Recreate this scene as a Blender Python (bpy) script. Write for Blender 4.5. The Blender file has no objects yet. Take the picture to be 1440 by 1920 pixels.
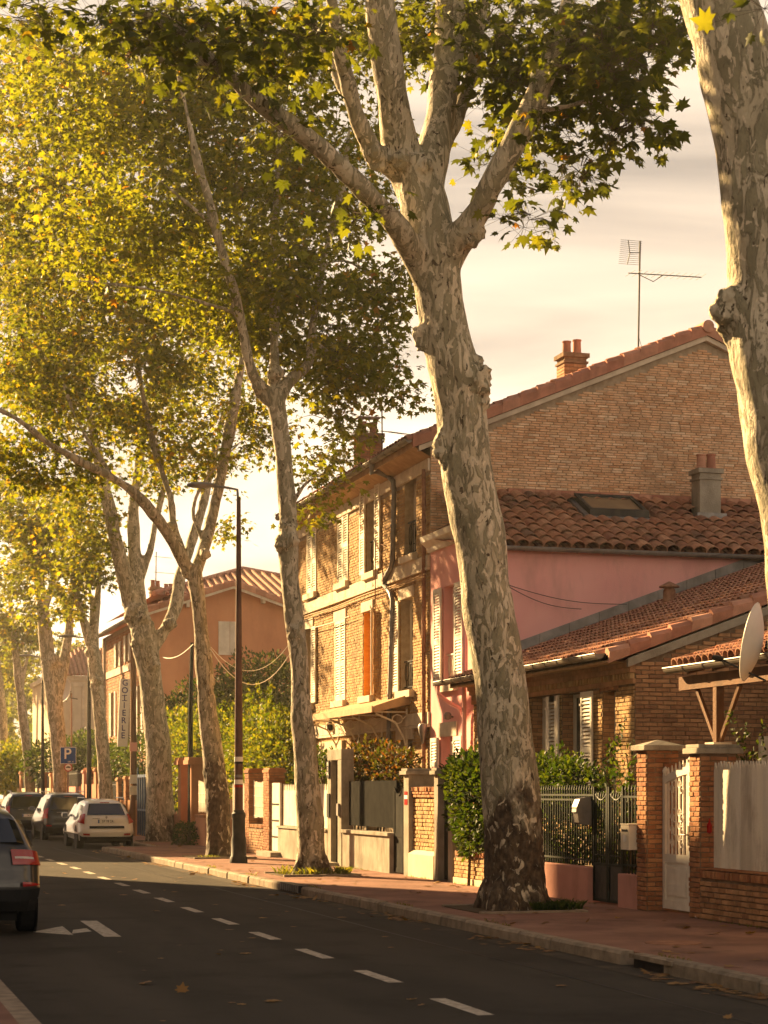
import bpy, math, random
import numpy as np
from mathutils import Vector, Matrix, noise
R = random.Random(11)
NR = np.random.default_rng(5)
SC = bpy.context.scene
COL = SC.collection

# ---------------------------------------------------------------- camera
F, EH, HY = 3600.0, 1.75, 1482.0            # focal length in photo pixels, eye height, horizon row
TH = math.atan(1050 / 3600)                 # angle between the street and the view
CT, ST = math.cos(TH), math.sin(TH)
cam = bpy.data.cameras.new('camera'); co = bpy.data.objects.new('camera', cam); COL.objects.link(co)
co.location = (0, 0, EH); co.rotation_euler = (math.pi / 2, 0, -TH)
cam.sensor_fit = 'VERTICAL'; cam.sensor_height = 36; cam.lens = F / 1920 * 36
cam.shift_y = (HY - 960) / 1920; cam.clip_end = 3000; cam.clip_start = .1
cam.dof.use_dof = True; cam.dof.focus_distance = 34; cam.dof.aperture_fstop = 4.0
SC.camera = co

# ---------------------------------------------------------------- light
SUN_AZ, SUN_EL = math.radians(27), math.radians(23)      # azimuth from +Y towards -X
sun = bpy.data.lights.new('sun', 'SUN'); so = bpy.data.objects.new('sun', sun); COL.objects.link(so)
sdir = Vector((-math.sin(SUN_AZ) * math.cos(SUN_EL), math.cos(SUN_AZ) * math.cos(SUN_EL), math.sin(SUN_EL)))
so.rotation_euler = sdir.to_track_quat('Z', 'Y').to_euler(); so.location = (-20, 40, 40)
sun.energy = 4.6; sun.angle = math.radians(.6); sun.color = (1, .66, .30)
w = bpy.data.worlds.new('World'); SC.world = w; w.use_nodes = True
nt = w.node_tree; nt.nodes.clear()
def N(t, nt=nt, **k):
    n = nt.nodes.new(t)
    for a, b in k.items(): setattr(n, a, b)
    return n
out = N('ShaderNodeOutputWorld'); sky = N('ShaderNodeTexSky', sky_type='NISHITA')
sky.sun_disc = False; sky.sun_elevation = SUN_EL; sky.sun_rotation = -SUN_AZ; sky.dust_density = 3
bg1 = N('ShaderNodeBackground'); bg1.inputs[1].default_value = .05
nt.links.new(sky.outputs[0], bg1.inputs[0])
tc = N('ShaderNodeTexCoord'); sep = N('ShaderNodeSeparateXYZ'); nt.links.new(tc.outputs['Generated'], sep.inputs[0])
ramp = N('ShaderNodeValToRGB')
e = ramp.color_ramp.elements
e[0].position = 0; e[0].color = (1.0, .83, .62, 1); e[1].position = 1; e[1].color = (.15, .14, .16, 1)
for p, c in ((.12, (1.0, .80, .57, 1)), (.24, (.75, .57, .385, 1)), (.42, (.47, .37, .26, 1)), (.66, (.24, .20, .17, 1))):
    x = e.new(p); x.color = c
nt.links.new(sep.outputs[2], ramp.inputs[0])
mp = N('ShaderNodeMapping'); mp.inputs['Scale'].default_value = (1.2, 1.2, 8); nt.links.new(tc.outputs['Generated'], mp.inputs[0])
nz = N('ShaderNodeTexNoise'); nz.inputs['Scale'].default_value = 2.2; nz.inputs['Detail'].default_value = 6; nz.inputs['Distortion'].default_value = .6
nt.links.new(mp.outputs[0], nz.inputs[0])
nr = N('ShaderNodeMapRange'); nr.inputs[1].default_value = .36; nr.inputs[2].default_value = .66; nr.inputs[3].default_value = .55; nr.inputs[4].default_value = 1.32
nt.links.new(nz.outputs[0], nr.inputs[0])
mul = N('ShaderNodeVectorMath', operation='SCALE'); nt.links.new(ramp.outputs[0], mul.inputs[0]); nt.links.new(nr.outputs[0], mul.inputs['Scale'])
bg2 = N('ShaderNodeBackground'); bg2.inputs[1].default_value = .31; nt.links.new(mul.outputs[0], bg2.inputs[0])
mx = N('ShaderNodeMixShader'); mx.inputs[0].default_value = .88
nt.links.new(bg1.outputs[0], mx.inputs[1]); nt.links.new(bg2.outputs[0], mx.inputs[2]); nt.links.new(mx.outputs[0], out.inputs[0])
SC.view_settings.view_transform = 'Standard'; SC.view_settings.look = 'None'
SC.view_settings.exposure = 2.4; SC.view_settings.gamma = 1
SC.view_settings.use_curve_mapping = False

# ---------------------------------------------------------------- photo pixel -> place
def U(px, py, d):                            # point at depth d
    l = (px - 720) / F * d
    return Vector((l * CT + d * ST, -l * ST + d * CT, EH - (py - HY) / F * d))
def onX(px, py, X):                          # point on a plane parallel to the street
    u = (px - 720) / F; return U(px, py, X / (ST + u * CT))
def onY(px, py, Y):                          # point on a plane across the street
    u = (px - 720) / F; return U(px, py, Y / (CT - u * ST))
def G(px, py, z=0.0): return U(px, py, F * (EH - z) / (py - HY))
XW, XF, ZS = 10.6, 12.5, .13                 # garden wall line, house fronts, pavement level
def yw(px, X=XW): return onX(px, 1600, X).y
def zw(px, py, X=XW): return onX(px, py, X).z

# ---------------------------------------------------------------- materials
def material(name, cols, scale=3.0, rough=.8, bump=.2, bscale=40, stretch=(1, 1, 1), metal=0, detail=6, rnd=None, dirt=None, lo=.35, hi=.65, spec=.12):
    """cols: two colours mixed by noise; rnd: list of colours picked per piece; dirt: (colour, amount, scale)"""
    m = bpy.data.materials.new(name); m.use_nodes = True; t = m.node_tree; b = t.nodes['Principled BSDF']
    L = t.links.new
    geo = N('ShaderNodeNewGeometry', t); mp = N('ShaderNodeMapping', t); mp.inputs['Scale'].default_value = stretch
    L(geo.outputs['Position'], mp.inputs[0])
    nz = N('ShaderNodeTexNoise', t); nz.inputs['Scale'].default_value = scale; nz.inputs['Detail'].default_value = detail; L(mp.outputs[0], nz.inputs[0])
    mr = N('ShaderNodeMapRange', t); mr.inputs[1].default_value = lo; mr.inputs[2].default_value = hi; L(nz.outputs[0], mr.inputs[0])
    mix = N('ShaderNodeMix', t, data_type='RGBA'); L(mr.outputs[0], mix.inputs[0])
    mix.inputs[6].default_value = (*cols[0], 1); mix.inputs[7].default_value = (*cols[1], 1); last = mix.outputs[2]
    if rnd:
        at = N('ShaderNodeAttribute', t); at.attribute_name = 'rnd'; oi = N('ShaderNodeObjectInfo', t)
        ad = N('ShaderNodeMath', t, operation='ADD'); L(at.outputs['Fac'], ad.inputs[0]); L(oi.outputs['Random'], ad.inputs[1])
        fr = N('ShaderNodeMath', t, operation='FRACT'); L(ad.outputs[0], fr.inputs[0])
        cr = N('ShaderNodeValToRGB', t); cr.color_ramp.interpolation = 'LINEAR'; e = cr.color_ramp.elements
        e[0].color = (*rnd[0], 1); e[1].color = (*rnd[-1], 1)
        for i in range(1, len(rnd) - 1): x = e.new(i / (len(rnd) - 1)); x.color = (*rnd[i], 1)
        L(fr.outputs[0], cr.inputs[0])
        m2 = N('ShaderNodeMix', t, data_type='RGBA', blend_type='MULTIPLY'); m2.inputs[0].default_value = 1
        L(last, m2.inputs[6]); L(cr.outputs[0], m2.inputs[7]); last = m2.outputs[2]
    if dirt:
        n3 = N('ShaderNodeTexNoise', t); n3.inputs['Scale'].default_value = dirt[2]; n3.inputs['Detail'].default_value = 8; n3.inputs['Roughness'].default_value = .7
        mp3 = N('ShaderNodeMapping', t); mp3.inputs['Scale'].default_value = (1, 1, .35); mp3.inputs['Location'].default_value = (7, 3, 1); L(geo.outputs['Position'], mp3.inputs[0]); L(mp3.outputs[0], n3.inputs[0])
        r3 = N('ShaderNodeMapRange', t); r3.inputs[1].default_value = .5; r3.inputs[2].default_value = .72; r3.inputs[4].default_value = dirt[1]; L(n3.outputs[0], r3.inputs[0])
        m3 = N('ShaderNodeMix', t, data_type='RGBA'); L(r3.outputs[0], m3.inputs[0]); L(last, m3.inputs[6]); m3.inputs[7].default_value = (*dirt[0], 1); last = m3.outputs[2]
    L(last, b.inputs['Base Color'])
    b.inputs['Roughness'].default_value = rough; b.inputs['Metallic'].default_value = metal; b.inputs['Specular IOR Level'].default_value = spec
    if bump:
        n2 = N('ShaderNodeTexNoise', t); n2.inputs['Scale'].default_value = bscale; n2.inputs['Detail'].default_value = 5; L(geo.outputs['Position'], n2.inputs[0])
        bp = N('ShaderNodeBump', t); bp.inputs['Strength'].default_value = bump; bp.inputs['Distance'].default_value = .02; L(n2.outputs[0], bp.inputs['Height']); L(bp.outputs[0], b.inputs['Normal'])
    return m
M = {}
one = ((.82, .82, .82), (1.12, 1.12, 1.12))
M['brick'] = material('brick_ochre', one, 6, .85, .5, 60, rnd=[(.50, .31, .14), (.45, .27, .12), (.54, .37, .18), (.37, .21, .09), (.50, .34, .16), (.45, .29, .13)], dirt=((.12, .075, .045), .55, 1.3))
M['brick_old'] = material('brick_weathered', one, 6, .9, .6, 60, rnd=[(.72, .42, .24), (.76, .52, .33), (.62, .34, .18), (.84, .64, .45), (.68, .40, .23), (.73, .46, .28)], dirt=((.15, .09, .055), .55, .5))
M['brick_dark'] = material('brick_brown', one, 6, .85, .6, 60, rnd=[(.40, .22, .11), (.50, .29, .15), (.29, .15, .08), (.45, .25, .125)], dirt=((.07, .045, .03), .6, 1.6))
M['brick_red'] = material('brick_red', one, 6, .85, .6, 60, rnd=[(.38, .17, .08), (.46, .23, .11), (.30, .125, .06), (.43, .20, .10)], dirt=((.12, .07, .05), .5, 1.6))
M['mortar'] = material('mortar', ((.34, .27, .19), (.45, .36, .26)), 9, .95, .5, 80, dirt=((.14, .10, .07), .6, 1.2))
M['mortar_dark'] = material('mortar_dark', ((.16, .11, .07), (.24, .17, .11)), 9, .95, .5, 80)
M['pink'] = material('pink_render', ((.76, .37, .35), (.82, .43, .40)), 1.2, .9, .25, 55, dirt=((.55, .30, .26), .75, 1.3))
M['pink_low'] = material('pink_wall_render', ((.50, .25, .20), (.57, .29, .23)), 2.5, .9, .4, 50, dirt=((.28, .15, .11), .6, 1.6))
M['orange'] = material('orange_render', ((.58, .29, .165), (.66, .335, .19)), .8, .9, .3, 50, dirt=((.40, .19, .11), .5, .6))
M['orange_dark'] = material('terracotta_render', ((.40, .185, .10), (.48, .235, .13)), 2, .9, .4, 50, dirt=((.2, .1, .06), .5, 2))
M['cream'] = material('cream_render', ((.62, .50, .34), (.70, .57, .40)), 2, .9, .3, 50, dirt=((.35, .26, .18), .4, 1.2))
M['stone'] = material('pale_stone', ((.55, .46, .35), (.68, .58, .45)), 4, .85, .4, 40, dirt=((.25, .19, .14), .5, 2))
M['concrete'] = material('concrete', ((.27, .24, .19), (.38, .34, .27)), 3, .92, .6, 60, dirt=((.10, .085, .06), .7, 2.2))
M['kerb'] = material('kerb_granite', ((.24, .20, .15), (.36, .30, .23)), 8, .85, .5, 90, rnd=[(1, .95, .9), (.8, .78, .74), (1.1, 1.05, 1), (.9, .85, .8)], dirt=((.08, .065, .045), .6, 2))
M['white'] = material('white_paint', ((.66, .61, .52), (.76, .71, .62)), 5, .55, .2, 60, dirt=((.40, .33, .25), .45, 2.5))
M['plank'] = material('whitewashed_plank', ((.60, .55, .46), (.76, .70, .60)), 5, .8, .5, 40, stretch=(1, 1, .15), rnd=[(1, 1, 1), (.85, .83, .8), (1.08, 1.08, 1.06), (.93, .92, .9)], dirt=((.22, .17, .12), .6, 3))
M['shutter'] = material('cream_shutter', ((.70, .62, .48), (.78, .70, .56)), 5, .6, .15, 60, dirt=((.45, .36, .25), .35, 3))
M['wood'] = material('brown_timber', ((.11, .055, .026), (.17, .085, .040)), 6, .7, .4, 40, stretch=(1, 1, .2))
M['amber'] = material('amber_board', ((.75, .30, .03), (.85, .38, .05)), 6, .6, .2, 40, stretch=(1, 1, 3))
M['soffit'] = material('soffit_board', ((.42, .27, .15), (.52, .35, .20)), 5, .8, .3, 40, dirt=((.2, .12, .07), .5, 2))
M['tile'] = material('terracotta_tile', one, 7, .85, .5, 50, rnd=[(.44, .20, .11), (.36, .16, .09), (.50, .26, .15), (.28, .13, .08), (.46, .22, .12), (.18, .11, .075)], dirt=((.07, .055, .04), .8, 1.1))
M['tile2'] = material('terracotta_tile_small', one, 7, .85, .5, 50, rnd=[(.42, .20, .125), (.36, .165, .10), (.48, .25, .16), (.32, .14, .09), (.44, .22, .13)], dirt=((.16, .085, .05), .6, 1.3))
M['verge'] = material('verge_tile', one, 5, .85, .4, 50, rnd=[(.50, .24, .16), (.42, .18, .12), (.58, .31, .21), (.38, .17, .11)], dirt=((.22, .11, .07), .5, 2))
M['pan'] = material('tile_channel', ((.14, .06, .035), (.24, .10, .06)), 6, .9, .5, 40)
M['zinc'] = material('zinc', ((.20, .19, .18), (.30, .28, .26)), 4, .5, .15, 30, metal=.6, dirt=((.10, .08, .06), .5, 2))
M['zinc_light'] = material('pale_zinc', ((.16, .14, .115), (.23, .20, .165)), 4, .4, .1, 30, metal=.3)
M['rust'] = material('rusty_pipe', ((.22, .10, .06), (.34, .18, .11)), 9, .8, .4, 60)
M['green_metal'] = material('green_black_iron', ((.014, .018, .012), (.028, .033, .022)), 8, .6, .2, 60, metal=0)
M['grey_metal'] = material('slate_paint', ((.030, .029, .026), (.055, .052, .044)), 5, .55, .2, 60, dirt=((.16, .13, .09), .4, 3))
M['blue_metal'] = material('blue_paint', ((.03, .06, .14), (.05, .09, .18)), 5, .55, .2, 60)
M['dark_slat'] = material('dark_slat', ((.016, .016, .014), (.028, .026, .022)), 5, .9, .2, 60, spec=.05)
M['black'] = material('black_iron', ((.012, .012, .012), (.03, .028, .025)), 8, .5, .1, 60)
M['lamp_brown'] = material('brown_post_paint', ((.10, .055, .040), (.13, .075, .055)), 5, .5, .15, 60, metal=.2)
M['glass'] = material('window_glass', ((.03, .03, .028), (.05, .048, .042)), 1, .07, 0, spec=.8)
M['curtain'] = material('blind', ((.55, .47, .36), (.63, .55, .43)), 2, .8, .1, 60)
M['asphalt'] = material('asphalt', ((.046, .041, .034), (.076, .066, .053)), .7, .85, .5, 140, stretch=(1.3, .12, 1), dirt=((.026, .023, .019), .75, .8), spec=.06, lo=.3, hi=.7)
M['pave'] = material('red_pavement', ((.20, .105, .076), (.30, .165, .118)), 1.0, .9, .5, 120, dirt=((.10, .066, .046), .75, 1.4))
M['paint'] = material('road_paint', ((.34, .29, .22), (.58, .51, .41)), 14, .8, .3, 140, dirt=((.09, .075, .055), .7, 6))
M['earth'] = material('earth', ((.07, .05, .03), (.12, .085, .05)), 2, .95, .6, 50)
M['skylight_reflection'] = material('skylight_reflection', ((.15, .11, .065), (.22, .16, .09)), 2, .12, 0, spec=.6)  # tan base colour paints the gable's reflection into the pane
M['dish'] = material('dish_white', ((.66, .62, .54), (.72, .68, .60)), 3, .45, .05, 60)
M['red'] = material('red_plastic', ((.35, .015, .01), (.40, .02, .015)), 3, .3, 0)
M['twig'] = material('twig_bark', ((.07, .05, .03), (.15, .11, .065)), 12, .9, .3, 60)
M['gutter'] = material('grimy_gutter', ((.05, .042, .032), (.09, .072, .052)), 3, .9, .5, 120, dirt=((.03, .025, .018), .8, 2))
M['print_white'] = material('print_white', ((.76, .72, .64), (.82, .78, .70)), 8, .6, 0)
M['print_blue'] = material('print_blue', ((.035, .03, .16), (.05, .045, .2)), 8, .6, 0)
M['sign_blue'] = material('sign_blue', ((.02, .07, .25), (.03, .09, .3)), 8, .4, 0)
M['tyre'] = material('tyre_rubber', ((.012, .012, .012), (.02, .02, .02)), 20, .85, .2, 90)
M['alloy'] = material('alloy_rim', ((.25, .24, .22), (.32, .3, .28)), 20, .35, 0, metal=.8)
def paint(name, c, met=.2):
    m = material(name, (c, tuple(x * 1.06 for x in c)), 3, .28, 0, metal=met, spec=.5)
    m.node_tree.nodes['Principled BSDF'].inputs['Coat Weight'].default_value = .6; return m
M['car_white'] = paint('pearl_white_paint', (.68, .64, .56), 0)
M['car_black'] = paint('black_paint', (.012, .014, .016))
M['car_navy'] = paint('dark_green_paint', (.014, .018, .018))
M['car_grey'] = paint('dark_grey_paint', (.035, .033, .032), .3)
M['car_glass'] = material('tinted_glass', ((.012, .014, .014), (.018, .02, .02)), 1, .05, 0, spec=.9)
M['car_trim'] = material('black_trim', ((.015, .015, .015), (.02, .02, .02)), 8, .6, .1, 90)
M['lens'] = material('red_lens', ((.30, .012, .012), (.36, .02, .018)), 3, .12, 0, spec=.7)
M['lens_clear'] = material('clear_lens', ((.5, .42, .38), (.6, .5, .45)), 3, .15, 0, spec=.7)

def bark_mat():
    m = bpy.data.materials.new('plane_bark'); m.use_nodes = True; t = m.node_tree; b = t.nodes['Principled BSDF']; L = t.links.new
    geo = N('ShaderNodeNewGeometry', t)
    def noi(scale, st, det=4, dist=0., loc=(0, 0, 0), rough=.5):
        mp = N('ShaderNodeMapping', t); mp.inputs['Scale'].default_value = st; mp.inputs['Location'].default_value = loc; L(geo.outputs['Position'], mp.inputs[0])
        n = N('ShaderNodeTexNoise', t); n.inputs['Scale'].default_value = scale; n.inputs['Detail'].default_value = det; n.inputs['Distortion'].default_value = dist; n.inputs['Roughness'].default_value = rough
        L(mp.outputs[0], n.inputs[0]); return n.outputs[0]
    def step(v, a, bb):
        r = N('ShaderNodeMapRange', t); r.inputs[1].default_value = a; r.inputs[2].default_value = bb; L(v, r.inputs[0]); return r.outputs[0]
    def mixc(f, a, c):
        x = N('ShaderNodeMix', t, data_type='RGBA'); L(f, x.inputs[0])
        for i, v in ((6, a), (7, c)):
            if isinstance(v, tuple): x.inputs[i].default_value = (*v, 1)
            else: L(v, x.inputs[i])
        return x.outputs[2]
    base = mixc(step(noi(2.2, (1, 1, .5)), .35, .65), (.40, .34, .235), (.56, .49, .36))
    grey = mixc(step(noi(5, (1, 1, .6), loc=(3, 1, 2)), .4, .6), (.22, .195, .125), (.31, .275, .18))
    p1 = noi(7.5, (1, 1, .34), 6, 1.3, (5, 2, 0), .62)
    c1 = mixc(step(p1, .482, .512), base, grey)
    p2 = noi(10.0, (1, 1, .5), 3, .8, (1, 9, 4), .5)
    c2 = mixc(step(p2, .60, .612), c1, (.62, .53, .39))
    p3 = noi(15, (1, 1, .45), 3, .5, (8, 3, 4), .5)
    c3 = mixc(step(p3, .655, .665), c2, (.10, .075, .045))
    fine = noi(60, (1, 1, .5), 4); c4 = N('ShaderNodeMix', t, data_type='RGBA', blend_type='MULTIPLY'); c4.inputs[0].default_value = .5; L(c3, c4.inputs[6])
    gr = N('ShaderNodeMapRange', t); gr.inputs[3].default_value = .6; gr.inputs[4].default_value = 1.4; L(fine, gr.inputs[0]); L(gr.outputs[0], c4.inputs[7])
    at = N('ShaderNodeAttribute', t); at.attribute_name = 'low'
    ad = N('ShaderNodeMath', t, operation='ADD'); L(at.outputs['Fac'], ad.inputs[0]); n5 = noi(2.6, (1, 1, .6), 6, .4, (2, 2, 2), .6)
    sub = N('ShaderNodeMath', t, operation='MULTIPLY_ADD'); L(n5, sub.inputs[0]); sub.inputs[1].default_value = 2.2; sub.inputs[2].default_value = -1.1; L(sub.outputs[0], ad.inputs[1])
    rough = mixc(step(noi(14, (1, 1, .7), 5), .35, .65), (.055, .038, .024), (.14, .10, .062))
    fl = N('ShaderNodeMath', t, operation='MULTIPLY_ADD'); L(step(p2, .57, .60), fl.inputs[0]); fl.inputs[1].default_value = -.42; L(ad.outputs[0], fl.inputs[2])
    c5 = mixc(step(fl.outputs[0], .40, .72), c4.outputs[2], rough)
    L(c5, b.inputs['Base Color']); b.inputs['Roughness'].default_value = .82; b.inputs['Specular IOR Level'].default_value = .25
    hs = N('ShaderNodeMath', t, operation='ADD'); L(step(p1, .47, .53), hs.inputs[0]); L(noi(25, (1, 1, .6), 6), hs.inputs[1])
    bp = N('ShaderNodeBump', t); bp.inputs['Strength'].default_value = .75; bp.inputs['Distance'].default_value = .025; L(hs.outputs[0], bp.inputs['Height']); L(bp.outputs[0], b.inputs['Normal'])
    return m
M['bark'] = bark_mat()

def leaf_mat(name, cols, transl=.5):
    m = bpy.data.materials.new(name); m.use_nodes = True; t = m.node_tree; L = t.links.new
    t.nodes.remove(t.nodes['Principled BSDF']); o = t.nodes['Material Output']
    at = N('ShaderNodeAttribute', t); at.attribute_name = 'rnd'; oi = N('ShaderNodeObjectInfo', t)
    ad = N('ShaderNodeMath', t, operation='ADD'); L(at.outputs['Fac'], ad.inputs[0]); L(oi.outputs['Random'], ad.inputs[1])
    fr = N('ShaderNodeMath', t, operation='FRACT'); L(ad.outputs[0], fr.inputs[0])
    cr = N('ShaderNodeValToRGB', t); e = cr.color_ramp.elements; e[0].color = (*cols[0][1], 1); e[0].position = 0
    e[1].color = (*cols[-1][1], 1); e[1].position = cols[-1][0]
    for p, c in cols[1:-1]: x = e.new(p); x.color = (*c, 1)
    L(fr.outputs[0], cr.inputs[0])
    d = N('ShaderNodeBsdfPrincipled', t); d.inputs['Roughness'].default_value = .6; d.inputs['Specular IOR Level'].default_value = .2; L(cr.outputs[0], d.inputs['Base Color'])
    tr = N('ShaderNodeBsdfTranslucent', t)
    br = N('ShaderNodeMix', t, data_type='RGBA', blend_type='MULTIPLY'); br.inputs[0].default_value = 1; L(cr.outputs[0], br.inputs[6]); br.inputs[7].default_value = (2.0, 2.0, .45, 1); L(br.outputs[2], tr.inputs[0])
    mx = N('ShaderNodeMixShader', t); mx.inputs[0].default_value = transl; L(d.outputs[0], mx.inputs[1]); L(tr.outputs[0], mx.inputs[2]); L(mx.outputs[0], o.inputs[0])
    return m
M['leaf_dark'] = leaf_mat('plane_leaf_green', [(0, (.050, .060, .012)), (.5, (.075, .086, .014)), (.9, (.115, .118, .018)), (.985, (.17, .16, .02)), (1, (.26, .10, .02))], .45)
M['leaf_mid'] = leaf_mat('plane_leaf_olive', [(0, (.085, .098, .014)), (.5, (.13, .138, .018)), (.85, (.18, .17, .02)), (.98, (.26, .22, .03)), (1, (.32, .12, .02))], .55)
M['leaf_gold'] = leaf_mat('plane_leaf_golden', [(0, (.070, .088, .010)), (.4, (.11, .122, .012)), (.8, (.17, .155, .014)), (.98, (.28, .21, .02)), (1, (.32, .14, .02))])
M['leaf_bush'] = leaf_mat('laurel_leaf', [(0, (.020, .038, .009)), (.5, (.036, .058, .012)), (1, (.075, .09, .016))], .35)
M['leaf_lime'] = leaf_mat('privet_leaf_lime', [(0, (.05, .075, .011)), (.5, (.095, .115, .015)), (1, (.20, .17, .025))], .45)
M['leaf_red'] = leaf_mat('photinia_leaf', [(0, (.035, .045, .014)), (.6, (.07, .06, .018)), (1, (.17, .06, .03))], .35)
M['leaf_olive'] = leaf_mat('olive_leaf', [(0, (.06, .075, .04)), (1, (.12, .13, .07))], .3)
M['leaf_dry'] = leaf_mat('dry_leaf', [(0, (.20, .10, .035)), (.5, (.30, .17, .05)), (1, (.13, .06, .025))], .15)
M['grass'] = leaf_mat('grass_blade', [(0, (.06, .08, .02)), (1, (.20, .17, .05))], .4)

# ---------------------------------------------------------------- object helpers
def thing(name, label, cat, loc=(0, 0, 0), group=None):
    o = bpy.data.objects.new(name, None); COL.objects.link(o); o.location = loc; o.empty_display_size = .2
    o['label'] = label; o['category'] = cat
    if group: o['group'] = group
    return o
def rootloc(o):
    v = Vector((0, 0, 0))
    while o is not None: v = v + Vector(o.location); o = o.parent
    return v
def tag(o, label=None, cat=None, group=None, kind=None):
    if label: o['label'] = label
    if cat: o['category'] = cat
    if group: o['group'] = group
    if kind: o['kind'] = kind
    return o
def link(name, me, parent=None, smooth=False):
    o = bpy.data.objects.new(name, me); COL.objects.link(o); o.parent = parent
    if smooth: me.shade_smooth()
    return o
class MB:
    def __init__(s): s.v = []; s.f = []; s.r = []; s.m = []; s.mi = 0; s.mats = []
    def use(s, mat):
        if mat not in s.mats: s.mats.append(mat)
        s.mi = s.mats.index(mat); return s
    def face(s, pts, r=0.0):
        i = len(s.v); s.v += [tuple(p) for p in pts]; s.f.append(tuple(range(i, i + len(pts)))); s.r.append(r); s.m.append(s.mi)
    def hexa(s, c, r=0.0):                   # 8 corners: bottom 4 ccw, top 4
        i = len(s.v); s.v += [tuple(p) for p in c]
        for f in ((3, 2, 1, 0), (4, 5, 6, 7), (0, 1, 5, 4), (1, 2, 6, 5), (2, 3, 7, 6), (3, 0, 4, 7)):
            s.f.append(tuple(i + k for k in f)); s.r.append(r); s.m.append(s.mi)
        return s
    def box(s, a, b, r=0.0):
        (x0, y0, z0), (x1, y1, z1) = a, b
        x0, x1 = min(x0, x1), max(x0, x1); y0, y1 = min(y0, y1), max(y0, y1); z0, z1 = min(z0, z1), max(z0, z1)
        return s.hexa([(x0, y0, z0), (x1, y0, z0), (x1, y1, z0), (x0, y1, z0), (x0, y0, z1), (x1, y0, z1), (x1, y1, z1), (x0, y1, z1)], r)
    def prism(s, poly, ax, a, b, r=0.0):     # poly: 2D points, extruded along axis ax from a to b
        def P3(p, t):
            return {0: (t, p[0], p[1]), 1: (p[0], t, p[1]), 2: (p[0], p[1], t)}[ax]
        n = len(poly); i = len(s.v); s.v += [P3(p, a) for p in poly] + [P3(p, b) for p in poly]
        fs = [tuple(i + k for k in range(n)), tuple(i + n + k for k in reversed(range(n)))]
        fs += [(i + k, i + (k + 1) % n, i + n + (k + 1) % n, i + n + k) for k in range(n)]
        for f in fs: s.f.append(f); s.r.append(r); s.m.append(s.mi)
        return s
    def tube(s, pts, rad, seg=8, cap=True, r=0.0):
        pts = [Vector(p) for p in pts]; n = len(pts)
        rad = rad if hasattr(rad, '__len__') else [rad] * n
        i0 = len(s.v); prev = None
        for k, p in enumerate(pts):
            t = (pts[min(k + 1, n - 1)] - pts[max(k - 1, 0)]).normalized()
            if prev is None: a = t.orthogonal().normalized()
            else: a = (prev - t * prev.dot(t)).normalized()
            prev = a; bb = t.cross(a)
            for q in range(seg):
                an = 2 * math.pi * q / seg; s.v.append(tuple(p + (a * math.cos(an) + bb * math.sin(an)) * rad[k]))
        for k in range(n - 1):
            for q in range(seg):
                q2 = (q + 1) % seg
                s.f.append((i0 + k * seg + q, i0 + k * seg + q2, i0 + (k + 1) * seg + q2, i0 + (k + 1) * seg + q)); s.r.append(r); s.m.append(s.mi)
        if cap:
            s.f.append(tuple(i0 + q for q in reversed(range(seg)))); s.r.append(r); s.m.append(s.mi)
            s.f.append(tuple(i0 + (n - 1) * seg + q for q in range(seg))); s.r.append(r); s.m.append(s.mi)
        return s
    def lathe(s, c, prof, seg=16, axis=2):   # prof: (radius, height)
        return s.tube([(c[0] + (h if axis == 0 else 0), c[1] + (h if axis == 1 else 0), c[2] + (h if axis == 2 else 0)) for r_, h in prof], [max(r_, .0005) for r_, h in prof], seg)
    def build(s, name, mat=None, parent=None, smooth=False, kind=None, bevel=0):
        me = bpy.data.meshes.new(name); L = rootloc(parent)
        V = np.array(s.v, dtype=np.float64).reshape(-1, 3) - np.array(L)
        me.from_pydata(V.tolist(), [], s.f)
        if s.mats:
            for x in s.mats: me.materials.append(x)
            me.polygons.foreach_set('material_index', s.m)
        elif mat is not None: me.materials.append(mat)
        if any(s.r):
            a = me.attributes.new('rnd', 'FLOAT', 'FACE'); a.data.foreach_set('value', s.r)
        me.update()
        o = link(name, me, parent, smooth)
        if smooth: 
            try: me.set_sharp_from_angle(angle=math.radians(40))
            except Exception: pass
        if bevel:
            b = o.modifiers.new('b', 'BEVEL'); b.width = bevel; b.segments = 2; b.limit_method = 'ANGLE'
        if kind: o['kind'] = kind
        return o
def npmesh(name, V, T, mat, parent, attr=None, extra=None, smooth=False):
    V = np.asarray(V, dtype=np.float32) - np.array(rootloc(parent), dtype=np.float32)
    T = np.asarray(T, dtype=np.int32); k = T.shape[1]
    me = bpy.data.meshes.new(name); me.vertices.add(len(V)); me.vertices.foreach_set('co', V.ravel())
    me.loops.add(T.size); me.loops.foreach_set('vertex_index', T.ravel())
    me.polygons.add(len(T)); me.polygons.foreach_set('loop_start', np.arange(0, T.size, k, dtype=np.int32))
    me.update(calc_edges=True); me.materials.append(mat)
    if attr is not None:
        a = me.attributes.new('rnd', 'FLOAT', 'FACE'); a.data.foreach_set('value', np.asarray(attr, dtype=np.float32))
    return link(name, me, parent, smooth)

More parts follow.
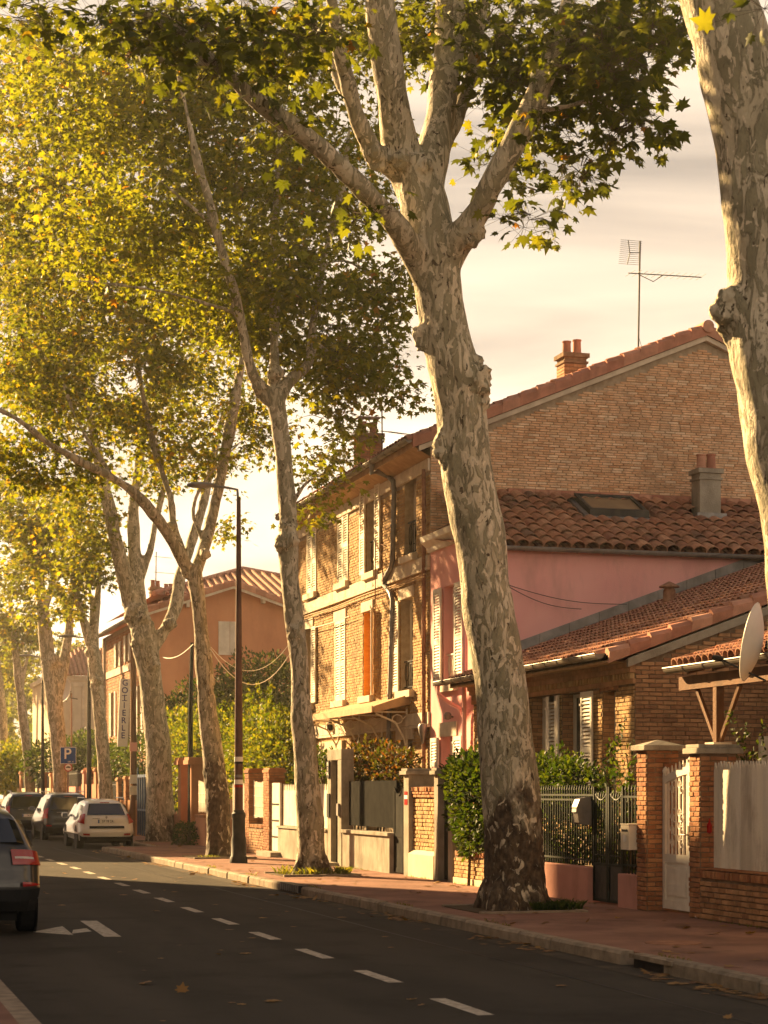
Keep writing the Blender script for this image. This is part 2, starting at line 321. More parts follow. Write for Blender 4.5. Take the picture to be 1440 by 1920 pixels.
def unit_brick(mat):
    mb = MB(); c = .12                        # unit 1 x 1 x 1 block, front edges slightly worn
    v = [(-.5, -.5, 0), (.5, -.5, 0), (.5, .5, 0), (-.5, .5, 0), (-.47, -.42, 1), (.47, -.42, 1), (.47, .42, 1), (-.47, .42, 1)]
    for f in ((4, 5, 6, 7), (0, 1, 5, 4), (1, 2, 6, 5), (2, 3, 7, 6), (3, 0, 4, 7)): mb.face([v[i] for i in f])
    me = bpy.data.meshes.new('brick'); me.from_pydata(mb.v, [], mb.f); me.materials.append(mat); return me
BRICK_MESH = {}
QUOTA = {}
CAMP = Vector((0, 0, EH))
def lay_bricks(parent, O, UD, ND, W, z0, z1, mat, bl=.225, bh=.062, j=.012, proud=.012, holes=(), top=None, quota=300, bond='run', soldier=False, rng=None):
    """bricks on a wall face: O start point, UD along the wall, ND outward; holes (u0,u1,z0,z1)"""
    O = Vector(O); UD = Vector(UD); ND = Vector(ND); rng = rng or R
    rows = []; z = z0 + j; i = 0; H = bh if not soldier else (z1 - z0 - 2 * j)
    while z + H <= z1 + .001 or (z + .03 < z1 and not soldier):
        h = min(H, z1 - z - .004)
        if h < .02: break
        u = j if i % 2 == 0 else j - bl / 2 
        u += (noise.noise((i * .7, 3, z0)) * .02)
        while u < W:
            l = bl if not soldier else bh
            l *= rng.uniform(.92, 1.06)
            a, b = max(u, .004), min(u + l, W - .004)
            segs = [(a, b)]
            for (h0, h1, g0, g1) in holes:
                if z < g1 and z + h > g0:
                    ns = []
                    for (p, q) in segs:
                        if q <= h0 or p >= h1: ns.append((p, q))
                        else:
                            if p < h0 - .03: ns.append((p, h0 - .006))
                            if q > h1 + .03: ns.append((h1 + .006, q))
                    segs = ns
            for (p, q) in segs:
                if q - p < .035: continue
                if top and z + h > min(top(p), top(q)): continue
                rows.append((p, q, z, z + h))
            u += l + j
        z += H + j; i += 1
        if soldier: break
    q = QUOTA.get(parent.name, quota); items = []
    for (a, b, c, d) in rows:
        ctr = O + UD * ((a + b) / 2); ctr.z = (c + d) / 2
        items.append(((ctr - CAMP).length + rng.uniform(0, .3), ctr, b - a, d - c))
    items.sort(key=lambda x: x[0])
    near, far = items[:max(0, min(q, 300))], items[max(0, min(q, 300)):]
    QUOTA[parent.name] = q - len(near)
    key = mat.name
    if key not in BRICK_MESH: BRICK_MESH[key] = unit_brick(mat)
    UP = Vector((0, 0, 1)); U2 = UD if UD.cross(UP).dot(ND) > 0 else -UD
    Lr = rootloc(parent)
    def M4(ctr, w_, h_):
        pr = proud * rng.uniform(.5, 1.5)
        tw = rng.uniform(-.004, .004)
        a = U2 * w_; b = (UP + U2 * tw) * h_; c = (ND + U2 * rng.uniform(-.1, .1)) * pr
        return Matrix(((a.x, b.x, c.x, ctr.x - Lr.x), (a.y, b.y, c.y, ctr.y - Lr.y), (a.z, b.z, c.z, ctr.z - Lr.z), (0, 0, 0, 1)))
    for (_, ctr, w_, h_) in near:
        o = bpy.data.objects.new('brick', BRICK_MESH[key]); COL.objects.link(o); o.parent = parent
        m = M4(ctr, w_, h_); o.matrix_local = m
    if far:
        base = np.array([v.co[:] for v in BRICK_MESH[key].vertices]); nf = len(BRICK_MESH[key].polygons)
        Vs, rs = [], []
        for (_, ctr, w_, h_) in far:
            m = np.array(M4(ctr, w_, h_)); Vs.append(base @ m[:3, :3].T + m[:3, 3] + np.array(Lr)); rs += [rng.random()] * nf
        V = np.concatenate(Vs); nb = len(base)
        T = (np.arange(nb).reshape(nf, 4)[None] + (np.arange(len(far)) * nb)[:, None, None]).reshape(-1, 4)
        o = npmesh('brickwork', V, T, mat, parent, rs); o['kind'] = 'stuff'

def wall_face(mb, O, UD, ND, W, z0, z1, holes=(), rec=.25, thick=.3):
    """wall skin with recessed openings"""
    O = Vector(O); UD = Vector(UD); ND = Vector(ND)
    us = sorted({0, W} | {x for h in holes for x in h[:2]}); zs = sorted({z0, z1} | {x for h in holes for x in h[2:]})
    def P(u, z, d=0): p = O + UD * u - ND * d; return (p.x, p.y, z)
    for a, b in zip(us, us[1:]):
        for c, d in zip(zs, zs[1:]):
            um, zm = (a + b) / 2, (c + d) / 2
            if any(h[0] < um < h[1] and h[2] < zm < h[3] for h in holes): continue
            mb.face([P(a, c), P(b, c), P(b, d), P(a, d)])
    for (a, b, c, d) in holes:
        mb.face([P(a, c), P(a, c, rec), P(a, d, rec), P(a, d)]); mb.face([P(b, c), P(b, d), P(b, d, rec), P(b, c, rec)])
        mb.face([P(a, d), P(a, d, rec), P(b, d, rec), P(b, d)]); mb.face([P(a, c), P(b, c), P(b, c, rec), P(a, c, rec)])

def obox(mb, O, UD, ND, u0, u1, z0, z1, n0, n1, r=0.0):
    """box in wall coordinates (u along, n outward)"""
    O = Vector(O); UD = Vector(UD); ND = Vector(ND)
    def P(u, n, z): p = O + UD * u + ND * n; return (p.x, p.y, z)
    c = [P(u0, n0, z0), P(u1, n0, z0), P(u1, n1, z0), P(u0, n1, z0), P(u0, n0, z1), P(u1, n0, z1), P(u1, n1, z1), P(u0, n1, z1)]
    mb.hexa(c, r)

SLAT = {}
def shutter(parent, O, UD, ND, w_, z0, z1, mat, parts=False, solid=False, name='shutter'):
    """louvred leaf hanging from O along UD, its face towards ND"""
    O = Vector(O); UD = Vector(UD); ND = Vector(ND); mb = MB(); st = .07; t = .035
    obox(mb, O, UD, ND, 0, st, z0, z1, 0, t); obox(mb, O, UD, ND, w_ - st, w_, z0, z1, 0, t)
    mid = z0 + (z1 - z0) * .42
    for (a, b) in ((z0, z0 + .10), (mid, mid + .10), (z1 - .09, z1)): obox(mb, O, UD, ND, st, w_ - st, a, b, .002, t - .002)
    hs = []
    for k in (.12, .88): 
        z = z0 + (z1 - z0) * k; obox(mb, O, UD, ND, -.03, st * .8, z - .02, z + .02, t, t + .01)
    if solid: obox(mb, O, UD, ND, st, w_ - st, z0 + .10, z1 - .09, .012, .022)
    o = mb.build(name, mat, parent)
    if solid: return o
    sp = .062; n = 0
    slats = MB(); pts = []
    for (a, b) in ((z0 + .10, mid), (mid + .10, z1 - .09)):
        k = int((b - a) / sp); 
        for i in range(k):
            z = a + (i + .5) * (b - a) / k; pts.append(z)
    def slat(mb, z):
        def P(u, n_, zz): p = O + UD * u + ND * n_; return (p.x, p.y, zz)
        a, b = st, w_ - st
        c = [P(a, .002, z + .018), P(b, .002, z + .018), P(b, .034, z - .024), P(a, .034, z - .024), P(a, .002, z + .028), P(b, .002, z + .028), P(b, .034, z - .014), P(a, .034, z - .014)]
        mb.hexa(c)
    if parts:
        me = None
        for z in pts:
            if me is None:
                q = MB(); slat(q, z); s0 = q.build('slat', mat, o); me = s0.data; zz = z
            else:
                s = bpy.data.objects.new('slat', me); COL.objects.link(s); s.parent = o; s.location = (0, 0, z - zz)
    else:
        for z in pts: slat(mb2 if False else slats, z)
        s = slats.build('louvres', mat, o); s['kind'] = 'stuff'
    # dark gap behind the louvres is the wall or the window itself
    return o

def window(parent, O, UD, ND, u0, u1, z0, z1, rec, fm, gm=None, bars=1, rail=None, curtain=None):
    gm = gm or M['glass']; mb = MB(); f = .06
    for (a, b, c, d) in ((u0, u0 + f, z0, z1), (u1 - f, u1, z0, z1), (u0 + f, u1 - f, z0, z0 + f), (u0 + f, u1 - f, z1 - f, z1)): obox(mb, O, UD, ND, a, b, c, d, -rec - .03, -rec + .04)
    for k in range(bars):
        m = u0 + (u1 - u0) * (k + 1) / (bars + 1); obox(mb, O, UD, ND, m - .035, m + .035, z0 + f, z1 - f, -rec - .025, -rec + .035)
    fr = mb.build('window', fm, parent)
    edges = [u0 + f] + [u0 + (u1 - u0) * (k + 1) / (bars + 1) for k in range(bars)] + [u1 - f]
    for a, b in zip(edges, edges[1:]):
        p = MB(); obox(p, O, UD, ND, a, b, z0 + f, z1 - f, -rec - .015, -rec); p.build('pane', gm, fr)
    if curtain:
        p = MB(); obox(p, O, UD, ND, u0 + f, u1 - f, z0 + (z1 - z0) * curtain, z1 - f, -rec + .045, -rec + .055); p.build('blind', M['curtain'], fr)
    if rail:
        r = MB(); h = rail[0]; mt = rail[1]
        obox(r, O, UD, ND, u0, u1, z0 + h, z0 + h + .03, -.10, -.07); obox(r, O, UD, ND, u0, u1, z0 + .08, z0 + .10, -.10, -.07)
        n = 7
        for k in range(1, n):
            u = u0 + (u1 - u0) * k / n; obox(r, O, UD, ND, u - .008, u + .008, z0 + .10, z0 + h, -.092, -.078)
        for k in range(3):
            c0 = u0 + (u1 - u0) * (k * 2 + 1) / 6
            pts = []
            for q in range(13):
                an = q / 12 * 2 * math.pi; p = Vector(O) + Vector(UD) * (c0 + math.cos(an) * (u1 - u0) / 8) + Vector(ND) * (-.085); pts.append((p.x, p.y, z0 + .1 + h / 2 + math.sin(an) * h * .3))
            r.tube(pts, .007, 4, False)
        r.build('balcony_rail', mt, fr)
    return fr

TILE = {}
def tile_mesh(key, tw, tl, mat):
    if key in TILE: return TILE[key]
    mb = MB(); n = 6; r0, r1 = tw * .56, tw * .44
    ring = lambda r, y, zf, z0: [(math.cos(math.pi * k / n) * r, y, math.sin(math.pi * k / n) * r * zf + z0) for k in range(n + 1)]
    A = ring(r0, 0, .95, .022); B = ring(r1, tl * 1.15, .95, 0); C = ring(r0 - .014, 0, .95, .020); D = ring(r0 - .014, .06, .95, .018)
    for k in range(n):
        mb.face([A[k], A[k + 1], B[k + 1], B[k]]); mb.face([C[k + 1], A[k + 1], A[k], C[k]][::-1]); 
    me = bpy.data.meshes.new('roof_tile'); me.from_pydata(mb.v, [], mb.f); me.materials.append(mat); me.shade_smooth()
    try: me.set_sharp_from_angle(angle=math.radians(50))
    except Exception: pass
    TILE[key] = me; return me
def roof_tiles(roof, O, A, S, wid, leng, tw, tl, mat, key, quota=300, skip=None, jitter=.012):
    """rows of barrel tiles: O eave corner, A along the eave, S up the slope"""
    O = Vector(O); A = Vector(A).normalized(); S = Vector(S).normalized(); Nn = A.cross(S)
    if Nn.z < 0: A2 = -A; Nn = -Nn
    else: A2 = A
    me = tile_mesh(key, tw, tl, mat); Lr = rootloc(roof)
    nc = int(wid / tw); nrw = int(leng / tl); items = []
    for i in range(nc):
        for k in range(nrw):
            p = O + A * ((i + .5) * tw) + S * (k * tl - .04)
            if skip and skip((i + .5) * tw, (k + .5) * tl): continue
            items.append(((p - CAMP).length, p))
    items.sort(key=lambda x: x[0])
    def M4(p):
        yaw = R.uniform(-.035, .035); a = (A2 + S * yaw).normalized(); s = (S - A2 * yaw + Nn * R.uniform(-.02, .03)).normalized(); n_ = a.cross(s)
        q = p + A2 * R.uniform(-jitter, jitter) + S * R.uniform(-jitter, jitter) + Nn * R.uniform(0, .008)
        return Matrix(((a.x, s.x, n_.x, q.x - Lr.x), (a.y, s.y, n_.y, q.y - Lr.y), (a.z, s.z, n_.z, q.z - Lr.z), (0, 0, 0, 1)))
    for _, p in items[:quota]:
        o = bpy.data.objects.new('roof_tile', me); COL.objects.link(o); o.parent = roof; o.matrix_local = M4(p)
    far = items[quota:]
    if far:
        base = np.array([v.co[:] for v in me.vertices]); nf = len(me.polygons); nb = len(base); Vs = []; rs = []
        for _, p in far:
            m = np.array(M4(p)); Vs.append(base @ m[:3, :3].T + m[:3, 3] + np.array(Lr)); rs += [R.random()] * nf
        T = (np.arange(nb).reshape(nf, 4)[None] + (np.arange(len(far)) * nb)[:, None, None]).reshape(-1, 4)
        o = npmesh('tile_rows', np.concatenate(Vs), T, mat, roof, rs, smooth=True); o['kind'] = 'stuff'

def text(s, size, mat, parent, loc, rot, ext=.004, name='letter', wx=1.0, align='CENTER'):
    c = bpy.data.curves.new(name, 'FONT'); c.body = s; c.size = size; c.extrude = ext; c.align_x = align; c.align_y = 'CENTER'; c.offset = size * .012
    c.materials.append(mat); tmp = bpy.data.objects.new(name, c); me = bpy.data.meshes.new_from_object(tmp); bpy.data.objects.remove(tmp)
    o = bpy.data.objects.new(name, me); COL.objects.link(o); o.parent = parent
    o.location = Vector(loc) - rootloc(parent); o.rotation_euler = rot; o.scale = (wx, 1, 1); return o

YM, XM = (0, 1, 0), (-1, 0, 0)        # street fronts: u runs along +Y, outward is -X
# ================================================================ SETTING
def sheet(name, pts, z, mat, kind='structure'):
    mb = MB(); mb.face([(x, y, z) for x, y in pts]); return tag(mb.build(name, mat), kind=kind)
sheet('ground', [(-260, -80), (260, -80), (260, 420), (-260, 420)], -.02, M['earth'])
KX = 7.66
mb = MB(); mb.face([(-.6, -30, 0), (9.4, -30, 0), (9.4, 230, 0), (-.6, 230, 0)]); tag(mb.build('road', M['asphalt']), kind='structure')
# pavements
def slab(name, x0, x1, y0, y1, mat):
    mb = MB(); mb.box((x0, y0, -.3), (x1, y1, ZS)); return tag(mb.build(name, mat), kind='structure')
slab('pavement', KX + .16, 10.9, -20, 55.2, M['pave']); slab('pavement', 9.36, 10.9, 55.2, 200, M['pave'])
slab('pavement', -4.2, 1.3, -20, 17.0, M['pave']); slab('pavement', -4.2, .34, 17.0, 200, M['pave'])
mb = MB(); mb.box((10.9, 10, -.3), (12.6, 56, .10)); tag(mb.build('garden_ground', M['earth']), kind='structure')
mb = MB(); mb.box((10.9, 56, -.3), (40, 200, .10)); tag(mb.build('garden_ground', M['earth']), kind='structure')
# kerb stones
kerb = bpy.data.objects.new('kerb', None); COL.objects.link(kerb); kerb['kind'] = 'structure'
def kerb_run(x0, x1, y0, y1, step=.98, drops=()):
    y = y0
    me = {}
    while y < y1:
        l = min(step, y1 - y); h = ZS + .008 + R.uniform(-.008, .008)
        if any(a < y + l / 2 < b for a, b in drops): y += l; continue
        mb = MB(); a, b = y + .010, y + l - .010; dx = R.uniform(-.014, .014)
        mb.prism([(x0 + dx, -.2), (x1 + dx, -.2), (x1 + dx, h), (x0 + .035 + dx, h), (x0 + dx + .008, h - .03)], 1, a, b)
        mb.build('kerb_stone', M['kerb'], kerb); y += l
kerb_run(KX, KX + .158, 8, 55.2, drops=((16.6, 17.6),))
mb = MB(); mb.prism([(KX + .16, -.2), (9.36, -.2), (9.36, ZS + .004), (KX + .16, ZS + .004)], 1, 55.202, 55.36); mb.build('kerb_stone', M['kerb'], kerb)
kerb_run(9.2, 9.358, 55.4, 110, 2.0)
mb = MB(); mb.prism([(1.3, -.2), (1.46, -.2), (1.45, ZS), (1.3, ZS)], 1, 5, 17.0); mb.build('kerb_stone', M['kerb'], kerb)
kerb_run(.34, .49, 17.0, 60, 2.0)
# gutter strip of darker concrete along the kerb
mb = MB(); mb.face([(KX - .32, 8, .004), (KX, 8, .004), (KX, 55, .004), (KX - .32, 55, .004)]); tag(mb.build('gutter_strip', M['gutter']), kind='structure')
# kerb drains
for (y0, y1, lab) in ((yw(560, KX) - .1, yw(530, KX) + .1, 'iron grated kerb drain beside the second plane tree'), (16.6, 17.6, 'open kerb inlet in the near kerb at the right')):
    y0, y1 = min(y0, y1), max(y0, y1)
    t = thing('storm_drain', lab, 'drain', (KX - .1, (y0 + y1) / 2, 0))
    mb = MB(); mb.box((KX - .02, y0, .02), (KX + .17, y1, ZS + .02)) ; 
    if lab.startswith('iron'):
        mb.build('frame', M['black'], t)
        for k in range(9):
            y = y0 + (k + .5) * (y1 - y0) / 9; b = MB(); b.box((KX - .035, y - .018, .03), (KX - .018, y + .018, ZS + .01)); b.build('grate_bar', M['zinc'], t)
    else:
        mb = MB(); mb.box((KX + .03, y0 + .06, .0), (KX + .17, y1 - .06, .09)); mb.build('throat', M['black'], t)
        mb = MB(); mb.box((KX, y0 + .01, .092), (KX + .16, y1 - .01, ZS + .006)); mb.build('lid', M['kerb'], t)
# centre dashes: spacing measured in the photograph
road_marks = bpy.data.objects.new('road_marking', None); COL.objects.link(road_marks); road_marks['kind'] = 'structure'
ys = [14.73 + 2.61 * k for k in range(-2, 26)]
for y in ys:
    xc = 4.95 + .0175 * (y - 15) if y < 42 else 5.42 + .004 * (y - 42)
    l = .62; w_ = .07; mb = MB(); r = R.uniform(-.01, .01)
    mb.face([(xc - w_, y - l, .004), (xc + w_ + r, y - l, .004), (xc + w_, y + l, .004), (xc - w_ + r, y + l, .004)]); mb.build('dash', M['paint'], road_marks)
def gp(px, py): p = G(px, py); return (p.x, p.y, .0045)
mb = MB(); mb.face([gp(150, 1727), gp(182, 1727), gp(228, 1757), gp(195, 1757)]); mb.face([gp(137, 1744), gp(162, 1741), gp(172, 1747), gp(135, 1751)]); mb.face([gp(60, 1748), gp(117, 1737), gp(138, 1754)])
mb.build('turn_arrow', M['paint'], road_marks)
# faint old seams in the asphalt
mb = MB()
for x in (6.7,):
    pts = [(x + noise.noise((x, y * .2, 0)) * .06, y) for y in np.arange(8, 60, .8)]
    for (a, b), (c, d) in zip(pts, pts[1:]): mb.face([(a - .012, b, .003), (a + .012, b, .003), (c + .012, d, .003), (c - .012, d, .003)])
tag(mb.build('road_seam', M['black']), kind='structure')

# ================================================================ BRICK HOUSE (three storeys)
YA0, YA1 = 39.3, 51.4
def band(pxa, pxb, pyt, pyb, X=XF, pc=None):
    """opening measured in the photograph: (y0,y1,z0,z1) on the plane X"""
    pc = pc or (pxa + pxb) / 2
    return (onX(pxb, 0, X).y, onX(pxa, 0, X).y, zw(pc, pyb, X), zw(pc, pyt, X))
A = thing('brick_house', 'three-storey ochre brick terraced house with louvred shutters behind the second and third trunks', 'house', (XF, YA0, 0))
ZG = onX(800, 812, 12.1).z           # eaves
def ub(b): return (b[0] - YA0, b[1] - YA0, b[2], b[3])
W1 = band(574, 598, 985, 1112); W2 = band(633, 656, 940, 1092); W3 = band(690, 705, 912, 1073); W4 = band(759, 781, 878, 1041)
M1 = band(575, 585, 1178, 1320); M2 = band(628, 651, 1162, 1314); M3 = band(683, 698, 1146, 1305); M4 = band(752, 775, 1122, 1295)
G4 = band(747, 774, 1387, 1480); GD = band(610, 640, 1385, 1540); G3 = band(680, 700, 1395, 1440)
def tall(b, w_): c = (b[0] + b[1]) / 2; return (c - w_ / 2, c + w_ / 2, b[2], b[3])
wl = {}
for k, b in dict(W1=tall(W1, 1.0), W2=tall(W2, 1.0), W3=tall(W3, .85), W4=W4, M1=tall(M1, .9), M2=tall(M2, 1.0), M3=tall(M3, .85), M4=M4, G4=G4, GD=GD, G3=G3).items():
    wl[k] = ub(b)
wl['GD'] = (wl['GD'][0], wl['GD'][1], .12, 2.6)
holesA = list(wl.values())
OA = (XF, YA0, 0)
mb = MB(); wall_face(mb, OA, YM, XM, YA1 - YA0, 0, ZG - .1, holesA, .27)
XA1 = onY(1320, 615, YA0).x; XB = XA1 + (XA1 - XF); zpk = onY(1320, 615, YA0).z - .25
mb.face([(XF, YA0, 0), (XB, YA0, 0), (XB, YA0, ZG - .1), (XA1, YA0, zpk), (XF, YA0, ZG - .1)])
mb.face([(XF, YA1, 0), (XB, YA1, 0), (XB, YA1, ZG - .1), (XA1, YA1, zpk), (XF, YA1, ZG - .1)])
mb.face([(XB, YA0, 0), (XB, YA1, 0), (XB, YA1, ZG - .1), (XB, YA0, ZG - .1)])
wa = mb.build('wall', M['mortar'], A)
# interior block so no light leaks through the openings
zs1, zs2 = zw(805, 1050, XF), zw(805, 1338, XF)
lint = {k: (v[0] - .08, v[1] + .08, v[3], v[3] + .24) for k, v in wl.items() if k not in ('GD', 'G3')}
bandh = [(0, YA1 - YA0, zs1 - .14, zs1 + .10), (0, YA1 - YA0, zs2 - .22, zs2 + .04), (0, YA1 - YA0, ZG - .62, ZG)]
GW = XB - XF
def gtop(u):
    x = XF + u; return ZG - .12 + (zpk - ZG) * (1 - abs(x - XA1) / (XA1 - XF)) - .03
# gable first takes a share of the individual bricks
QUOTA[A.name] = 180
lay_bricks(A, (XF, YA0, 0), (1, 0, 0), (0, -1, 0), GW, 6.5, zpk, M['brick_old'], bl=.24, bh=.044, j=.011, top=gtop, proud=.02)
QUOTA[A.name] = 120
lay_bricks(A, OA, YM, XM, YA1 - YA0, 1.6, ZG - .3, M['brick'], bl=.17, bh=.056, j=.012, holes=holesA + list(lint.values()) + bandh, proud=.012)
# stone bands, lintels, sills
mb = MB(); y = 0
pieces = MB()
for (a, b, c, d) in bandh[:2]:
    u = 0; i = 0
    while u < YA1 - YA0:
        l = min(.62, YA1 - YA0 - u); obox(pieces, OA, YM, XM, u + .004, u + l - .004, c, d, .004, .05 + R.uniform(0, .004)); u += l
    obox(pieces, OA, YM, XM, 0, YA1 - YA0, c - .07, c - .012, .004, .075)
u = 0
while u < YA1 - YA0:
    l = min(.62, YA1 - YA0 - u); obox(pieces, OA, YM, XM, u + .004, u + l - .004, ZG - .60, ZG - .34, .004, .055); u += l
pieces.build('stone_band', M['stone'], A)
for k, v in lint.items():
    m = MB(); obox(m, OA, YM, XM, v[0], v[1], v[2] + .003, v[3], .003, .045); m.build('lintel', M['stone'], A)
for k, v in wl.items():
    if k in ('GD', 'G3', 'G4'): continue
    m = MB(); obox(m, OA, YM, XM, v[0] - .1, v[1] + .1, v[2] - .16, v[2] - .003, -.05, .13); m.build('sill', M['stone'], A, bevel=.01)
sh = M['shutter']
def pair(k, how, parts=False, leafs=(1, 1)):
    v = wl[k]; w_ = (v[1] - v[0]) / 2
    if how == 'closed':
        shutter(A, (XF, YA0 + v[0], 0), YM, XM, w_ - .005, v[2] + .01, v[3] - .01, sh, parts)
        shutter(A, (XF, YA0 + v[0] + w_ + .005, 0), YM, XM, w_ - .005, v[2] + .01, v[3] - .01, sh, parts)
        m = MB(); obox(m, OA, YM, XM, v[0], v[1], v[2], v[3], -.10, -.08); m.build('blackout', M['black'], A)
    if how == 'open':
        if leafs[0]: shutter(A, (XF - .04, YA0 + v[0] - .01, 0), (0, -1, 0), XM, w_, v[2] + .01, v[3] - .01, sh, parts)
        if leafs[1]: shutter(A, (XF - .04, YA0 + v[1] + .01, 0), YM, XM, w_, v[2] + .01, v[3] - .01, sh, parts)
pair('W1', 'closed'); pair('W2', 'closed'); pair('W3', 'open'); pair('M2', 'closed'); pair('M4', 'open', leafs=(0, 1)); pair('M1', 'open', leafs=(1, 0))
v = wl['M3']; d_ = Vector((-math.sin(.26), -math.cos(.26), 0))
shutter(A, (XF - .03, YA0 + v[0], 0), d_, (-math.cos(.26), math.sin(.26), 0), .45, v[2], v[3], sh)
window(A, OA, YM, XM, *wl['W3'], .25, M['white'], rail=(.75, M['black'])); window(A, OA, YM, XM, *wl['W4'], .25, M['white'], rail=(.75, M['black']), curtain=.35)
window(A, OA, YM, XM, *wl['M4'], .25, M['white'], rail=(.65, M['black'])); window(A, OA, YM, XM, *wl['G4'], .25, M['zinc'])
window(A, OA, YM, XM, *wl['G3'], .25, M['white'], bars=0); window(A, OA, YM, XM, *wl['M1'], .25, M['white'])
m = MB(); v = wl['M3']; obox(m, OA, YM, XM, v[0], v[1], v[2], v[3], -.20, -.17)
for k in range(9):
    z = v[2] + (k + .5) * (v[3] - v[2]) / 9; obox(m, OA, YM, XM, v[0] + .02, v[1] - .02, z - .06, z + .06, -.17, -.155)
m.build('amber_blind', M['amber'], A)
# the far reveal of that window is lined with the same amber boards
m = MB(); obox(m, OA, YM, XM, v[1] - .02, v[1] - .004, v[2], v[3], -.17, -.005); m.build('amber_lining', M['amber'], A)
# front door with cream surround
v = wl['GD']; m = MB(); obox(m, OA, YM, XM, v[0] - .35, v[0] - .02, .1, 3.0, .003, .09); obox(m, OA, YM, XM, v[1] + .02, v[1] + .35, .1, 3.0, .003, .09); obox(m, OA, YM, XM, v[0] - .02, v[1] + .02, 2.62, 3.0, .003, .085); m.build('door_surround', M['cream'], A)
m = MB(); obox(m, OA, YM, XM, v[0], v[1], .12, 2.6, -.22, -.17); dd = m.build('door', M['grey_metal'], A)
m = MB(); obox(m, OA, YM, XM, v[0] + .2, v[1] - .2, 1.5, 2.4, -.17, -.16); m.build('pane', M['glass'], dd)
# porch canopy
ya, yb = onX(708, 0, 11.75).y, onX(585, 0, 11.75).y + .3
zc = onX(650, 1340, 11.7).z
cn = MB(); cn.hexa([(11.65, ya, zc + .02), (XF, ya, zc + .30), (XF, yb, zc + .30), (11.65, yb, zc + .02), (11.65, ya, zc + .07), (XF, ya, zc + .35), (XF, yb, zc + .35), (11.65, yb, zc + .07)])
cano = cn.build('canopy', M['soffit'], A)
m = MB(); m.box((11.60, ya - .04, zc - .04), (11.645, yb + .04, zc + .10)); m.prism([(11.66, zc - .04), (XF - .003, zc + .15), (XF - .003, zc + .38), (11.66, zc + .10)], 1, ya - .04, ya - .005); m.build('fascia', M['soffit'], cano)
for k in range(4):
    y = ya + .15 + k * (yb - ya - .3) / 3; b = MB()
    b.tube([(XF - .03, y, zc - 1.0), (XF - .03, y, zc + .05)], .025, 6)
    b.tube([(XF - .03, y, zc - .9), (XF - .10, y, zc - .6), (XF - .30, y, zc - .25), (11.75, y, zc - .06)], .022, 6)
    b.tube([(XF - .06 + .0, y, zc - .12)] + [(XF - .25 + math.cos(t_) * .12, y, zc - .18 + math.sin(t_) * .10) for t_ in np.linspace(0, 6.0, 12)], .014, 5)
    b.tube([(XF - .03, y, zc - .02), (11.72, y, zc - .02)], .02, 6); b.build('bracket', M['shutter'], cano)
# wall lamp by the door
p = onX(627, 1362, XF); m = MB(); m.lathe((XF - .12, p.y, p.z - .16), [(.02, 0), (.07, .04), (.08, .2), (.04, .3), (.01, .33)], 10); m.tube([(XF, p.y, p.z + .1), (XF - .12, p.y, p.z + .17)], .015, 5); m.build('wall_lamp', M['black'], A)
# eaves, roof
zr = lambda x: ZG + (zpk + .25 - ZG - .05) * (1 - abs(x - XA1) / (XA1 - 12.1)) + .02
rf = MB(); y0, y1 = YA0 - .16, YA1 + .2
for (xa, xb) in ((12.08, XA1), (XA1, 2 * XA1 - 12.08)):
    rf.hexa([(xa, y0, zr(xa) - .1), (xb, y0, zr(xb) - .1), (xb, y1, zr(xb) - .1), (xa, y1, zr(xa) - .1), (xa, y0, zr(xa)), (xb, y0, zr(xb)), (xb, y1, zr(xb)), (xa, y1, zr(xa))])
roofA = rf.build('roof', M['pan'], A)
sl = math.atan2(zr(XA1) - zr(12.08), XA1 - 12.08)
roof_tiles(roofA, (12.0, y0, zr(12.0) + .01), YM, (math.cos(sl), 0, math.sin(sl)), y1 - y0, (XA1 - 12.0) / math.cos(sl), .23, .36, M['verge'], 'tA', quota=0)
# sloped boarded soffit
sf = MB(); sf.face([(12.1, YA0 - .1, ZG - .12), (12.1, YA1 + .1, ZG - .12), (XF - .02, YA1 + .1, ZG - .33), (XF - .02, YA0 - .1, ZG - .33)]); sf.box((12.06, YA0 - .12, ZG - .16), (12.10, YA1 + .1, ZG + .02)); sf.build('soffit', M['soffit'], A)
g = MB(); pr = [(math.cos(t_) * .075, math.sin(t_) * .075) for t_ in np.linspace(math.pi, 2 * math.pi, 9)]
def gutter(mb, P0, P1, r=.08):
    P0 = Vector(P0); P1 = Vector(P1); d = (P1 - P0); n = Vector((d.y, -d.x, 0)).normalized(); k = 8
    rings = []
    for P_ in (P0, P1):
        rings.append([P_ + n * math.cos(math.pi + math.pi * i / k) * r + Vector((0, 0, math.sin(math.pi + math.pi * i / k) * r)) for i in range(k + 1)])
    for i in range(k): mb.face([rings[0][i], rings[1][i], rings[1][i + 1], rings[0][i + 1]])
    mb.tube([rings[0][0], rings[1][0]], .011, 5); mb.tube([rings[0][-1], rings[1][-1]], .011, 5)
    mb.face(rings[0]); mb.face(rings[1])
    L_ = d.length; q = int(L_ / .55)
    for j_ in range(1, q):
        c = P0 + d * (j_ / q); mb.tube([c + n * math.cos(math.pi + math.pi * i / k) * (r + .006) + Vector((0, 0, math.sin(math.pi + math.pi * i / k) * (r + .006))) for i in range(k + 1)], .008, 4)
gutter(g, (11.98, YA0 - .14, ZG + .02), (11.98, YA1 + .1, ZG + .02)); g.build('gutter', M['zinc_light'], A)
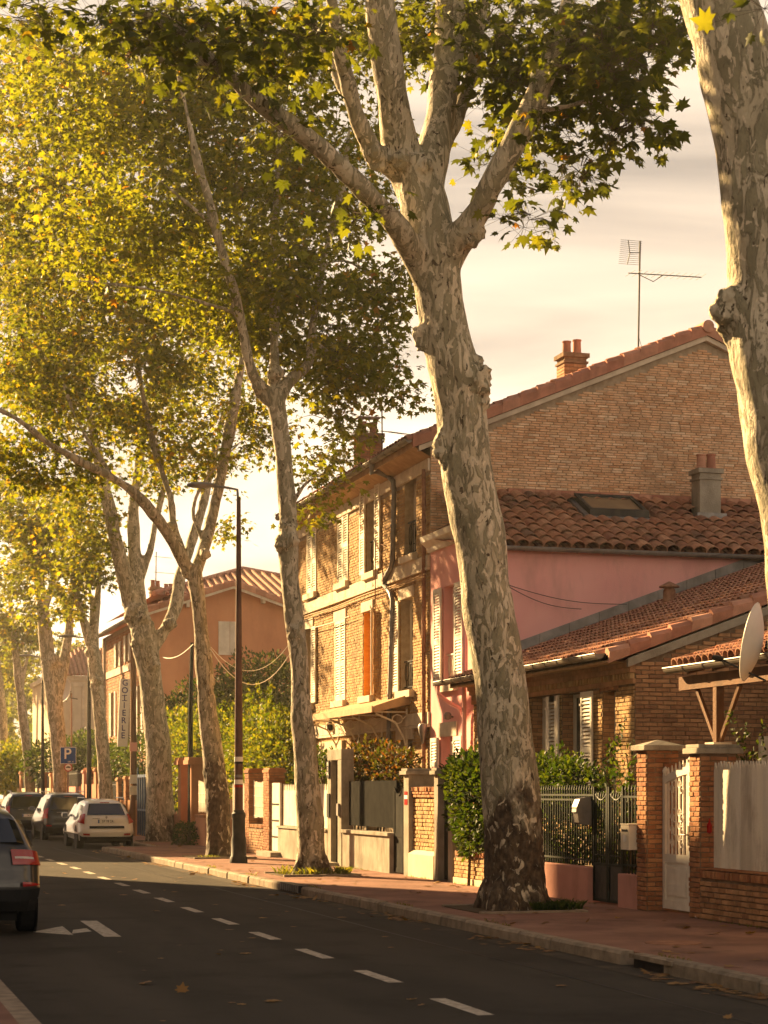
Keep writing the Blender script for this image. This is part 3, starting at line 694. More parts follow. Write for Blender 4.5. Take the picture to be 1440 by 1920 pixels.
# verge tiles up the gable
def verge(parent, X0, X1, zf, Y, n, w=.20, mat=None, edge=.035, drop=.16):
    mat = mat or M['verge']
    for i in range(n):
        a = X0 + (X1 - X0) * i / n; b = X0 + (X1 - X0) * (i + 1) / n + .02 * (1 if X1 > X0 else -1); m = MB()
        za, zb = zf(a), zf(b); lift = .055; ww = w
        q = []
        for (x, z, l) in ((a, za, lift), (b, zb, 0)):
            pr = [(Y - .02, z - drop), (Y - .035 - l * .3, z + .02 + l), (Y + .02, z + .085 + l), (Y + ww * .6, z + .10 + l), (Y + ww, z + .02)]
            q.append([(x, p[0], p[1]) for p in pr])
        for k in range(4): m.face([q[0][k], q[1][k], q[1][k + 1], q[0][k + 1]])
        m.face(q[0]); m.face(q[1][::-1]); m.face([q[0][0], q[0][4], q[1][4], q[1][0]])
        m.build('verge_tile', mat, parent)
verge(roofA, 12.05, XA1, zr, YA0 - .17, 17); verge(roofA, 2 * XA1 - 12.05, XA1, zr, YA0 - .17, 14)
m = MB(); m.tube([(XA1, YA0 - .24, zr(XA1) + .02), (XA1, YA1, zr(XA1) + .02)], .14, 12); m.build('ridge_tile', M['verge'], roofA)
m = MB()
for s in (0, 1):
    xa, xb = (XF - .3, XA1) if s == 0 else (XA1, XB)
    f_ = lambda x: zr(x) - .17
    m.hexa([(xa, YA0 - .14, f_(xa) - .11), (xb, YA0 - .14, f_(xb) - .11), (xb, YA0 - .02, f_(xb) - .11), (xa, YA0 - .02, f_(xa) - .11), (xa, YA0 - .14, f_(xa)), (xb, YA0 - .14, f_(xb)), (xb, YA0 - .02, f_(xb)), (xa, YA0 - .02, f_(xa))])
m.build('verge_moulding', M['stone'], roofA)
# chimneys
def chimney(parent, c, w_, d_, z0, z1, mat, pots=2, potmat=None, cowl=False, cap=.06, brick=True):
    m = MB(); m.box((c[0] - w_ / 2, c[1] - d_ / 2, z0), (c[0] + w_ / 2, c[1] + d_ / 2, z1)); m.box((c[0] - w_ / 2 - cap, c[1] - d_ / 2 - cap, z1 + .002), (c[0] + w_ / 2 + cap, c[1] + d_ / 2 + cap, z1 + .10)); m.box((c[0] - w_ / 2 - cap * .6, c[1] - d_ / 2 - cap * .6, z1 - .14), (c[0] + w_ / 2 + cap * .6, c[1] + d_ / 2 + cap * .6, z1 - .09))
    o = m.build('chimney', M['mortar_dark'] if brick else mat, parent)
    if brick:
        z = z0; i = 0; b = MB()
        while z < z1 - .2:
            for (ax, s) in ((0, -1), (1, -1)):
                L_ = w_ if ax == 0 else d_; u = -L_ / 2 - (.11 if i % 2 else 0)
                while u < L_ / 2:
                    a, e_ = max(u + .006, -L_ / 2), min(u + .215, L_ / 2)
                    if e_ - a > .03:
                        if ax == 0: b.box((c[0] + a, c[1] - d_ / 2 - .012, z), (c[0] + e_, c[1] - d_ / 2 + .01, z + .06), R.random())
                        else: b.box((c[0] - w_ / 2 - .012, c[1] + a, z), (c[0] - w_ / 2 + .01, c[1] + e_, z + .06), R.random())
                    u += .22
            z += .075; i += 1
        tag(b.build('brickwork', mat, o), kind='stuff')
    for k in range(pots):
        x = c[0] + (k - (pots - 1) / 2) * w_ / pots * .95; p = MB(); hh = R.uniform(.26, .34)
        p.lathe((x, c[1], z1 + .10), [(.12, 0), (.125, .04), (.105, .06), (.095, hh), (.11, hh + .01), (.11, hh + .04), (.07, hh + .04)], 12)
        pp = p.build('chimney_pot', potmat or M['verge'], o, smooth=True)
        if cowl:
            q = MB(); q.box((x - .17, c[1] - .17, z1 + .52), (x + .17, c[1] + .17, z1 + .545)); 
            for sx in (-1, 1): q.tube([(x + sx * .1, c[1], z1 + .38), (x + sx * .1, c[1], z1 + .52)], .01, 4)
            q.build('cowl', M['zinc'], o)
    return o
p = onX(690, 865, 13.6); chimney(roofA, (13.6, p.y, 0), .62, .5, p.z - .6, onX(690, 822, 13.6).z, M['brick_red'], 2, M['rust'], True)
p = onY(1072, 712, 42.5); chimney(roofA, (p.x, 42.5, 0), .55, .5, p.z - .8, onY(1072, 674, 42.5).z, M['brick_dark'], 2, M['verge'])
# drainpipes
def pipe(parent, pts, r, mat, name='drainpipe'):
    m = MB(); m.tube(pts, r, 10)
    P_ = [Vector(p) for p in pts]
    for a, b in zip(P_, P_[1:]):
        L_ = (b - a).length
        if L_ > 1.2:
            for k in range(1, int(L_ / 1.1) + 1):
                c = a + (b - a) * (k / (int(L_ / 1.1) + 1)); m.tube([c - (b - a).normalized() * .03, c + (b - a).normalized() * .03], r + .012, 10)
    return m.build(name, mat, parent, smooth=True)
X1 = XF - .09
q = lambda px, py, X=X1: tuple(onX(px, py, X))
pipe(A, [(11.98, onX(697, 868, 11.98).y, ZG - .06), (11.98, onX(697, 868, 11.98).y, ZG - .25), q(706, 884, 12.1), q(728, 893, X1), q(738, 903), q(739, 920), q(736, 1050), q(733, 1064), q(722, 1085), q(721, 1098), q(732, 1112), q(736, 1125), q(726, 1480)], .06, M['zinc'])
pipe(A, [(XF - .08, YA0 + .22, ZG - .55), (XF - .08, YA0 + .22, 1.0)], .045, M['rust'])
m = MB()
for pts in ([(703, 1235), (704, 1020), (712, 1020), (725, 1024)], [(706, 1022), (716, 1040), (718, 1090)]): m.tube([q(a, b, XF - .3) for a, b in pts], .012, 5)
m.build('bracket_conduit', M['rust'], A)
m = MB(); m.tube([(XF - .09, YA0 + .0 + k, zs1 - .30 - .02 * math.sin(k)) for k in np.linspace(.1, YA1 - YA0 - .1, 14)], .018, 5); m.tube([(XF - .10, YA0 + k, zs1 - .36) for k in np.linspace(.1, YA1 - YA0 - .1, 6)], .012, 5); m.build('wall_cable', M['soffit'], A)
# grey alarm/bell housing near the corner
p = onX(792, 1368, XF - .15); m = MB(); m.lathe((XF - .14, p.y, p.z - .3), [(.02, 0), (.04, .08), (.09, .25), (.11, .36), (.08, .42), (.02, .44)], 10); m.build('pipe_hopper', M['zinc'], A, smooth=True)
# aerials
def mast(root, base, h, r=.02): m = MB(); m.tube([base, (base[0], base[1], base[2] + h)], r, 6); return m.build('mast', M['black'], root)
zb = zr(17.0)
p0 = onY(1196, 655, 42.5); p1 = onY(1200, 452, 42.5)
t = thing('tv_aerial', 'tall rooftop television aerial with a grid panel and a long boom above the brick gable', 'aerial', (p0.x, 42.5, p0.z - .6))
m = MB(); m.tube([(p0.x, 42.5, p0.z - .6), tuple(p1)], .022, 6); m.tube([tuple(onY(1197, 630, 42.5)), (p0.x + .25, 42.5, p0.z - .4)], .006, 4); m.build('mast', M['black'], t)
m = MB(); m.tube([tuple(onY(1178, 512, 42.5)), tuple(onY(1315, 520, 42.5))], .013, 5)
for k in range(12):
    c = onY(1182 + k * 12, 512.3 + k * .66, 42.5); m.tube([(c.x - .0, c.y - .28, c.z), (c.x, c.y + .28, c.z)], .006, 4)
m.tube([tuple(onY(1200, 516, 42.4)), tuple(onY(1225, 528, 42.4)), tuple(onY(1243, 516, 42.4))], .010, 5); m.build('boom', M['black'], t)
m = MB()
for k in range(13):
    y = 450 + k * 3.7; m.tube([tuple(onY(1164 - k * .35, y - .5, 42.4)), tuple(onY(1204 - k * .3, y + 2.5, 42.4))], .005, 4)
m.tube([tuple(onY(1178, 450, 42.35)), tuple(onY(1181, 475, 42.35)), tuple(onY(1176, 496, 42.35))], .012, 5); m.tube([tuple(onY(1180, 474, 42.4)), tuple(onY(1200, 474, 42.5))], .012, 5); m.build('grid_panel', M['black'], t)
p0 = onX(717, 850, 13.4); t = thing('tv_aerial', 'thin aerial mast beside the capped chimney of the brick house', 'aerial', tuple(p0 - Vector((0, 0, .4))))
m = MB(); m.tube([tuple(p0 - Vector((0, 0, .4))), tuple(onX(716, 762, 13.4))], .018, 5); m.build('mast', M['grey_metal'], t)
m = MB(); c0, c1 = onX(717, 808, 13.4), onX(768, 815, 13.4) 
m.tube([tuple(c0), tuple(c1)], .01, 4)
for k in range(9): c = c0 + (c1 - c0) * (k / 9 + .08); m.tube([(c.x - .2, c.y, c.z), (c.x + .2, c.y, c.z)], .005, 4)
m.build('boom', M['grey_metal'], t)

# ================================================================ PINK HOUSE
YB0 = onX(888, 0, XF).y; B = thing('pink_house', 'narrow salmon pink rendered house with barrel tiled lean-to roof and skylight', 'house', (XF, YB0, 0))
ZC = zw(805, 1012, XF)                     # cornice
zgB = onY(945, 1024, YB0 - .12).z         # side eaves
XBR = 21.5
P1 = band(832, 857, 1097, 1283); P2 = band(827, 855, 1381, 1480)
OB = (XF, YB0, 0); ubp = lambda b: (b[0] - YB0, b[1] - YB0, b[2], b[3])
hB = [ubp(P1), ubp(P2)]
mb = MB(); wall_face(mb, OB, YM, XM, YA0 - YB0 - .003, 0, ZC - .05, hB, .25)
mb.face([(XF, YB0, 0), (XBR, YB0, 0), (XBR, YB0, zgB - .04), (XF, YB0, zgB - .04)]); mb.face([(XBR, YB0, 0), (XBR, YA0 - .004, 0), (XBR, YA0 - .004, ZC + .5), (XBR, YB0, zgB)])
mb.build('wall', M['pink'], B)
zrB = onY(930, 925, YA0).z                 # top of the lean-to against the gable
# cornice
m = MB(); m.prism([(XF - .003, ZC - .30), (XF - .06, ZC - .30), (XF - .10, ZC - .2), (XF - .22, ZC - .10), (XF - .25, ZC + .02), (XF - .003, ZC + .02)], 1, YB0 - .05, YA0 - .01); m.build('cornice', M['white'], B)
for k, b in enumerate(hB):
    window(B, OB, YM, XM, *b, .24, M['white'], rail=(.62, M['white']) if k == 0 else None)
    m = MB(); obox(m, OB, YM, XM, b[0] - .08, b[1] + .12, b[2] - .15, b[2] - .003, -.04, .12) if k == 0 else obox(m, OB, YM, XM, b[0] - .1, b[1] + .1, b[3] + .003, b[3] + .30, .003, .03); m.build('sill' if k == 0 else 'lintel', M['stone'], B)
    wv = .52
    shutter(B, (XF - .04, YB0 + b[1] + .01, 0), YM, XM, wv, b[2] + .01, b[3] - .01, M['white'], True); shutter(B, (XF - .04, YB0 + b[0] - .01, 0), (0, -1, 0), XM, wv, b[2] + .01, b[3] - .01, M['white'], True)
p = onX(841, 1344, XF - .1); m = MB(); m.lathe((XF - .12, p.y, p.z - .06), [(.03, 0), (.07, .02), (.08, .1), (.05, .15), (.01, .16)], 10); m.tube([(XF, p.y, p.z), (XF - .12, p.y, p.z)], .02, 6); m.build('wall_lamp', M['zinc_light'], B)
# roof (hipped at the street end)
L1 = YA0 - YB0 + .14; rise = zrB - zgB; sB = math.atan2(rise, L1)
rb = MB(); zf_ = lambda y: zgB + rise * (y - (YB0 - .14)) / L1
hx = XF - .2
rb.hexa([(XF + .2, YB0 - .14, zgB - .03), (XBR, YB0 - .14, zgB - .03), (XBR, YA0 - .02, zrB - .03), (XF + 1.7, YA0 - .02, zrB - .03), (XF + .2, YB0 - .14, zgB), (XBR, YB0 - .14, zgB), (XBR, YA0 - .02, zrB), (XF + 1.7, YA0 - .02, zrB)])
rb.face([(hx, YB0 - .14, zgB), (XF + 1.7, YA0 - .02, zrB), (hx, YA0 - .02, ZC + .03)]); rb.face([(hx, YB0 - .14, zgB), (XF + .2, YB0 - .14, zgB), (XF + 1.7, YA0 - .02, zrB)])
roofB = rb.build('roof', M['pan'], B)
# skylight & chimney positions on the roof plane
def onroof(px, py):
    # intersect the view ray with the lean-to plane
    a = U(px, py, 1) - CAMP; d = (zgB - (YB0 - .14) * rise / L1 - CAMP.z) / (a.z - a.y * rise / L1); return CAMP + a * d
sk = [onroof(*p_) for p_ in ((1078, 946), (1187, 949), (1214, 980), (1105, 975))]
sx0, sx1 = min(p_.x for p_ in sk) , max(p_.x for p_ in sk); sxa, sxb = (sk[0].x + sk[3].x) / 2, (sk[1].x + sk[2].x) / 2; sya, syb = (sk[2].y + sk[3].y) / 2, (sk[0].y + sk[1].y) / 2
chb = onroof(1324, 972)
O_r = Vector((XF + .2, YB0 - .2, zgB - .03)); 
def skB(u, v):
    x = O_r.x + u; y = O_r.y + v * math.cos(sB)
    return (sxa - .1 < x < sxb + .1 and sya - .12 < y < syb + .1) or (abs(x - chb.x) < .42 and abs(y - chb.y) < .3) or x < XF + .2 + 1.5 * max(0, (y - YB0)) / L1
roof_tiles(roofB, O_r + Vector((0, 0, .02)), (1, 0, 0), (0, math.cos(sB), math.sin(sB)), XBR - XF - .2, L1 / math.cos(sB), .30, .36, M['tile'], 'tB', quota=295, skip=skB)
# inverted channel tiles between the covers
m = MB(); n = int((XBR - XF - .2) / .30)
for i in range(n + 1):
    x = XF + .2 + i * .30
    for k in range(10):
        y = YB0 - .2 + k * L1 / 10; z = zf_(y); y2 = y + L1 / 10; z2 = zf_(y2)
        pr = [(-.13, .05), (-.07, .012), (.07, .012), (.13, .05)]
        for (a, b), (c, d) in zip(pr, pr[1:]): m.face([(x + a, y, z + b + .012), (x + c, y, z + d + .012), (x + c, y2, z2 + d), (x + a, y2, z2 + b)], R.random())
tag(m.build('channel_tiles', M['tile'], roofB), kind='stuff')
m = MB()
for i in range(24):
    a = XF + 1.7 + i * (XBR - XF - 1.7) / 24; m2 = MB(); m2.box((a + .005, YA0 - .22, zrB - .02), (a + .33, YA0 - .015, zrB + .09)); m2.build('flashing_tile', M['verge'], roofB)
# skylight
m = MB(); zt = lambda y, h: zf_(y) + h
def rbx(m, x0, x1, y0, y1, h0, h1): m.hexa([(x0, y0, zt(y0, h0)), (x1, y0, zt(y0, h0)), (x1, y1, zt(y1, h0)), (x0, y1, zt(y1, h0)), (x0, y0, zt(y0, h1)), (x1, y0, zt(y0, h1)), (x1, y1, zt(y1, h1)), (x0, y1, zt(y1, h1))])
rbx(m, sxa, sxb, sya, sya + .09, .0, .24); rbx(m, sxa, sxb, syb - .09, syb, .0, .24); rbx(m, sxa, sxa + .09, sya + .09, syb - .09, .0, .235); rbx(m, sxb - .09, sxb, sya + .09, syb - .09, .0, .235)
skl = m.build('skylight', M['grey_metal'], B); m = MB(); rbx(m, sxa + .09, sxb - .09, sya + .09, syb - .09, .1, .2); m.build('pane', M['skylight_reflection'], skl)
m = MB(); rbx(m, sxa - .12, sxb + .12, sya - .22, sya - .003, .0, .10); rbx(m, sxa - .12, sxa - .003, sya, syb + .1, .0, .11); m.build('lead_flashing', M['zinc'], skl)
ch = chimney(B, (chb.x, chb.y, 0), .50, .42, chb.z - .2, onY(1324, 890, chb.y).z, M['concrete'], 2, M['verge'], False, .05, brick=False)
m = MB(); m.box((chb.x - .35, chb.y - .30, chb.z - .2), (chb.x + .35, chb.y + .28, chb.z + .08)); m.build('lead_flashing', M['zinc'], ch)
g = MB(); gutter(g, (XF - .15, YB0 - .24, zgB - .02), (XBR, YB0 - .24, zgB - .02), .075); g.build('gutter', M['zinc'], B)
m = MB(); m.tube([(XF - .16, YB0 + .12, ZC - .3), (XF - .16, YB0 + .12, .2)], .05, 8); m.build('drainpipe', M['pink'], B)

# ================================================================ LOW BRICK HOUSE
YC0 = onX(1190, 0, XF).y; C = thing('low_brick_house', 'single-storey ochre brick house with small-tile roof, dentil cornice and white shutters', 'house', (XF, YC0, 0))
ZE = onX(1160, 1226, 12.05).z             # eaves
slC = .365; zc_ = lambda x: ZE + .02 + slC * (x - 12.05)
hC = [band(1054, 1095, 1300, 1495), band(1130, 1155, 1296, 1500), band(997, 1030, 1306, 1495)]
ubc = lambda b: (b[0] - YC0, b[1] - YC0, b[2], b[3])
hc = [ubc(b) for b in hC]; OC = (XF, YC0, 0)
LC = YB0 - YC0 - .004
XRG = 19.8
mb = MB(); wall_face(mb, OC, YM, XM, LC, 0, ZE - .05, hc, .27)
mb.face([(XF, YC0, 0), (XRG, YC0, 0), (XRG, YC0, zc_(XRG) - .1), (XF, YC0, ZE - .05)]); mb.build('wall', M['mortar_dark'], C)
lnt = [(b[0] - .12, b[1] + .12, b[3], b[3] + .28) for b in hc]
QUOTA[C.name] = 170
lay_bricks(C, OC, YM, XM, LC, 1.0, ZE - .45, M['brick'], bl=.17, bh=.052, j=.012, holes=hc + lnt, proud=.014)
QUOTA[C.name] = 125
lay_bricks(C, OC, (1, 0, 0), (0, -1, 0), 4.6, .6, 5.6, M['brick_dark'], bl=.23, bh=.058, j=.012, proud=.016, top=lambda u: zc_(XF + u) - .3)
for b in lnt:                              # soldier-course lintels and brick reveals
    lay_bricks(C, (XF - .001, YC0 + b[0], 0), YM, XM, b[1] - b[0], b[2], b[3], M['brick_red'], bh=.06, soldier=True, quota=0)
for b in hc:
    lay_bricks(C, (XF, YC0 + b[1], 0), (1, 0, 0), (0, -1, 0), .24, b[2], b[3], M['brick_dark'], bl=.20, bh=.058, quota=0, proud=.008)
    window(C, OC, YM, XM, *b, .25, M['white'])
for (u, s) in ((hc[0][1] + .02, 1), (hc[0][0] - .02, -1), (hc[2][1] + .02, 1), (hc[2][0] - .02, -1)):
    shutter(C, (XF - .045, YC0 + u, 0), (0, s, 0), XM, .50, hc[0][2] + .01, hc[0][3] - .01, M['white'], True)
# dentils and moulded brick cornice
m = MB(); obox(m, OC, YM, XM, -.04, LC, ZE - .44, ZE - .36, .003, .05); obox(m, OC, YM, XM, -.04, LC, ZE - .26, ZE - .18, .003, .10); obox(m, OC, YM, XM, -.04, LC, ZE - .179, ZE - .06, .003, .14); m.build('cornice', M['brick_dark'], C)
m = MB(); n = int(LC / .13)
for i in range(n): obox(m, OC, YM, XM, i * .13, i * .13 + .065, ZE - .36, ZE - .262, .003, .085, R.random())
tag(m.build('dentils', M['brick'], C), kind='stuff')
# roof
rb = MB(); xr = XRG
rb.hexa([(12.0, YC0 - .1, zc_(12.0) - .08), (xr, YC0 - .1, zc_(xr) - .08), (xr, YB0 - .005, zc_(xr) - .08), (12.0, YB0 - .005, zc_(12.0) - .08), (12.0, YC0 - .1, zc_(12.0)), (xr, YC0 - .1, zc_(xr)), (xr, YB0 - .005, zc_(xr)), (12.0, YB0 - .005, zc_(12.0))])
rb.box((xr, YC0 - .05, 0), (xr + 3, YB0 - .005, zc_(xr) - .1))
roofC = rb.build('roof', M['pan'], C); sC = math.atan(slC)
roof_tiles(roofC, (11.95, YC0 + .1, zc_(11.95) + .01), YM, (math.cos(sC), 0, math.sin(sC)), YB0 - YC0 - .25, (xr - 11.95) / math.cos(sC), .19, .34, M['tile2'], 'tC', quota=300, jitter=.006)
verge(roofC, 12.0, 19.6, lambda x: zc_(x) - .03, YC0 - .10, 21, w=.17, drop=.10)
m = MB()
f_ = lambda x: zc_(x) - .17
m.hexa([(12.35, YC0 - .09, f_(12.35) - .14), (19.6, YC0 - .09, f_(19.6) - .14), (19.6, YC0 - .02, f_(19.6) - .14), (12.35, YC0 - .02, f_(12.35) - .14), (12.35, YC0 - .09, f_(12.35)), (19.6, YC0 - .09, f_(19.6)), (19.6, YC0 - .02, f_(19.6)), (12.35, YC0 - .02, f_(12.35))])
m.build('verge_moulding', M['concrete'], roofC)
m = MB()
for i in range(11):
    xa, xb = 12.6 + i * .65, 12.6 + i * .65 + .64; h0, h1 = .12, .32
    m2 = MB(); m2.hexa([(xa, YB0 - .05, zc_(xa) + h0), (xb, YB0 - .05, zc_(xb) + h0), (xb, YB0 - .012, zc_(xb) + h0), (xa, YB0 - .012, zc_(xa) + h0), (xa, YB0 - .05, zc_(xa) + h1), (xb, YB0 - .05, zc_(xb) + h1), (xb, YB0 - .012, zc_(xb) + h1), (xa, YB0 - .012, zc_(xa) + h1)]); m2.build('flashing', M['zinc'], roofC)
m = MB(); m.box((12.0, YC0 - .02, ZE - .12), (12.03, YB0, ZE + .03)); m.face([(12.03, YC0, ZE - .08), (12.03, YB0, ZE - .08), (XF - .14, YB0, ZE - .1), (XF - .14, YC0, ZE - .1)]); m.build('soffit', M['soffit'], C)
g = MB(); yL = onX(856, 0, 11.9).y; gutter(g, (11.90, YC0 + .02, ZE + .03), (11.90, max(yL, YB0 + .5), ZE + .03), .085); g.build('gutter', M['zinc_light'], C)
yE = YB0 + .45; m = MB(); m.tube([(11.9, yE, ZE - .04), (11.9, yE, ZE - .2), (12.1, yE, ZE - .36), (12.33, yE - .1, ZE - .5), (XF - .1, yE - .15, ZE - .7), (XF - .1, yE - .15, .2)], .038, 10); m.build('drainpipe', M['pink'], C, smooth=True)
# red roof vent
def onC(px, py):
    a = U(px, py, 1) - CAMP; d = (ZE + .02 - slC * 12.05 - CAMP.z) / (a.z - a.x * slC); return CAMP + a * d
p = onC(1255, 1138); m = MB(); m.lathe((p.x, p.y, p.z - .05), [(.20, 0), (.13, .12), (.12, .38), (.10, .40), (.10, .43), (.20, .43), (.20, .46), (.02, .55)], 10); m.build('roof_vent', M['rust'], C)
m = MB()
for (a, b) in (((950, 1096), (1175, 1133)), ((950, 1098), (1090, 1142))):
    pa, pb = onY(a[0], a[1], YB0 - .15), onY(b[0], b[1], YB0 - .15)
    pts = []
    for k in range(15):
        t_ = k / 14; pp = pa.lerp(pb, t_); pp.z -= .12 * math.sin(math.pi * t_); pts.append(tuple(pp))
    m.tube(pts, .009, 4)
tag(m.build('slack_cable', M['black']), 'two thin slack cables hanging across the pink side wall', 'cable')

# ================================================================ PORCH ROOF AT THE RIGHT
XD = 11.05; yD1 = onX(1265, 0, XD).y; yD0 = yD1 - 6; zD = onX(1290, 1250, XD).z
D = thing('porch', 'small tiled timber porch roof with braced post at the right edge', 'porch', (XD, yD0, 0))
m = MB(); slD = .28; zd = lambda x: zD + .02 + slD * (x - XD)
m.hexa([(XD, yD0, zd(XD) - .05), (14.2, yD0, zd(14.2) - .05), (14.2, yD1, zd(14.2) - .05), (XD, yD1, zd(XD) - .05), (XD, yD0, zd(XD)), (14.2, yD0, zd(14.2)), (14.2, yD1, zd(14.2)), (XD, yD1, zd(XD))])
rD = m.build('roof', M['pan'], D)
roof_tiles(rD, (XD - .05, yD0, zd(XD) + .0), YM, (math.cos(.273), 0, math.sin(.273)), 6, 3.2, .19, .34, M['tile2'], 'tC', quota=150)
m = MB(); m.hexa([(XD, yD1, zd(XD) - .06), (14.2, yD1, zd(14.2) - .06), (14.2, yD1 + .04, zd(14.2) - .06), (XD, yD1 + .04, zd(XD) - .06), (XD, yD1, zd(XD) + .12), (14.2, yD1, zd(14.2) + .16), (14.2, yD1 + .04, zd(14.2) + .16), (XD, yD1 + .04, zd(XD) + .12)]); m.build('verge_board', M['rust'], D)
g = MB(); gutter(g, (XD - .09, yD0, zD + .0), (XD - .09, yD1 + .03, zD + .0), .075); g.build('gutter', M['zinc_light'], D)
m = MB(); m.box((XD + .05, yD0, zD - .30), (XD + .17, yD1 - .02, zD - .12)); m.build('beam', M['wood'], D)
pp = onX(1347, 1392, XD + .11); yp = pp.y
m = MB(); m.box((XD + .055, yp - .05, pp.z), (XD + .165, yp + .05, zD - .302)); m.build('post', M['wood'], D)
for s in (-1, 1):
    m = MB(); m.tube([(XD + .11, yp + s * .03, zD - 1.05), (XD + .11, yp + s * .62, zD - .31)], .035, 4); m.build('brace', M['wood'], D)
m = MB()
for k in range(8): m.hexa([(XD, yD0 + .3 + k * .75, zD - .1), (14.1, yD0 + .3 + k * .75, zd(14.1) - .16), (14.1, yD0 + .37 + k * .75, zd(14.1) - .16), (XD, yD0 + .37 + k * .75, zD - .1), (XD, yD0 + .3 + k * .75, zD - .035), (14.1, yD0 + .3 + k * .75, zd(14.1) - .055), (14.1, yD0 + .37 + k * .75, zd(14.1) - .055), (XD, yD0 + .37 + k * .75, zD - .035)])
m.build('rafters', M['wood'], D)
Dh = thing('rear_house', 'dark brick wall with a pale door under the porch at the right edge', 'house', (14.2, yD0, 0))
m = MB(); m.box((14.25, yD0 - 2, 0), (18, YC0 - 1.8, 4.6)); m.build('wall', M['brick_dark'], Dh)
p = onX(1433, 1300, 14.25); m = MB(); m.box((14.19, p.y - .9, .1), (14.245, p.y + .08, 2.6)); m.build('door', M['plank'], Dh)
# satellite dish
def dish(c, d, axis, name_label, arm=True):
    t = thing('satellite_dish', name_label, 'satellite dish', c); ax = Vector(axis).normalized(); m = MB(); n = 24
    a = ax.orthogonal().normalized(); b = ax.cross(a); rings = []
    for k in range(6):
        r = d / 2 * k / 5; rings.append([Vector(c) + a * math.cos(2 * math.pi * i / n) * r + b * math.sin(2 * math.pi * i / n) * r + ax * (r * r * .28 / (d / 2)) for i in range(n)])
    for k in range(5):
        for i in range(n): m.face([rings[k][i], rings[k][(i + 1) % n], rings[k + 1][(i + 1) % n], rings[k + 1][i]])
    m.tube(rings[5] + [rings[5][0]], .008, 4, False)
    m.build('reflector', M['dish'], t, smooth=True)
    if arm:
        m = MB(); f = Vector(c) + ax * d * .55 + Vector((0, 0, -d * .28)); lo_ = Vector(c) + Vector((0, 0, -d * .46)) + ax * .05
        m.tube([tuple(lo_ - ax * .1), tuple(f)], .013, 5); m.tube([tuple(f - ax * .05), tuple(f + ax * .08)], .035, 8); m.build('feed_arm', M['black'], t)
    m = MB(); bk = Vector(c) - ax * .05; m.tube([tuple(bk), tuple(bk - ax * .22)], .05, 8); m.tube([tuple(bk - ax * .2), tuple(bk - ax * .2 + Vector((0, 0, -.3))), tuple(bk - ax * .2 + Vector((.35, 0, -.35)))], .022, 6); m.build('mount', M['black'], t)
    return t
c = U(1428, 1207, 22.6); dish(tuple(c), .93, (-.92, .05, .24) if False else (-.80, .62, .20), 'white satellite dish seen almost edge-on beneath the porch eaves')
HL1, HL2, HL3 = 16.5, 16.5, 16.5
# ================================================================ GARDEN WALLS, GATES, PILLARS ALONG THE PAVEMENT
OW = (XW, 0, 0)
def wz(px, py): return zw(px, py, XW)
def pillar(px0, px1, depth, ztop, label, mat='brick_red', cap='flat', capw=.06, bricks=True, name='gate_pillar', X=XW, quota=160, capm='concrete', capz=.12):
    y1, y0 = yw(px0, X), yw(px1, X); t = thing(name, label, 'pillar', (X, y0, ZS)); zt = ztop - capz
    m = MB(); m.box((X, y0, 0), (X + depth, y1, zt)); m.build('shaft', M['mortar_dark'] if bricks else M[mat], t)
    if bricks:
        lay_bricks(t, (X, y0, 0), YM, XM, y1 - y0, ZS, zt, M[mat], bl=.16, bh=.052, j=.012, proud=.012, quota=quota)
        lay_bricks(t, (X, y0, 0), (1, 0, 0), (0, -1, 0), depth, ZS, zt, M[mat], bl=.22, bh=.052, j=.012, proud=.010, quota=quota)
    m = MB(); c = capw; a, b = (X - c, y0 - c, zt), (X + depth + c, y1 + c, zt + capz * .6); m.box((a[0], a[1], a[2] + .001), b)
    xm, ym = X + depth / 2, (y0 + y1) / 2
    if cap == 'pyramid':
        q = [(a[0] + .02, a[1] + .02), (b[0] - .02, a[1] + .02), (b[0] - .02, b[1] - .02), (a[0] + .02, b[1] - .02)]
        for k in range(4): p_, r_ = q[k], q[(k + 1) % 4]; m.face([(p_[0], p_[1], b[2]), (r_[0], r_[1], b[2]), (xm, ym, ztop + .03)])
    else: m.box((a[0] + .03, a[1] + .03, b[2] + .001), (b[0] - .03, b[1] - .03, ztop))
    m.build('cap', M[capm], t, bevel=.008)
    return t, y0, y1
# --- far right: low brick wall with white planks
yp20, yp21 = yw(1313), yw(1293); yR = 15.0
t = thing('garden_wall', 'low brown brick garden wall topped by soldier bricks under whitewashed planks at the right edge', 'wall', (XW, yR, ZS))
zl = wz(1340, 1632); m = MB(); m.box((XW, yR, 0), (XW + .30, yp20 - .02, zl - .01)); m.build('core', M['mortar_dark'], t)
lay_bricks(t, (XW, yR, 0), YM, XM, yp20 - .02 - yR, ZS, zl - .12, M['brick_dark'], bl=.17, bh=.055, j=.014, proud=.018, quota=230)
lay_bricks(t, (XW, yR, 0), YM, XM, yp20 - .02 - yR, zl - .12, zl, M['brick_red'], bh=.055, soldier=True, quota=70, proud=.026)
m = MB(); y = yR
while y < yp20 - .08: m.box((XW - .02, y + .006, zl + .0), (XW + .28, y + .06, zl + .012 + R.uniform(0, .006)), R.random()); y += .068
tag(m.build('coping_bricks', M['brick_red'], t), kind='stuff')
fz1 = wz(1340, 1426); t = thing('plank_fence', 'tall whitewashed plank fence with sawtooth top on the low brown brick wall', 'fence', (XW + .2, yR, zl))
y = yp20 - .06; k = 0
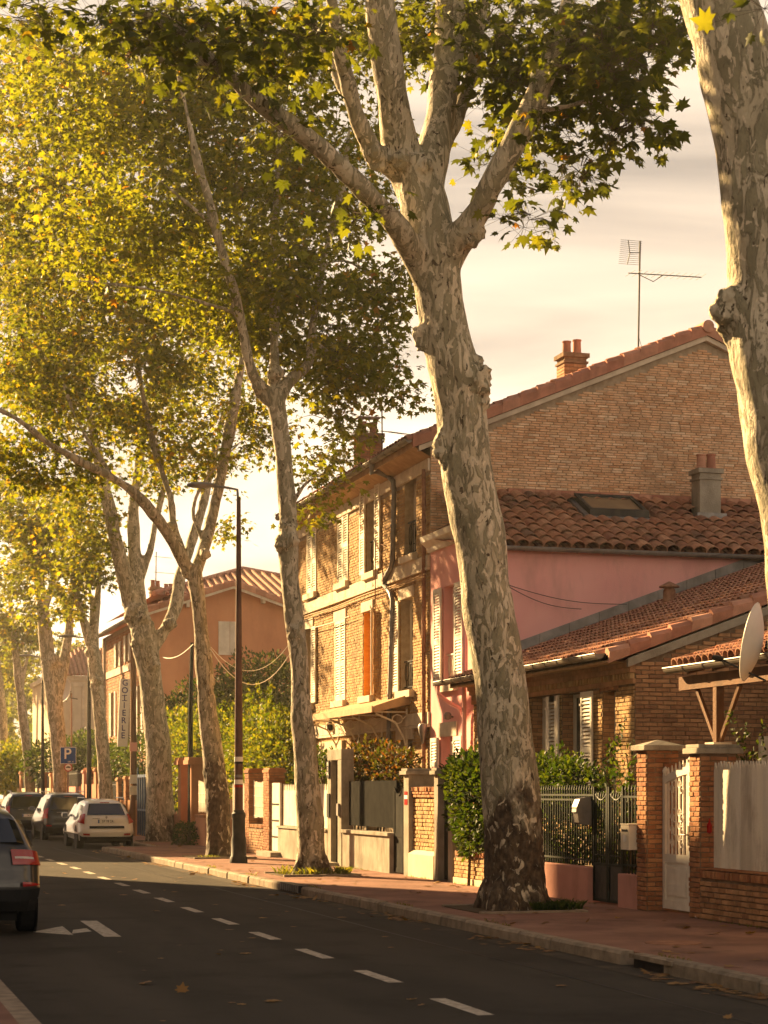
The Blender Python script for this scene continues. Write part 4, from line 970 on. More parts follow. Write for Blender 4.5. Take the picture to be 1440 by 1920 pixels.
while y > yR:
    w_ = .145 + R.uniform(-.006, .006); x = XW + .16 + R.uniform(-.004, .004); zt = fz1 + R.uniform(-.015, .015); m = MB()
    m.prism([(y - w_, zl + .02), (y - .004, zl + .02), (y - .004, zt - .05), (y - w_ * .35, zt), (y - w_ * .65, zt), (y - w_, zt - .05)] if False else [(y - w_, zl + .02), (y - .004, zl + .02), (y - .004, zt - .12), (y - .03, zt - .01), (y - w_ / 2, zt - .11), (y - w_ + .03, zt - .01), (y - w_, zt - .12)], 0, x, x + .022)
    m.build('plank', M['plank'], t); y -= w_; k += 1
m = MB(); m.box((XW + .19, yR, zl + .3), (XW + .23, yp20 - .08, zl + .38)); m.box((XW + .19, yR, fz1 - .35), (XW + .23, yp20 - .08, fz1 - .27)); m.build('rail', M['plank'], t)
p = onX(1330, 1548, XW + .12); t = thing('red_bell_pull', 'small red tag hanging beside the whitewashed plank fence', 'tag', tuple(p)); m = MB(); m.lathe((p.x, p.y, p.z - .1), [(.015, 0), (.035, .02), (.035, .11), (.015, .14), (.006, .19)], 8); m.build('body', M['red'], t)
pillar(1293, 1313, .50, wz(1300, 1396), 'brick gate pillar right of the white gate carrying the timber porch post', 'brick_red', 'flat', .07, quota=150)
yq0, yq1 = yw(1293), yw(1313)
m = MB(); t = thing('post_block', 'pale stone block under the timber porch post', 'block', tuple(pp)); m.box((XD - .02, pp.y - .13, pp.z - .07), (XD + .24, pp.y + .13, pp.z + .0)); m.build('block', M['stone'], t)
_, a1, b1 = pillar(1195, 1213, .46, wz(1200, 1391), 'brick gate pillar with a mossy pyramid cap left of the white gate', 'brick_red', 'pyramid', .07, quota=150)
# --- white ornamental gate
XG = XW + .22; g0, g1 = yw(1293) + .02, a1 - .02; t = thing('white_gate', 'white painted wooden gate with wrought scrolls and an arched picket top', 'gate', (XG, g0, ZS))
zt0, zb0 = wz(1250, 1440), ZS + .04; split = g0 + (g1 - g0) * .34
def leaf(ya, yb, nm, rise):
    zt = lambda y: zt0 - .12 + .14 * math.sin(math.pi / 2 * ((y - ya) / (yb - ya) if rise > 0 else 1 - (y - ya) / (yb - ya))) * 1.0
    m = MB(); f = .075
    zl_, zr_ = zt(ya), zt(yb)
    m.box((XG, ya, zb0), (XG + .05, ya + f, zl_ + .05)); m.box((XG, yb - f, zb0), (XG + .05, yb, zr_ + .05))
    m.box((XG + .003, ya + f, zb0), (XG + .047, yb - f, zb0 + .12)); m.box((XG + .003, ya + f, zb0 + .62), (XG + .047, yb - f, zb0 + .73))
    n = 6
    for k in range(n):
        p_, q_ = ya + f + (yb - ya - 2 * f) * k / n, ya + f + (yb - ya - 2 * f) * (k + 1) / n
        m.hexa([(XG + .003, p_, zt(p_) - .1), (XG + .047, p_, zt(p_) - .1), (XG + .047, q_, zt(q_) - .1), (XG + .003, q_, zt(q_) - .1), (XG + .003, p_, zt(p_)), (XG + .047, p_, zt(p_)), (XG + .047, q_, zt(q_)), (XG + .003, q_, zt(q_))])
    lf = m.build('gate_leaf', M['white'], t)
    m = MB(); m.box((XG + .018, ya + f, zb0 + .12), (XG + .032, yb - f, zb0 + .62)); m.box((XG + .006, ya + f + .06, zb0 + .18), (XG + .018, yb - f - .06, zb0 + .56)); m.build('bottom_panel', M['white'], lf)
    n = max(2, int((yb - ya - 2 * f) / .11))
    for k in range(n):
        y = ya + f + (yb - ya - 2 * f) * (k + .5) / n; m = MB(); m.box((XG + .015, y - .013, zb0 + .73), (XG + .037, y + .013, zt(y) - .1)); m.build('bar', M['white'], lf)
        m = MB(); m.hexa([(XG + .01, y - .016, zt(y)), (XG + .04, y - .016, zt(y)), (XG + .04, y + .016, zt(y)), (XG + .01, y + .016, zt(y)), (XG + .02, y - .006, zt(y) + .10), (XG + .03, y - .006, zt(y) + .10), (XG + .03, y + .006, zt(y) + .10), (XG + .02, y + .006, zt(y) + .10)]); m.build('picket_tip', M['white'], lf)
    m = MB()
    for (z0_, cnt) in ((zb0 + .78, 3), (zt0 - .38, 1)):
        for j_ in range(cnt):
            for s in (-1, 1):
                cy, cz = (ya + yb) / 2 + s * (yb - ya) * .17, z0_ + .09 + j_ * .17
                m.tube([(XG + .012, cy + s * math.cos(a_) * (.065 - a_ * .006), cz + math.sin(a_) * (.08 - a_ * .008)) for a_ in np.linspace(0, 7.5, 18)], .0085, 4)
                m.tube([(XG + .012, cy - s * .06 + s * math.cos(a_) * .05, cz + .08 + math.sin(a_) * .05) for a_ in np.linspace(0, 5, 10)], .008, 4)
    tag(m.build('scrollwork', M['white'], lf), kind='stuff')
    m = MB(); m.tube([(XG + .025, yb - f / 2, zr_ + .05), (XG + .025, yb - f / 2, zr_ + .09), (XG + .025, yb - f / 2, zr_ + .12), (XG + .025, yb - f / 2, zr_ + .15)], [.035, .045, .03, .004], 8); m.tube([(XG + .025, ya + f / 2, zl_ + .05), (XG + .025, ya + f / 2, zl_ + .09), (XG + .025, ya + f / 2, zl_ + .14)], [.03, .04, .004], 8); m.build('finial', M['white'], lf)
    return lf
l1 = leaf(g0, split - .004, 'a', 1); l2 = leaf(split + .004, g1, 'b', -1)
m = MB(); m.box((XG - .012, split + .01, zb0 + .86), (XG - .001, split + .05, zb0 + 1.12)); m.tube([(XG - .01, split + .03, zb0 + 1.0), (XG - .06, split + .03, zb0 + 1.0), (XG - .06, split + .14, zb0 + 1.0)], .011, 6); m.build('handle', M['zinc_light'], l2)
# --- pink low walls, iron fence and iron gate
def iron_bars(parent, ya, yb, X, zb, zt, step=.105, tip=True, mat=None, r=.009, rails=(), name='bar'):
    mat = mat or M['green_metal']; n = int((yb - ya) / step); me = None
    for k in range(n):
        y = ya + (k + .5) * (yb - ya) / n
        if me is None:
            m = MB(); m.box((X - r, y - r, zb), (X + r, y + r, zt))
            if tip: m.hexa([(X - r * 1.7, y - r * 1.7, zt), (X + r * 1.7, y - r * 1.7, zt), (X + r * 1.7, y + r * 1.7, zt), (X - r * 1.7, y + r * 1.7, zt), (X - .002, y - .002, zt + .07), (X + .002, y - .002, zt + .07), (X + .002, y + .002, zt + .07), (X - .002, y + .002, zt + .07)])
            o = m.build(name, mat, parent); me = o.data; yy = y
        else:
            o = bpy.data.objects.new(name, me); COL.objects.link(o); o.parent = parent; o.location = (0, y - yy, 0)
    for z in rails:
        m = MB(); m.box((X - .014, ya, z - .014), (X + .014, yb, z + .014)); m.build('rail', mat, parent)
ya, yb = yw(1195) + .01, yw(1158)
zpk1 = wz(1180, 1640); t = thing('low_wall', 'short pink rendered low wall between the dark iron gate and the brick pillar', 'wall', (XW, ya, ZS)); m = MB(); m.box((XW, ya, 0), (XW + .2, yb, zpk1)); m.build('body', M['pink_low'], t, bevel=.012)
zf1 = wz(1060, 1478)
t = thing('iron_railing', 'dark iron railing above the short pink wall behind the letterbox', 'railing', (XW, ya, zpk1)); iron_bars(t, ya, yb, XW + .1, zpk1, zf1 - .02, rails=(zf1 - .12, zpk1 + .12))
ga, gb = yb + .01, yw(1102); t = thing('iron_gate', 'dark iron double gate with solid lower panels and wavy top bars', 'gate', (XW + .1, ga, ZS)); gm_ = (ga + gb) / 2
for (p_, q_) in ((ga, gm_ - .01), (gm_ + .01, gb)):
    m = MB(); m.box((XW + .08, p_, ZS + .03), (XW + .12, p_ + .04, zf1 + .02)); m.box((XW + .08, q_ - .04, ZS + .03), (XW + .12, q_, zf1 + .02)); m.box((XW + .085, p_ + .04, ZS + .03), (XW + .115, q_ - .04, ZS + .07)); m.box((XW + .085, p_ + .04, zpk1 + .08), (XW + .115, q_ - .04, zpk1 + .12)); m.box((XW + .09, p_ + .04, zpk1 + .22), (XW + .11, q_ - .04, zpk1 + .24))
    lf = m.build('gate_leaf', M['green_metal'], t); m = MB(); m.box((XW + .095, p_ + .04, ZS + .07), (XW + .105, q_ - .04, zpk1 + .08)); m.build('bottom_panel', M['grey_metal'], lf)
    iron_bars(lf, p_ + .05, q_ - .05, XW + .1, zpk1 + .12, zf1 - .12, .085)
    m = MB(); m.tube([(XW + .1, p_ + (q_ - p_) * s, zf1 - .04 - .13 * math.sin(math.pi * (s if p_ < gm_ - .2 else s)) ) for s in np.linspace(0, 1, 9)], .013, 5); m.build('top_rail', M['green_metal'], lf)
ya, yb = gb + .02, yw(1018) + 2.0
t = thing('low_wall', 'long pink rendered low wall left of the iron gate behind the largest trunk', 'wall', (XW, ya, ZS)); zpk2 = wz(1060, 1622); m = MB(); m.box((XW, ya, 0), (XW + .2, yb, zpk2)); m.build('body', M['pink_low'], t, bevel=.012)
t = thing('iron_railing', 'long dark iron railing of close spiked bars above the pink wall', 'railing', (XW, ya, zpk2)); iron_bars(t, ya, yb, XW + .1, zpk2 + .02, zf1 - .02, .095, rails=(zf1 - .10, zf1 - .17, zpk2 + .1))
p = onX(1090, 1520, XW - .02); t = thing('letterbox', 'grey rounded letterbox fixed to the iron railing', 'letterbox', tuple(p)); m = MB(); m.prism([(p.x + .1, p.z - .2), (p.x - .07, p.z - .18), (p.x - .11, p.z + .05), (p.x - .06, p.z + .17), (p.x + .1, p.z + .2)], 1, p.y - .12, p.y + .12); m.build('box', M['zinc'], t, bevel=.012); m = MB(); m.hexa([(p.x - .118, p.y - .08, p.z - .02), (p.x - .108, p.y - .08, p.z - .02), (p.x - .108, p.y + .08, p.z - .02), (p.x - .118, p.y + .08, p.z - .02), (p.x - .112, p.y - .08, p.z + .03), (p.x - .1, p.y - .08, p.z + .03), (p.x - .1, p.y + .08, p.z + .03), (p.x - .112, p.y + .08, p.z + .03)]); m.build('label_plate', M['print_white'], t)
p = onX(1184, 1570, XW - .02); t = thing('letterbox', 'cream letterbox on the rail beside the mossy capped brick pillar', 'letterbox', tuple(p)); m = MB(); m.box((p.x - .1, p.y - .14, p.z - .17), (p.x + .1, p.y + .14, p.z + .17)); m.box((p.x - .11, p.y - .15, p.z + .171), (p.x + .1, p.y + .15, p.z + .185)); m.build('box', M['shutter'], t, bevel=.008); m = MB(); m.box((p.x - .106, p.y - .10, p.z + .08), (p.x - .101, p.y + .10, p.z + .11)); m.build('slot', M['black'], t); m = MB(); m.box((p.x - .106, p.y - .04, p.z - .06), (p.x - .101, p.y + .04, p.z + .03)); m.build('label_plate', M['print_white'], t)
# --- brick low wall under the hedge (behind and left of the largest trunk)
def low_brick(px0, px1, py_top, px_ref, label, mat='brick', plaster=None, quota=250, X=XW, bl=.17, ya=None, yb=None):
    ya = yw(px1) if ya is None else ya; yb = yw(px0) if yb is None else yb; t = thing('garden_wall', label, 'wall', (X, ya, ZS)); zt = wz(px_ref, py_top); m = MB(); m.box((X, ya, 0), (X + .22, yb, zt - .01)); m.build('core', M['mortar_dark'], t); z0 = ZS
    if plaster: z0 = wz(px_ref, plaster); m = MB(); m.box((X - .035, ya, 0), (X - .001, yb, z0)); m.build('plaster_base', M['cream'], t)
    lay_bricks(t, (X, ya, 0), YM, XM, yb - ya, z0, zt - .11, M[mat], bl=bl, bh=.055, j=.013, proud=.014, quota=quota)
    lay_bricks(t, (X, ya, 0), YM, XM, yb - ya, zt - .11, zt, M['brick_red'], bh=.055, soldier=True, quota=40, proud=.024)
    return t, ya, yb, zt
low_brick(853, 905, 1594, 860, 'low brick wall with a plaster foot under the overhanging laurel hedge', plaster=1645, ya=yw(1018) + 2.05, yb=yw(853))
# narrow door between concrete pillars
pillar(840, 848, .30, wz(845, 1436), 'plain concrete gatepost right of the narrow dark door by the laurel hedge', 'concrete', bricks=False, capw=.0)
pillar(814, 821, .42, wz(818, 1440), 'concrete gatepost with a slab cap left of the narrow dark door', 'concrete', bricks=False, capw=.07)
ya, yb = yw(840), yw(821); t = thing('metal_door', 'narrow dark metal garden door between two concrete posts', 'door', (XW + .1, ya, ZS)); m = MB(); m.box((XW + .12, ya + .005, ZS + .02), (XW + .16, yb - .005, wz(830, 1462))); m.build('panel', M['green_metal'], t); m = MB(); m.box((XW + .03, ya + .05, 1.0), (XW + .118, ya + .2, 1.15)); m.build('lock_box', M['black'], t)
# brick panel between concrete pillars
ya, yb = yw(813.5), yw(766); XP = XW + .10; zt = wz(795, 1474); t = thing('garden_wall', 'sunlit brick wall panel with dentil top and thick plaster base between concrete posts', 'wall', (XW, ya, ZS)); m = MB(); m.box((XP, ya, 0), (XP + .2, yb, zt - .01)); m.build('core', M['mortar_dark'], t)
zpb = wz(790, 1600); m = MB(); m.prism([(XW - .01, 0), (XP + .0, 0), (XP + .0, zpb + .05), (XP - .04, zpb + .03), (XW - .01, zpb - .03)], 1, ya + .003, yb - .003); m.build('plaster_base', M['cream'], t)
lay_bricks(t, (XP, ya, 0), YM, XM, yb - ya, zpb + .04, zt - .22, M['brick'], bl=.15, bh=.06, j=.014, proud=.016, quota=240)
lay_bricks(t, (XP - .02, ya, 0), YM, XM, yb - ya, zt - .22, zt - .10, M['brick_red'], bl=.2, bh=.05, proud=.02, quota=30)
lay_bricks(t, (XP - .01, ya, 0), YM, XM, yb - ya, zt - .11, zt, M['brick_red'], bh=.055, soldier=True, quota=30, proud=.035)
pc, a_, b_ = pillar(757, 766, .62, wz(760, 1441), 'concrete gatepost with slab cap and red warning sticker by the grey iron gate', 'concrete', bricks=False, capw=.07)
for k, (y0_, y1_, mt) in enumerate(((1484, 1491, 'red'), (1491, 1498, 'print_white'), (1498, 1509, 'red'))):
    zz0, zz1 = wz(761, y1_), wz(761, y0_); m = MB(); m.box((XW - .006 , a_ + .06, zz0), (XW - .001, b_ - .05, zz1)); m.build('sticker', M[mt], pc)
# grey iron gate
ya, yb = yw(757) + .01, yw(731); zt = wz(745, 1478); t = thing('iron_gate', 'slate grey metal gate with curved top beside the concrete low wall', 'gate', (XW + .1, ya, ZS)); ym_ = (ya + yb) / 2 - .15
for (p_, q_) in ((ya, ym_ - .01), (ym_ + .01, yb)):
    m = MB(); m.box((XW + .08, p_, ZS + .03), (XW + .12, p_ + .05, zt)); m.box((XW + .08, q_ - .05, ZS + .03), (XW + .12, q_, zt)); m.box((XW + .085, p_ + .05, ZS + .03), (XW + .115, q_ - .05, ZS + .12)); m.box((XW + .085, p_ + .05, .85), (XW + .115, q_ - .05, .92)); m.box((XW + .095, p_ + .05, ZS + .12), (XW + .105, q_ - .05, .85))
    lf = m.build('gate_leaf', M['dark_slat'], t); m = MB(); m.box((XW + .094, p_ + .05, .92), (XW + .102, q_ - .05, zt - .1)); m.tube([(XW + .09, p_ + (q_ - p_) * s, zt + .02 - .16 * math.sin(math.pi * s)) for s in np.linspace(0, 1, 9)], .014, 5); m.build('upper_sheet', M['dark_slat'], lf)
# concrete low wall with slatted fence
ya, yb = yw(730), yw(642); zt = wz(700, 1566); t = thing('low_wall', 'streaked concrete low wall with a coping slab under the dark slatted fence', 'wall', (XW, ya, ZS)); m = MB(); m.box((XW, ya, 0), (XW + .30, yb, zt)); m.build('body', M['concrete'], t); m = MB(); m.box((XW - .05, ya - .03, zt + .002), (XW + .33, yb, zt + .07)); m.build('coping', M['concrete'], t, bevel=.008)
zt2 = wz(690, 1464); t = thing('slatted_fence', 'dark grey fence of narrow upright slats on the concrete low wall', 'fence', (XW + .12, ya, zt + .1))
iron_bars(t, ya, yb, XW + .16, zt + .16, zt2, .058, tip=False, mat=M['dark_slat'], r=.016, name='slat')
m = MB(); m.box((XW + .185, ya, zt + .30), (XW + .21, yb, zt + .42)); m.box((XW + .185, ya, zt2 - .25), (XW + .21, yb, zt2 - .13)); m.build('rail', M['dark_slat'], t); m = MB(); m.box((XW + .212, ya, zt + .2), (XW + .22, yb, zt2 - .04)); m.build('backing_sheet', M['black'], t)
m = MB()
for k in range(4): y = ya + .3 + k * (yb - ya - .6) / 3; m.box((XW + .17, y - .02, zt + .07), (XW + .21, y + .02, zt + .4))
m.build('fence_foot', M['grey_metal'], t)
# tall concrete portal
y0, y1, y2, y3 = yw(640), yw(632), yw(624), yw(613.5); zt = wz(640, 1404); t = thing('gate_portal', 'tall square concrete entrance portal with nameplates and a dark door', 'portal', (XW, y0, ZS))
m = MB(); m.box((XW, y0, 0), (XW + .28, y0 + .32, zt - .24)); m.box((XW, y3 - .32, 0), (XW + .28, y3, zt - .24)); m.box((XW, y0, zt - .238), (XW + .28, y3, zt)); m.build('frame', M['concrete'], t, bevel=.015)
m = MB(); m.box((XW + .12, y0 + .325, ZS + .03), (XW + .16, y3 - .325, zt - .26)); m.build('door', M['green_metal'], t)
for (py0, py1, px_, s) in ((1427, 1459, 612, 'BIS\n2\nBAL'), (1488, 1532, 612, '')):
    p0, p1 = onX(px_, py1, XW - .02), onX(px_, py0, XW - .02); m = MB(); m.box((XW - .03, y3 - .26, p0.z), (XW - .004, y3 - .06, p1.z)); pl = m.build('nameplate', M['black'], t)
    if s: 
        for k, ln in enumerate(s.split('\n')): text(ln, .10, M['print_white'], pl, (XW - .034, y3 - .16, p1.z - .07 - k * .105), (math.pi / 2, 0, -math.pi / 2), .002)
p0 = onX(634, 1518, XW - .03); m = MB(); m.box((XW - .05, y0 + .10, p0.z - .13), (XW - .002, y0 + .24, p0.z + .13)); m.build('intercom', M['zinc'], t)
m = MB(); m.box((XW - .28, y0 + .25, ZS), (XW - .002, y3 - .25, ZS + .07)); m.build('step', M['concrete'], t)
# white picket fence on a concrete plinth
ya, yb = y3 + .02, yw(521); zt = wz(560, 1555); t = thing('low_wall', 'stained concrete plinth under the white picket fence', 'wall', (XW, ya, ZS)); m = MB(); m.box((XW, ya, 0), (XW + .25, yb, zt)); m.build('body', M['concrete'], t); m = MB(); m.box((XW - .04, ya, zt + .002), (XW + .27, yb + .0, zt + .05)); m.build('coping', M['concrete'], t)
zt2 = wz(560, 1470); t = thing('picket_fence', 'white close-boarded fence with picket tips behind the second trunk', 'fence', (XW + .1, ya, zt)); me = None; n = int((yb - ya) / .17)
for k in range(n):
    y = ya + (k + .5) * (yb - ya) / n
    if me is None:
        m = MB(); m.prism([(y - .08, zt + .06), (y + .08, zt + .06), (y + .08, zt2 - .16), (y + .05, zt2 - .14), (y + .03, zt2 - .03), (y, zt2), (y - .03, zt2 - .03), (y - .05, zt2 - .14), (y - .08, zt2 - .16)], 0, XW + .12, XW + .145); o = m.build('picket', M['white'], t); me = o.data; yy = y
    else: o = bpy.data.objects.new('picket', me); COL.objects.link(o); o.parent = t; o.location = (0, y - yy, 0)
m = MB(); m.box((XW + .146, ya, zt2 - .35), (XW + .18, yb, zt2 - .27)); m.box((XW + .146, ya, zt + .2), (XW + .18, yb, zt + .28)); m.build('rail', M['white'], t)
ya, yb = yb + .02, yw(505); t = thing('wooden_door', 'white wooden garden door standing above a stone step', 'door', (XW + .1, ya, ZS + .1)); m = MB(); m.box((XW + .05, ya, ZS + .13), (XW + .10, yb, wz(512, 1468))); m.build('panel', M['white'], t); m = MB()
for z in (.6, 1.0, 1.4): m.box((XW + .03, ya + .1, z), (XW + .049, yb - .1, z + .03))
m.build('hinge', M['black'], t)
m = MB(); m.box((XW - .25, ya - .3, ZS), (XW + .04, yb + .4, ZS + .12)); m.build('step', M['concrete'], t)
# brick piers with reed mat
_, p1a, p1b = pillar(494, 505, .40, wz(500, 1440), 'red brick pier left of the white wooden door', 'brick_red', capw=.03, capm='brick_red', quota=60)
_, p2a, p2b = pillar(459, 467, .40, wz(460, 1441), 'red brick pier just right of the lamp post', 'brick_red', capw=.03, capm='brick_red', quota=60)
t, wa_, wb_, wzt = low_brick(0, 0, 1545, 480, 'low brick wall under the white reed screen between two brick piers', 'brick_dark', ya=p1b + .01, yb=p2a - .01, quota=150)
def mat_screen(ya, yb, z0, z1, label):
    t = thing('reed_screen', label, 'screen', (XW + .1, ya, z0)); m = MB(); n = int((yb - ya) / .05)
    for k in range(n): y = ya + (k + .5) * (yb - ya) / n; s = math.sin(k / n * math.pi); m.box((XW + .1, y - .016, z0 + .03 * s + R.uniform(0, .03)), (XW + .115, y + .016, z1 - .07 * s + R.uniform(-.02, .02)), R.random())
    tag(m.build('reeds', M['plank'], t), kind='stuff'); m = MB()
    for z in np.linspace(z0 + .1, z1 - .15, 4): m.tube([(XW + .095, ya + (yb - ya) * s, z - .03 * math.sin(math.pi * s)) for s in np.linspace(0, 1, 6)], .008, 4)
    m.build('binding', M['white'], t)
mat_screen(wa_ + .05, wb_ - .05, wzt + .12, wz(480, 1462), 'white reed screen sagging between two brick piers right of the lamp post')
# white picket gate and further panels up to the fourth trunk
ya, yb = p2b + .05, yw(429); zt2 = wz(435, 1468); t = thing('picket_gate', 'white picket gate seen between the lamp post and the third trunk', 'gate', (XW + .1, ya, ZS))
n = 12
for k in range(n): y = ya + (k + .5) * (yb - ya) / n; m = MB(); m.prism([(y - .035, ZS + .05), (y + .035, ZS + .05), (y + .035, zt2 - .06), (y, zt2), (y - .035, zt2 - .06)], 0, XW + .1, XW + .12); m.build('picket', M['white'], t)
m = MB(); m.box((XW + .121, ya, .5), (XW + .15, yb, .58)); m.box((XW + .121, ya, 1.3), (XW + .15, yb, 1.38)); m.build('rail', M['white'], t)
ya, yb = yb + .05, yw(384); t = thing('garden_wall', 'rendered low wall hidden behind the third trunk', 'wall', (XW, ya, ZS)); m = MB(); m.box((XW, ya, 0), (XW + .25, yb, .95)); m.build('body', M['orange_dark'], t)
ya, yb = yb + .02, yw(366); wzz = wz(375, 1533); t = thing('garden_wall', 'orange rendered low wall between the orange pillars and the third trunk', 'wall', (XW, ya, ZS)); m = MB(); m.box((XW, ya, 0), (XW + .25, yb, wzz)); m.build('body', M['orange'], t); m = MB(); m.box((XW - .03, ya, wzz + .002), (XW + .27, yb, wzz + .09)); m.build('coping', M['brick_red'], t)
mat_screen(ya, yb, wzz + .12, wz(375, 1462), 'white reed screen beside the orange pillars')
pillar(352, 358.5, 1.0, wz(355, 1420), 'orange rendered gate pillar with stepped cap, the nearer of the pair', 'orange_dark', 'flat', .12, False, capm='orange_dark', capz=.22)
pillar(334, 339, .7, wz(336, 1421), 'orange rendered gate pillar with stepped cap, the one beside the fourth trunk', 'orange_dark', 'flat', .12, False, capm='orange_dark', capz=.22)
ya, yb = yw(352), yw(339); t = thing('wooden_door', 'brown garden door between the two orange pillars', 'door', (XW + .2, ya, ZS)); m = MB(); m.box((XW + .25, ya, ZS), (XW + .3, yb, wz(345, 1450))); m.build('panel', M['orange_dark'], t)
# beyond the fourth trunk
ya, yb = yw(333) , yw(275); t = thing('garden_wall', 'rendered wall hidden behind the fourth trunk', 'wall', (XW, ya, ZS)); m = MB(); m.box((XW, ya, 0), (XW + .2, yb, 1.0)); m.build('body', M['orange_dark'], t)
ya, yb = yb + .05, yw(257); zt2 = wz(266, 1452); t = thing('blue_gate', 'blue painted metal gate left of the fourth trunk', 'gate', (XW, ya, ZS)); m = MB()
for k in range(5): y = ya + .03 + (yb - ya - .06) * k / 4; m.box((XW + .0, y - .03, ZS + .05), (XW + .05, y + .03, zt2 + (.25 if k in (0, 4) else 0)))
m.box((XW + .01, ya, ZS + .9), (XW + .04, yb, ZS + .97)); m.box((XW + .01, ya, zt2 - .1), (XW + .04, yb, zt2)); m.build('frame', M['blue_metal'], t); m = MB(); m.box((XW + .055, ya, ZS + .1), (XW + .065, yb, zt2 - .15)); m.build('sheet', M['grey_metal'], t)
spec = [(248, 244, 'brick_dark', 1455, 'brown brick garden pillar beside the sign pole', 1), (236, 232, 'brick_red', 1455, 'red brick garden pillar left of the sign pole', 1), (222, 218, 'brick_dark', 1458, 'brick garden pillar right of the fifth trunk', 1),
        (180, 176, 'orange_dark', 1440, 'dark red rendered pillar just left of the fifth trunk', 0), (168, 164, 'orange_dark', 1443, 'dark red rendered pillar behind the grey lamp post', 0), (157, 154, 'pink_low', 1444, 'pinkish pillar left of the grey lamp post', 0),
        (104, 101, 'concrete', 1443, 'pale capped pillar left of the sixth trunk', 0), (95, 92.5, 'orange', 1450, 'orange pillar with capping left of the pale pillar', 0), (83, 81, 'brick_red', 1448, 'brick pillar near the far lamp post', 0), (38, 36.5, 'orange', 1447, 'orange pillar between the two farthest trunks', 0)]
for (a, b, mt, py, lb, br) in spec: pillar(b, a, .5, wz((a + b) / 2, py), lb, mt, 'flat', .05, bool(br), capm=mt, quota=20)
for (a, b, mt, py, lb) in ((255, 200, 'brick_red', 1500, 'low red brick wall between pillars behind the parked white car'), (197, 150, 'orange_dark', 1470, 'dark red rendered wall behind the dark minivan'), (148, 100, 'pink_low', 1475, 'dull pink garden wall behind the sixth trunk'), (98, 30, 'cream', 1478, 'pale garden wall at the far end of the street')):
    ya, yb = yw(a) + .4, yw(b); t = thing('garden_wall', lb, 'wall', (XW + .05, ya, ZS)); zt = wz((a + b) / 2, py); m = MB(); m.box((XW + .05, ya, 0), (XW + .25, yb, zt)); m.build('body', M[mt], t)
    m = MB(); n = int((yb - ya) / .16)
    for k in range(n): y = ya + .16 * k; m.box((XW + .12, y - .02, zt), (XW + .14, y + .02, zt + .7))
    m.box((XW + .11, ya, zt + .55), (XW + .15, yb, zt + .6)); m.build('railing', M['grey_metal'] if mt != 'orange_dark' else M['orange_dark'], t)

# ================================================================ FARTHER HOUSES
YE = 76.0; xe0 = onY(277, 1300, YE).x; E_ = thing('orange_house', 'orange rendered gable house with white shutters and tiled roof behind the bushes', 'house', (xe0, YE, 0))
apx = onY(434, 1098, YE); xe1 = 2 * apx.x - xe0; zeL = onY(277, 1147, YE).z; YE1 = 89
v = onY(409, 1228, YE), onY(452, 1166, YE)
m = MB(); m.face([(xe0, YE, 0), (xe1 + 3, YE, 0), (xe1 + 3, YE, zeL - 1), (xe1, YE, zeL - .1), (apx.x, YE, apx.z - .1), (xe0, YE, zeL - .1)]); m.face([(xe1 + 3, YE, 0), (xe1 + 3, YE1, 0), (xe1 + 3, YE1, zeL), (xe1 + 3, YE, zeL)]); m.build('gable_wall', M['orange'], E_)
m = MB(); hE = []
for (px, w_, pt, pb) in ((268, .9, 1170, 1225), (240, .9, 1190, 1240), (222, .9, 1205, 1250), (263, .9, 1285, 1390), (243, .9, 1290, 1390), (213, 1.0, 1298, 1380)):
    c = onX(px, 0, xe0).y; hE.append((c - YE - w_ / 2, c - YE + w_ / 2, zw(px, pb, xe0), zw(px, pt, xe0)))
hE = [h_ for h_ in hE if h_[0] > .1 and h_[1] < YE1 - YE - .1]
OE = (xe0, YE, 0); wall_face(m, OE, YM, XM, YE1 - YE, 0, zeL - .1, hE, .2); m.build('street_wall', M['mortar'], E_)
lay_bricks(E_, OE, YM, XM, YE1 - YE, .5, zeL - .3, M['brick_red'], bl=.3, bh=.12, j=.02, holes=hE, quota=0, proud=.015)
for h_ in hE:
    mb2 = MB(); obox(mb2, OE, YM, XM, h_[0], h_[1], h_[2], h_[3], -.18, -.14); mb2.build('window', M['glass'], E_)
    if h_[0] < 99: shutter(E_, (xe0 - .03, YE + h_[0], 0), (0, -1, 0), XM, .42, h_[2], h_[3], M['white'], solid=True); shutter(E_, (xe0 - .03, YE + h_[1], 0), YM, XM, .42, h_[2], h_[3], M['white'], solid=True)
m = MB(); zb_ = zw(240, 1252, xe0); obox(m, OE, YM, XM, 0, YE1 - YE, zb_ - .15, zb_ + .15, .003, .06); zb_ = zw(240, 1405, xe0); obox(m, OE, YM, XM, 0, YE1 - YE, zb_ - .15, zb_ + .15, .003, .06); m.build('stone_band', M['stone'], E_)
for s in (0, 1):
    xa = v[0].x + s * (v[1].x - v[0].x) / 2; m = MB(); m.box((xa + .008, YE - .05, v[0].z), (xa + (v[1].x - v[0].x) / 2 - .008, YE - .01, v[1].z)); o = m.build('shutter', M['white'], E_)
    m = MB()
    for z in (v[0].z + .2, v[1].z - .25): m.box((xa + .03, YE - .062, z), (xa + (v[1].x - v[0].x) / 2 - .03, YE - .051, z + .06))
    m.build('batten', M['white'], o)
m = MB(); fz = lambda x: zeL + (apx.z - zeL) * (1 - abs(x - apx.x) / (apx.x - xe0))
for (xa, xb) in ((xe0 - .5, apx.x), (apx.x, xe1 + .6)):
    m.hexa([(xa, YE - .45, fz(xa)), (xb, YE - .45, fz(xb)), (xb, YE1, fz(xb)), (xa, YE1, fz(xa)), (xa, YE - .45, fz(xa) + .12), (xb, YE - .45, fz(xb) + .12), (xb, YE1, fz(xb) + .12), (xa, YE1, fz(xa) + .12)])
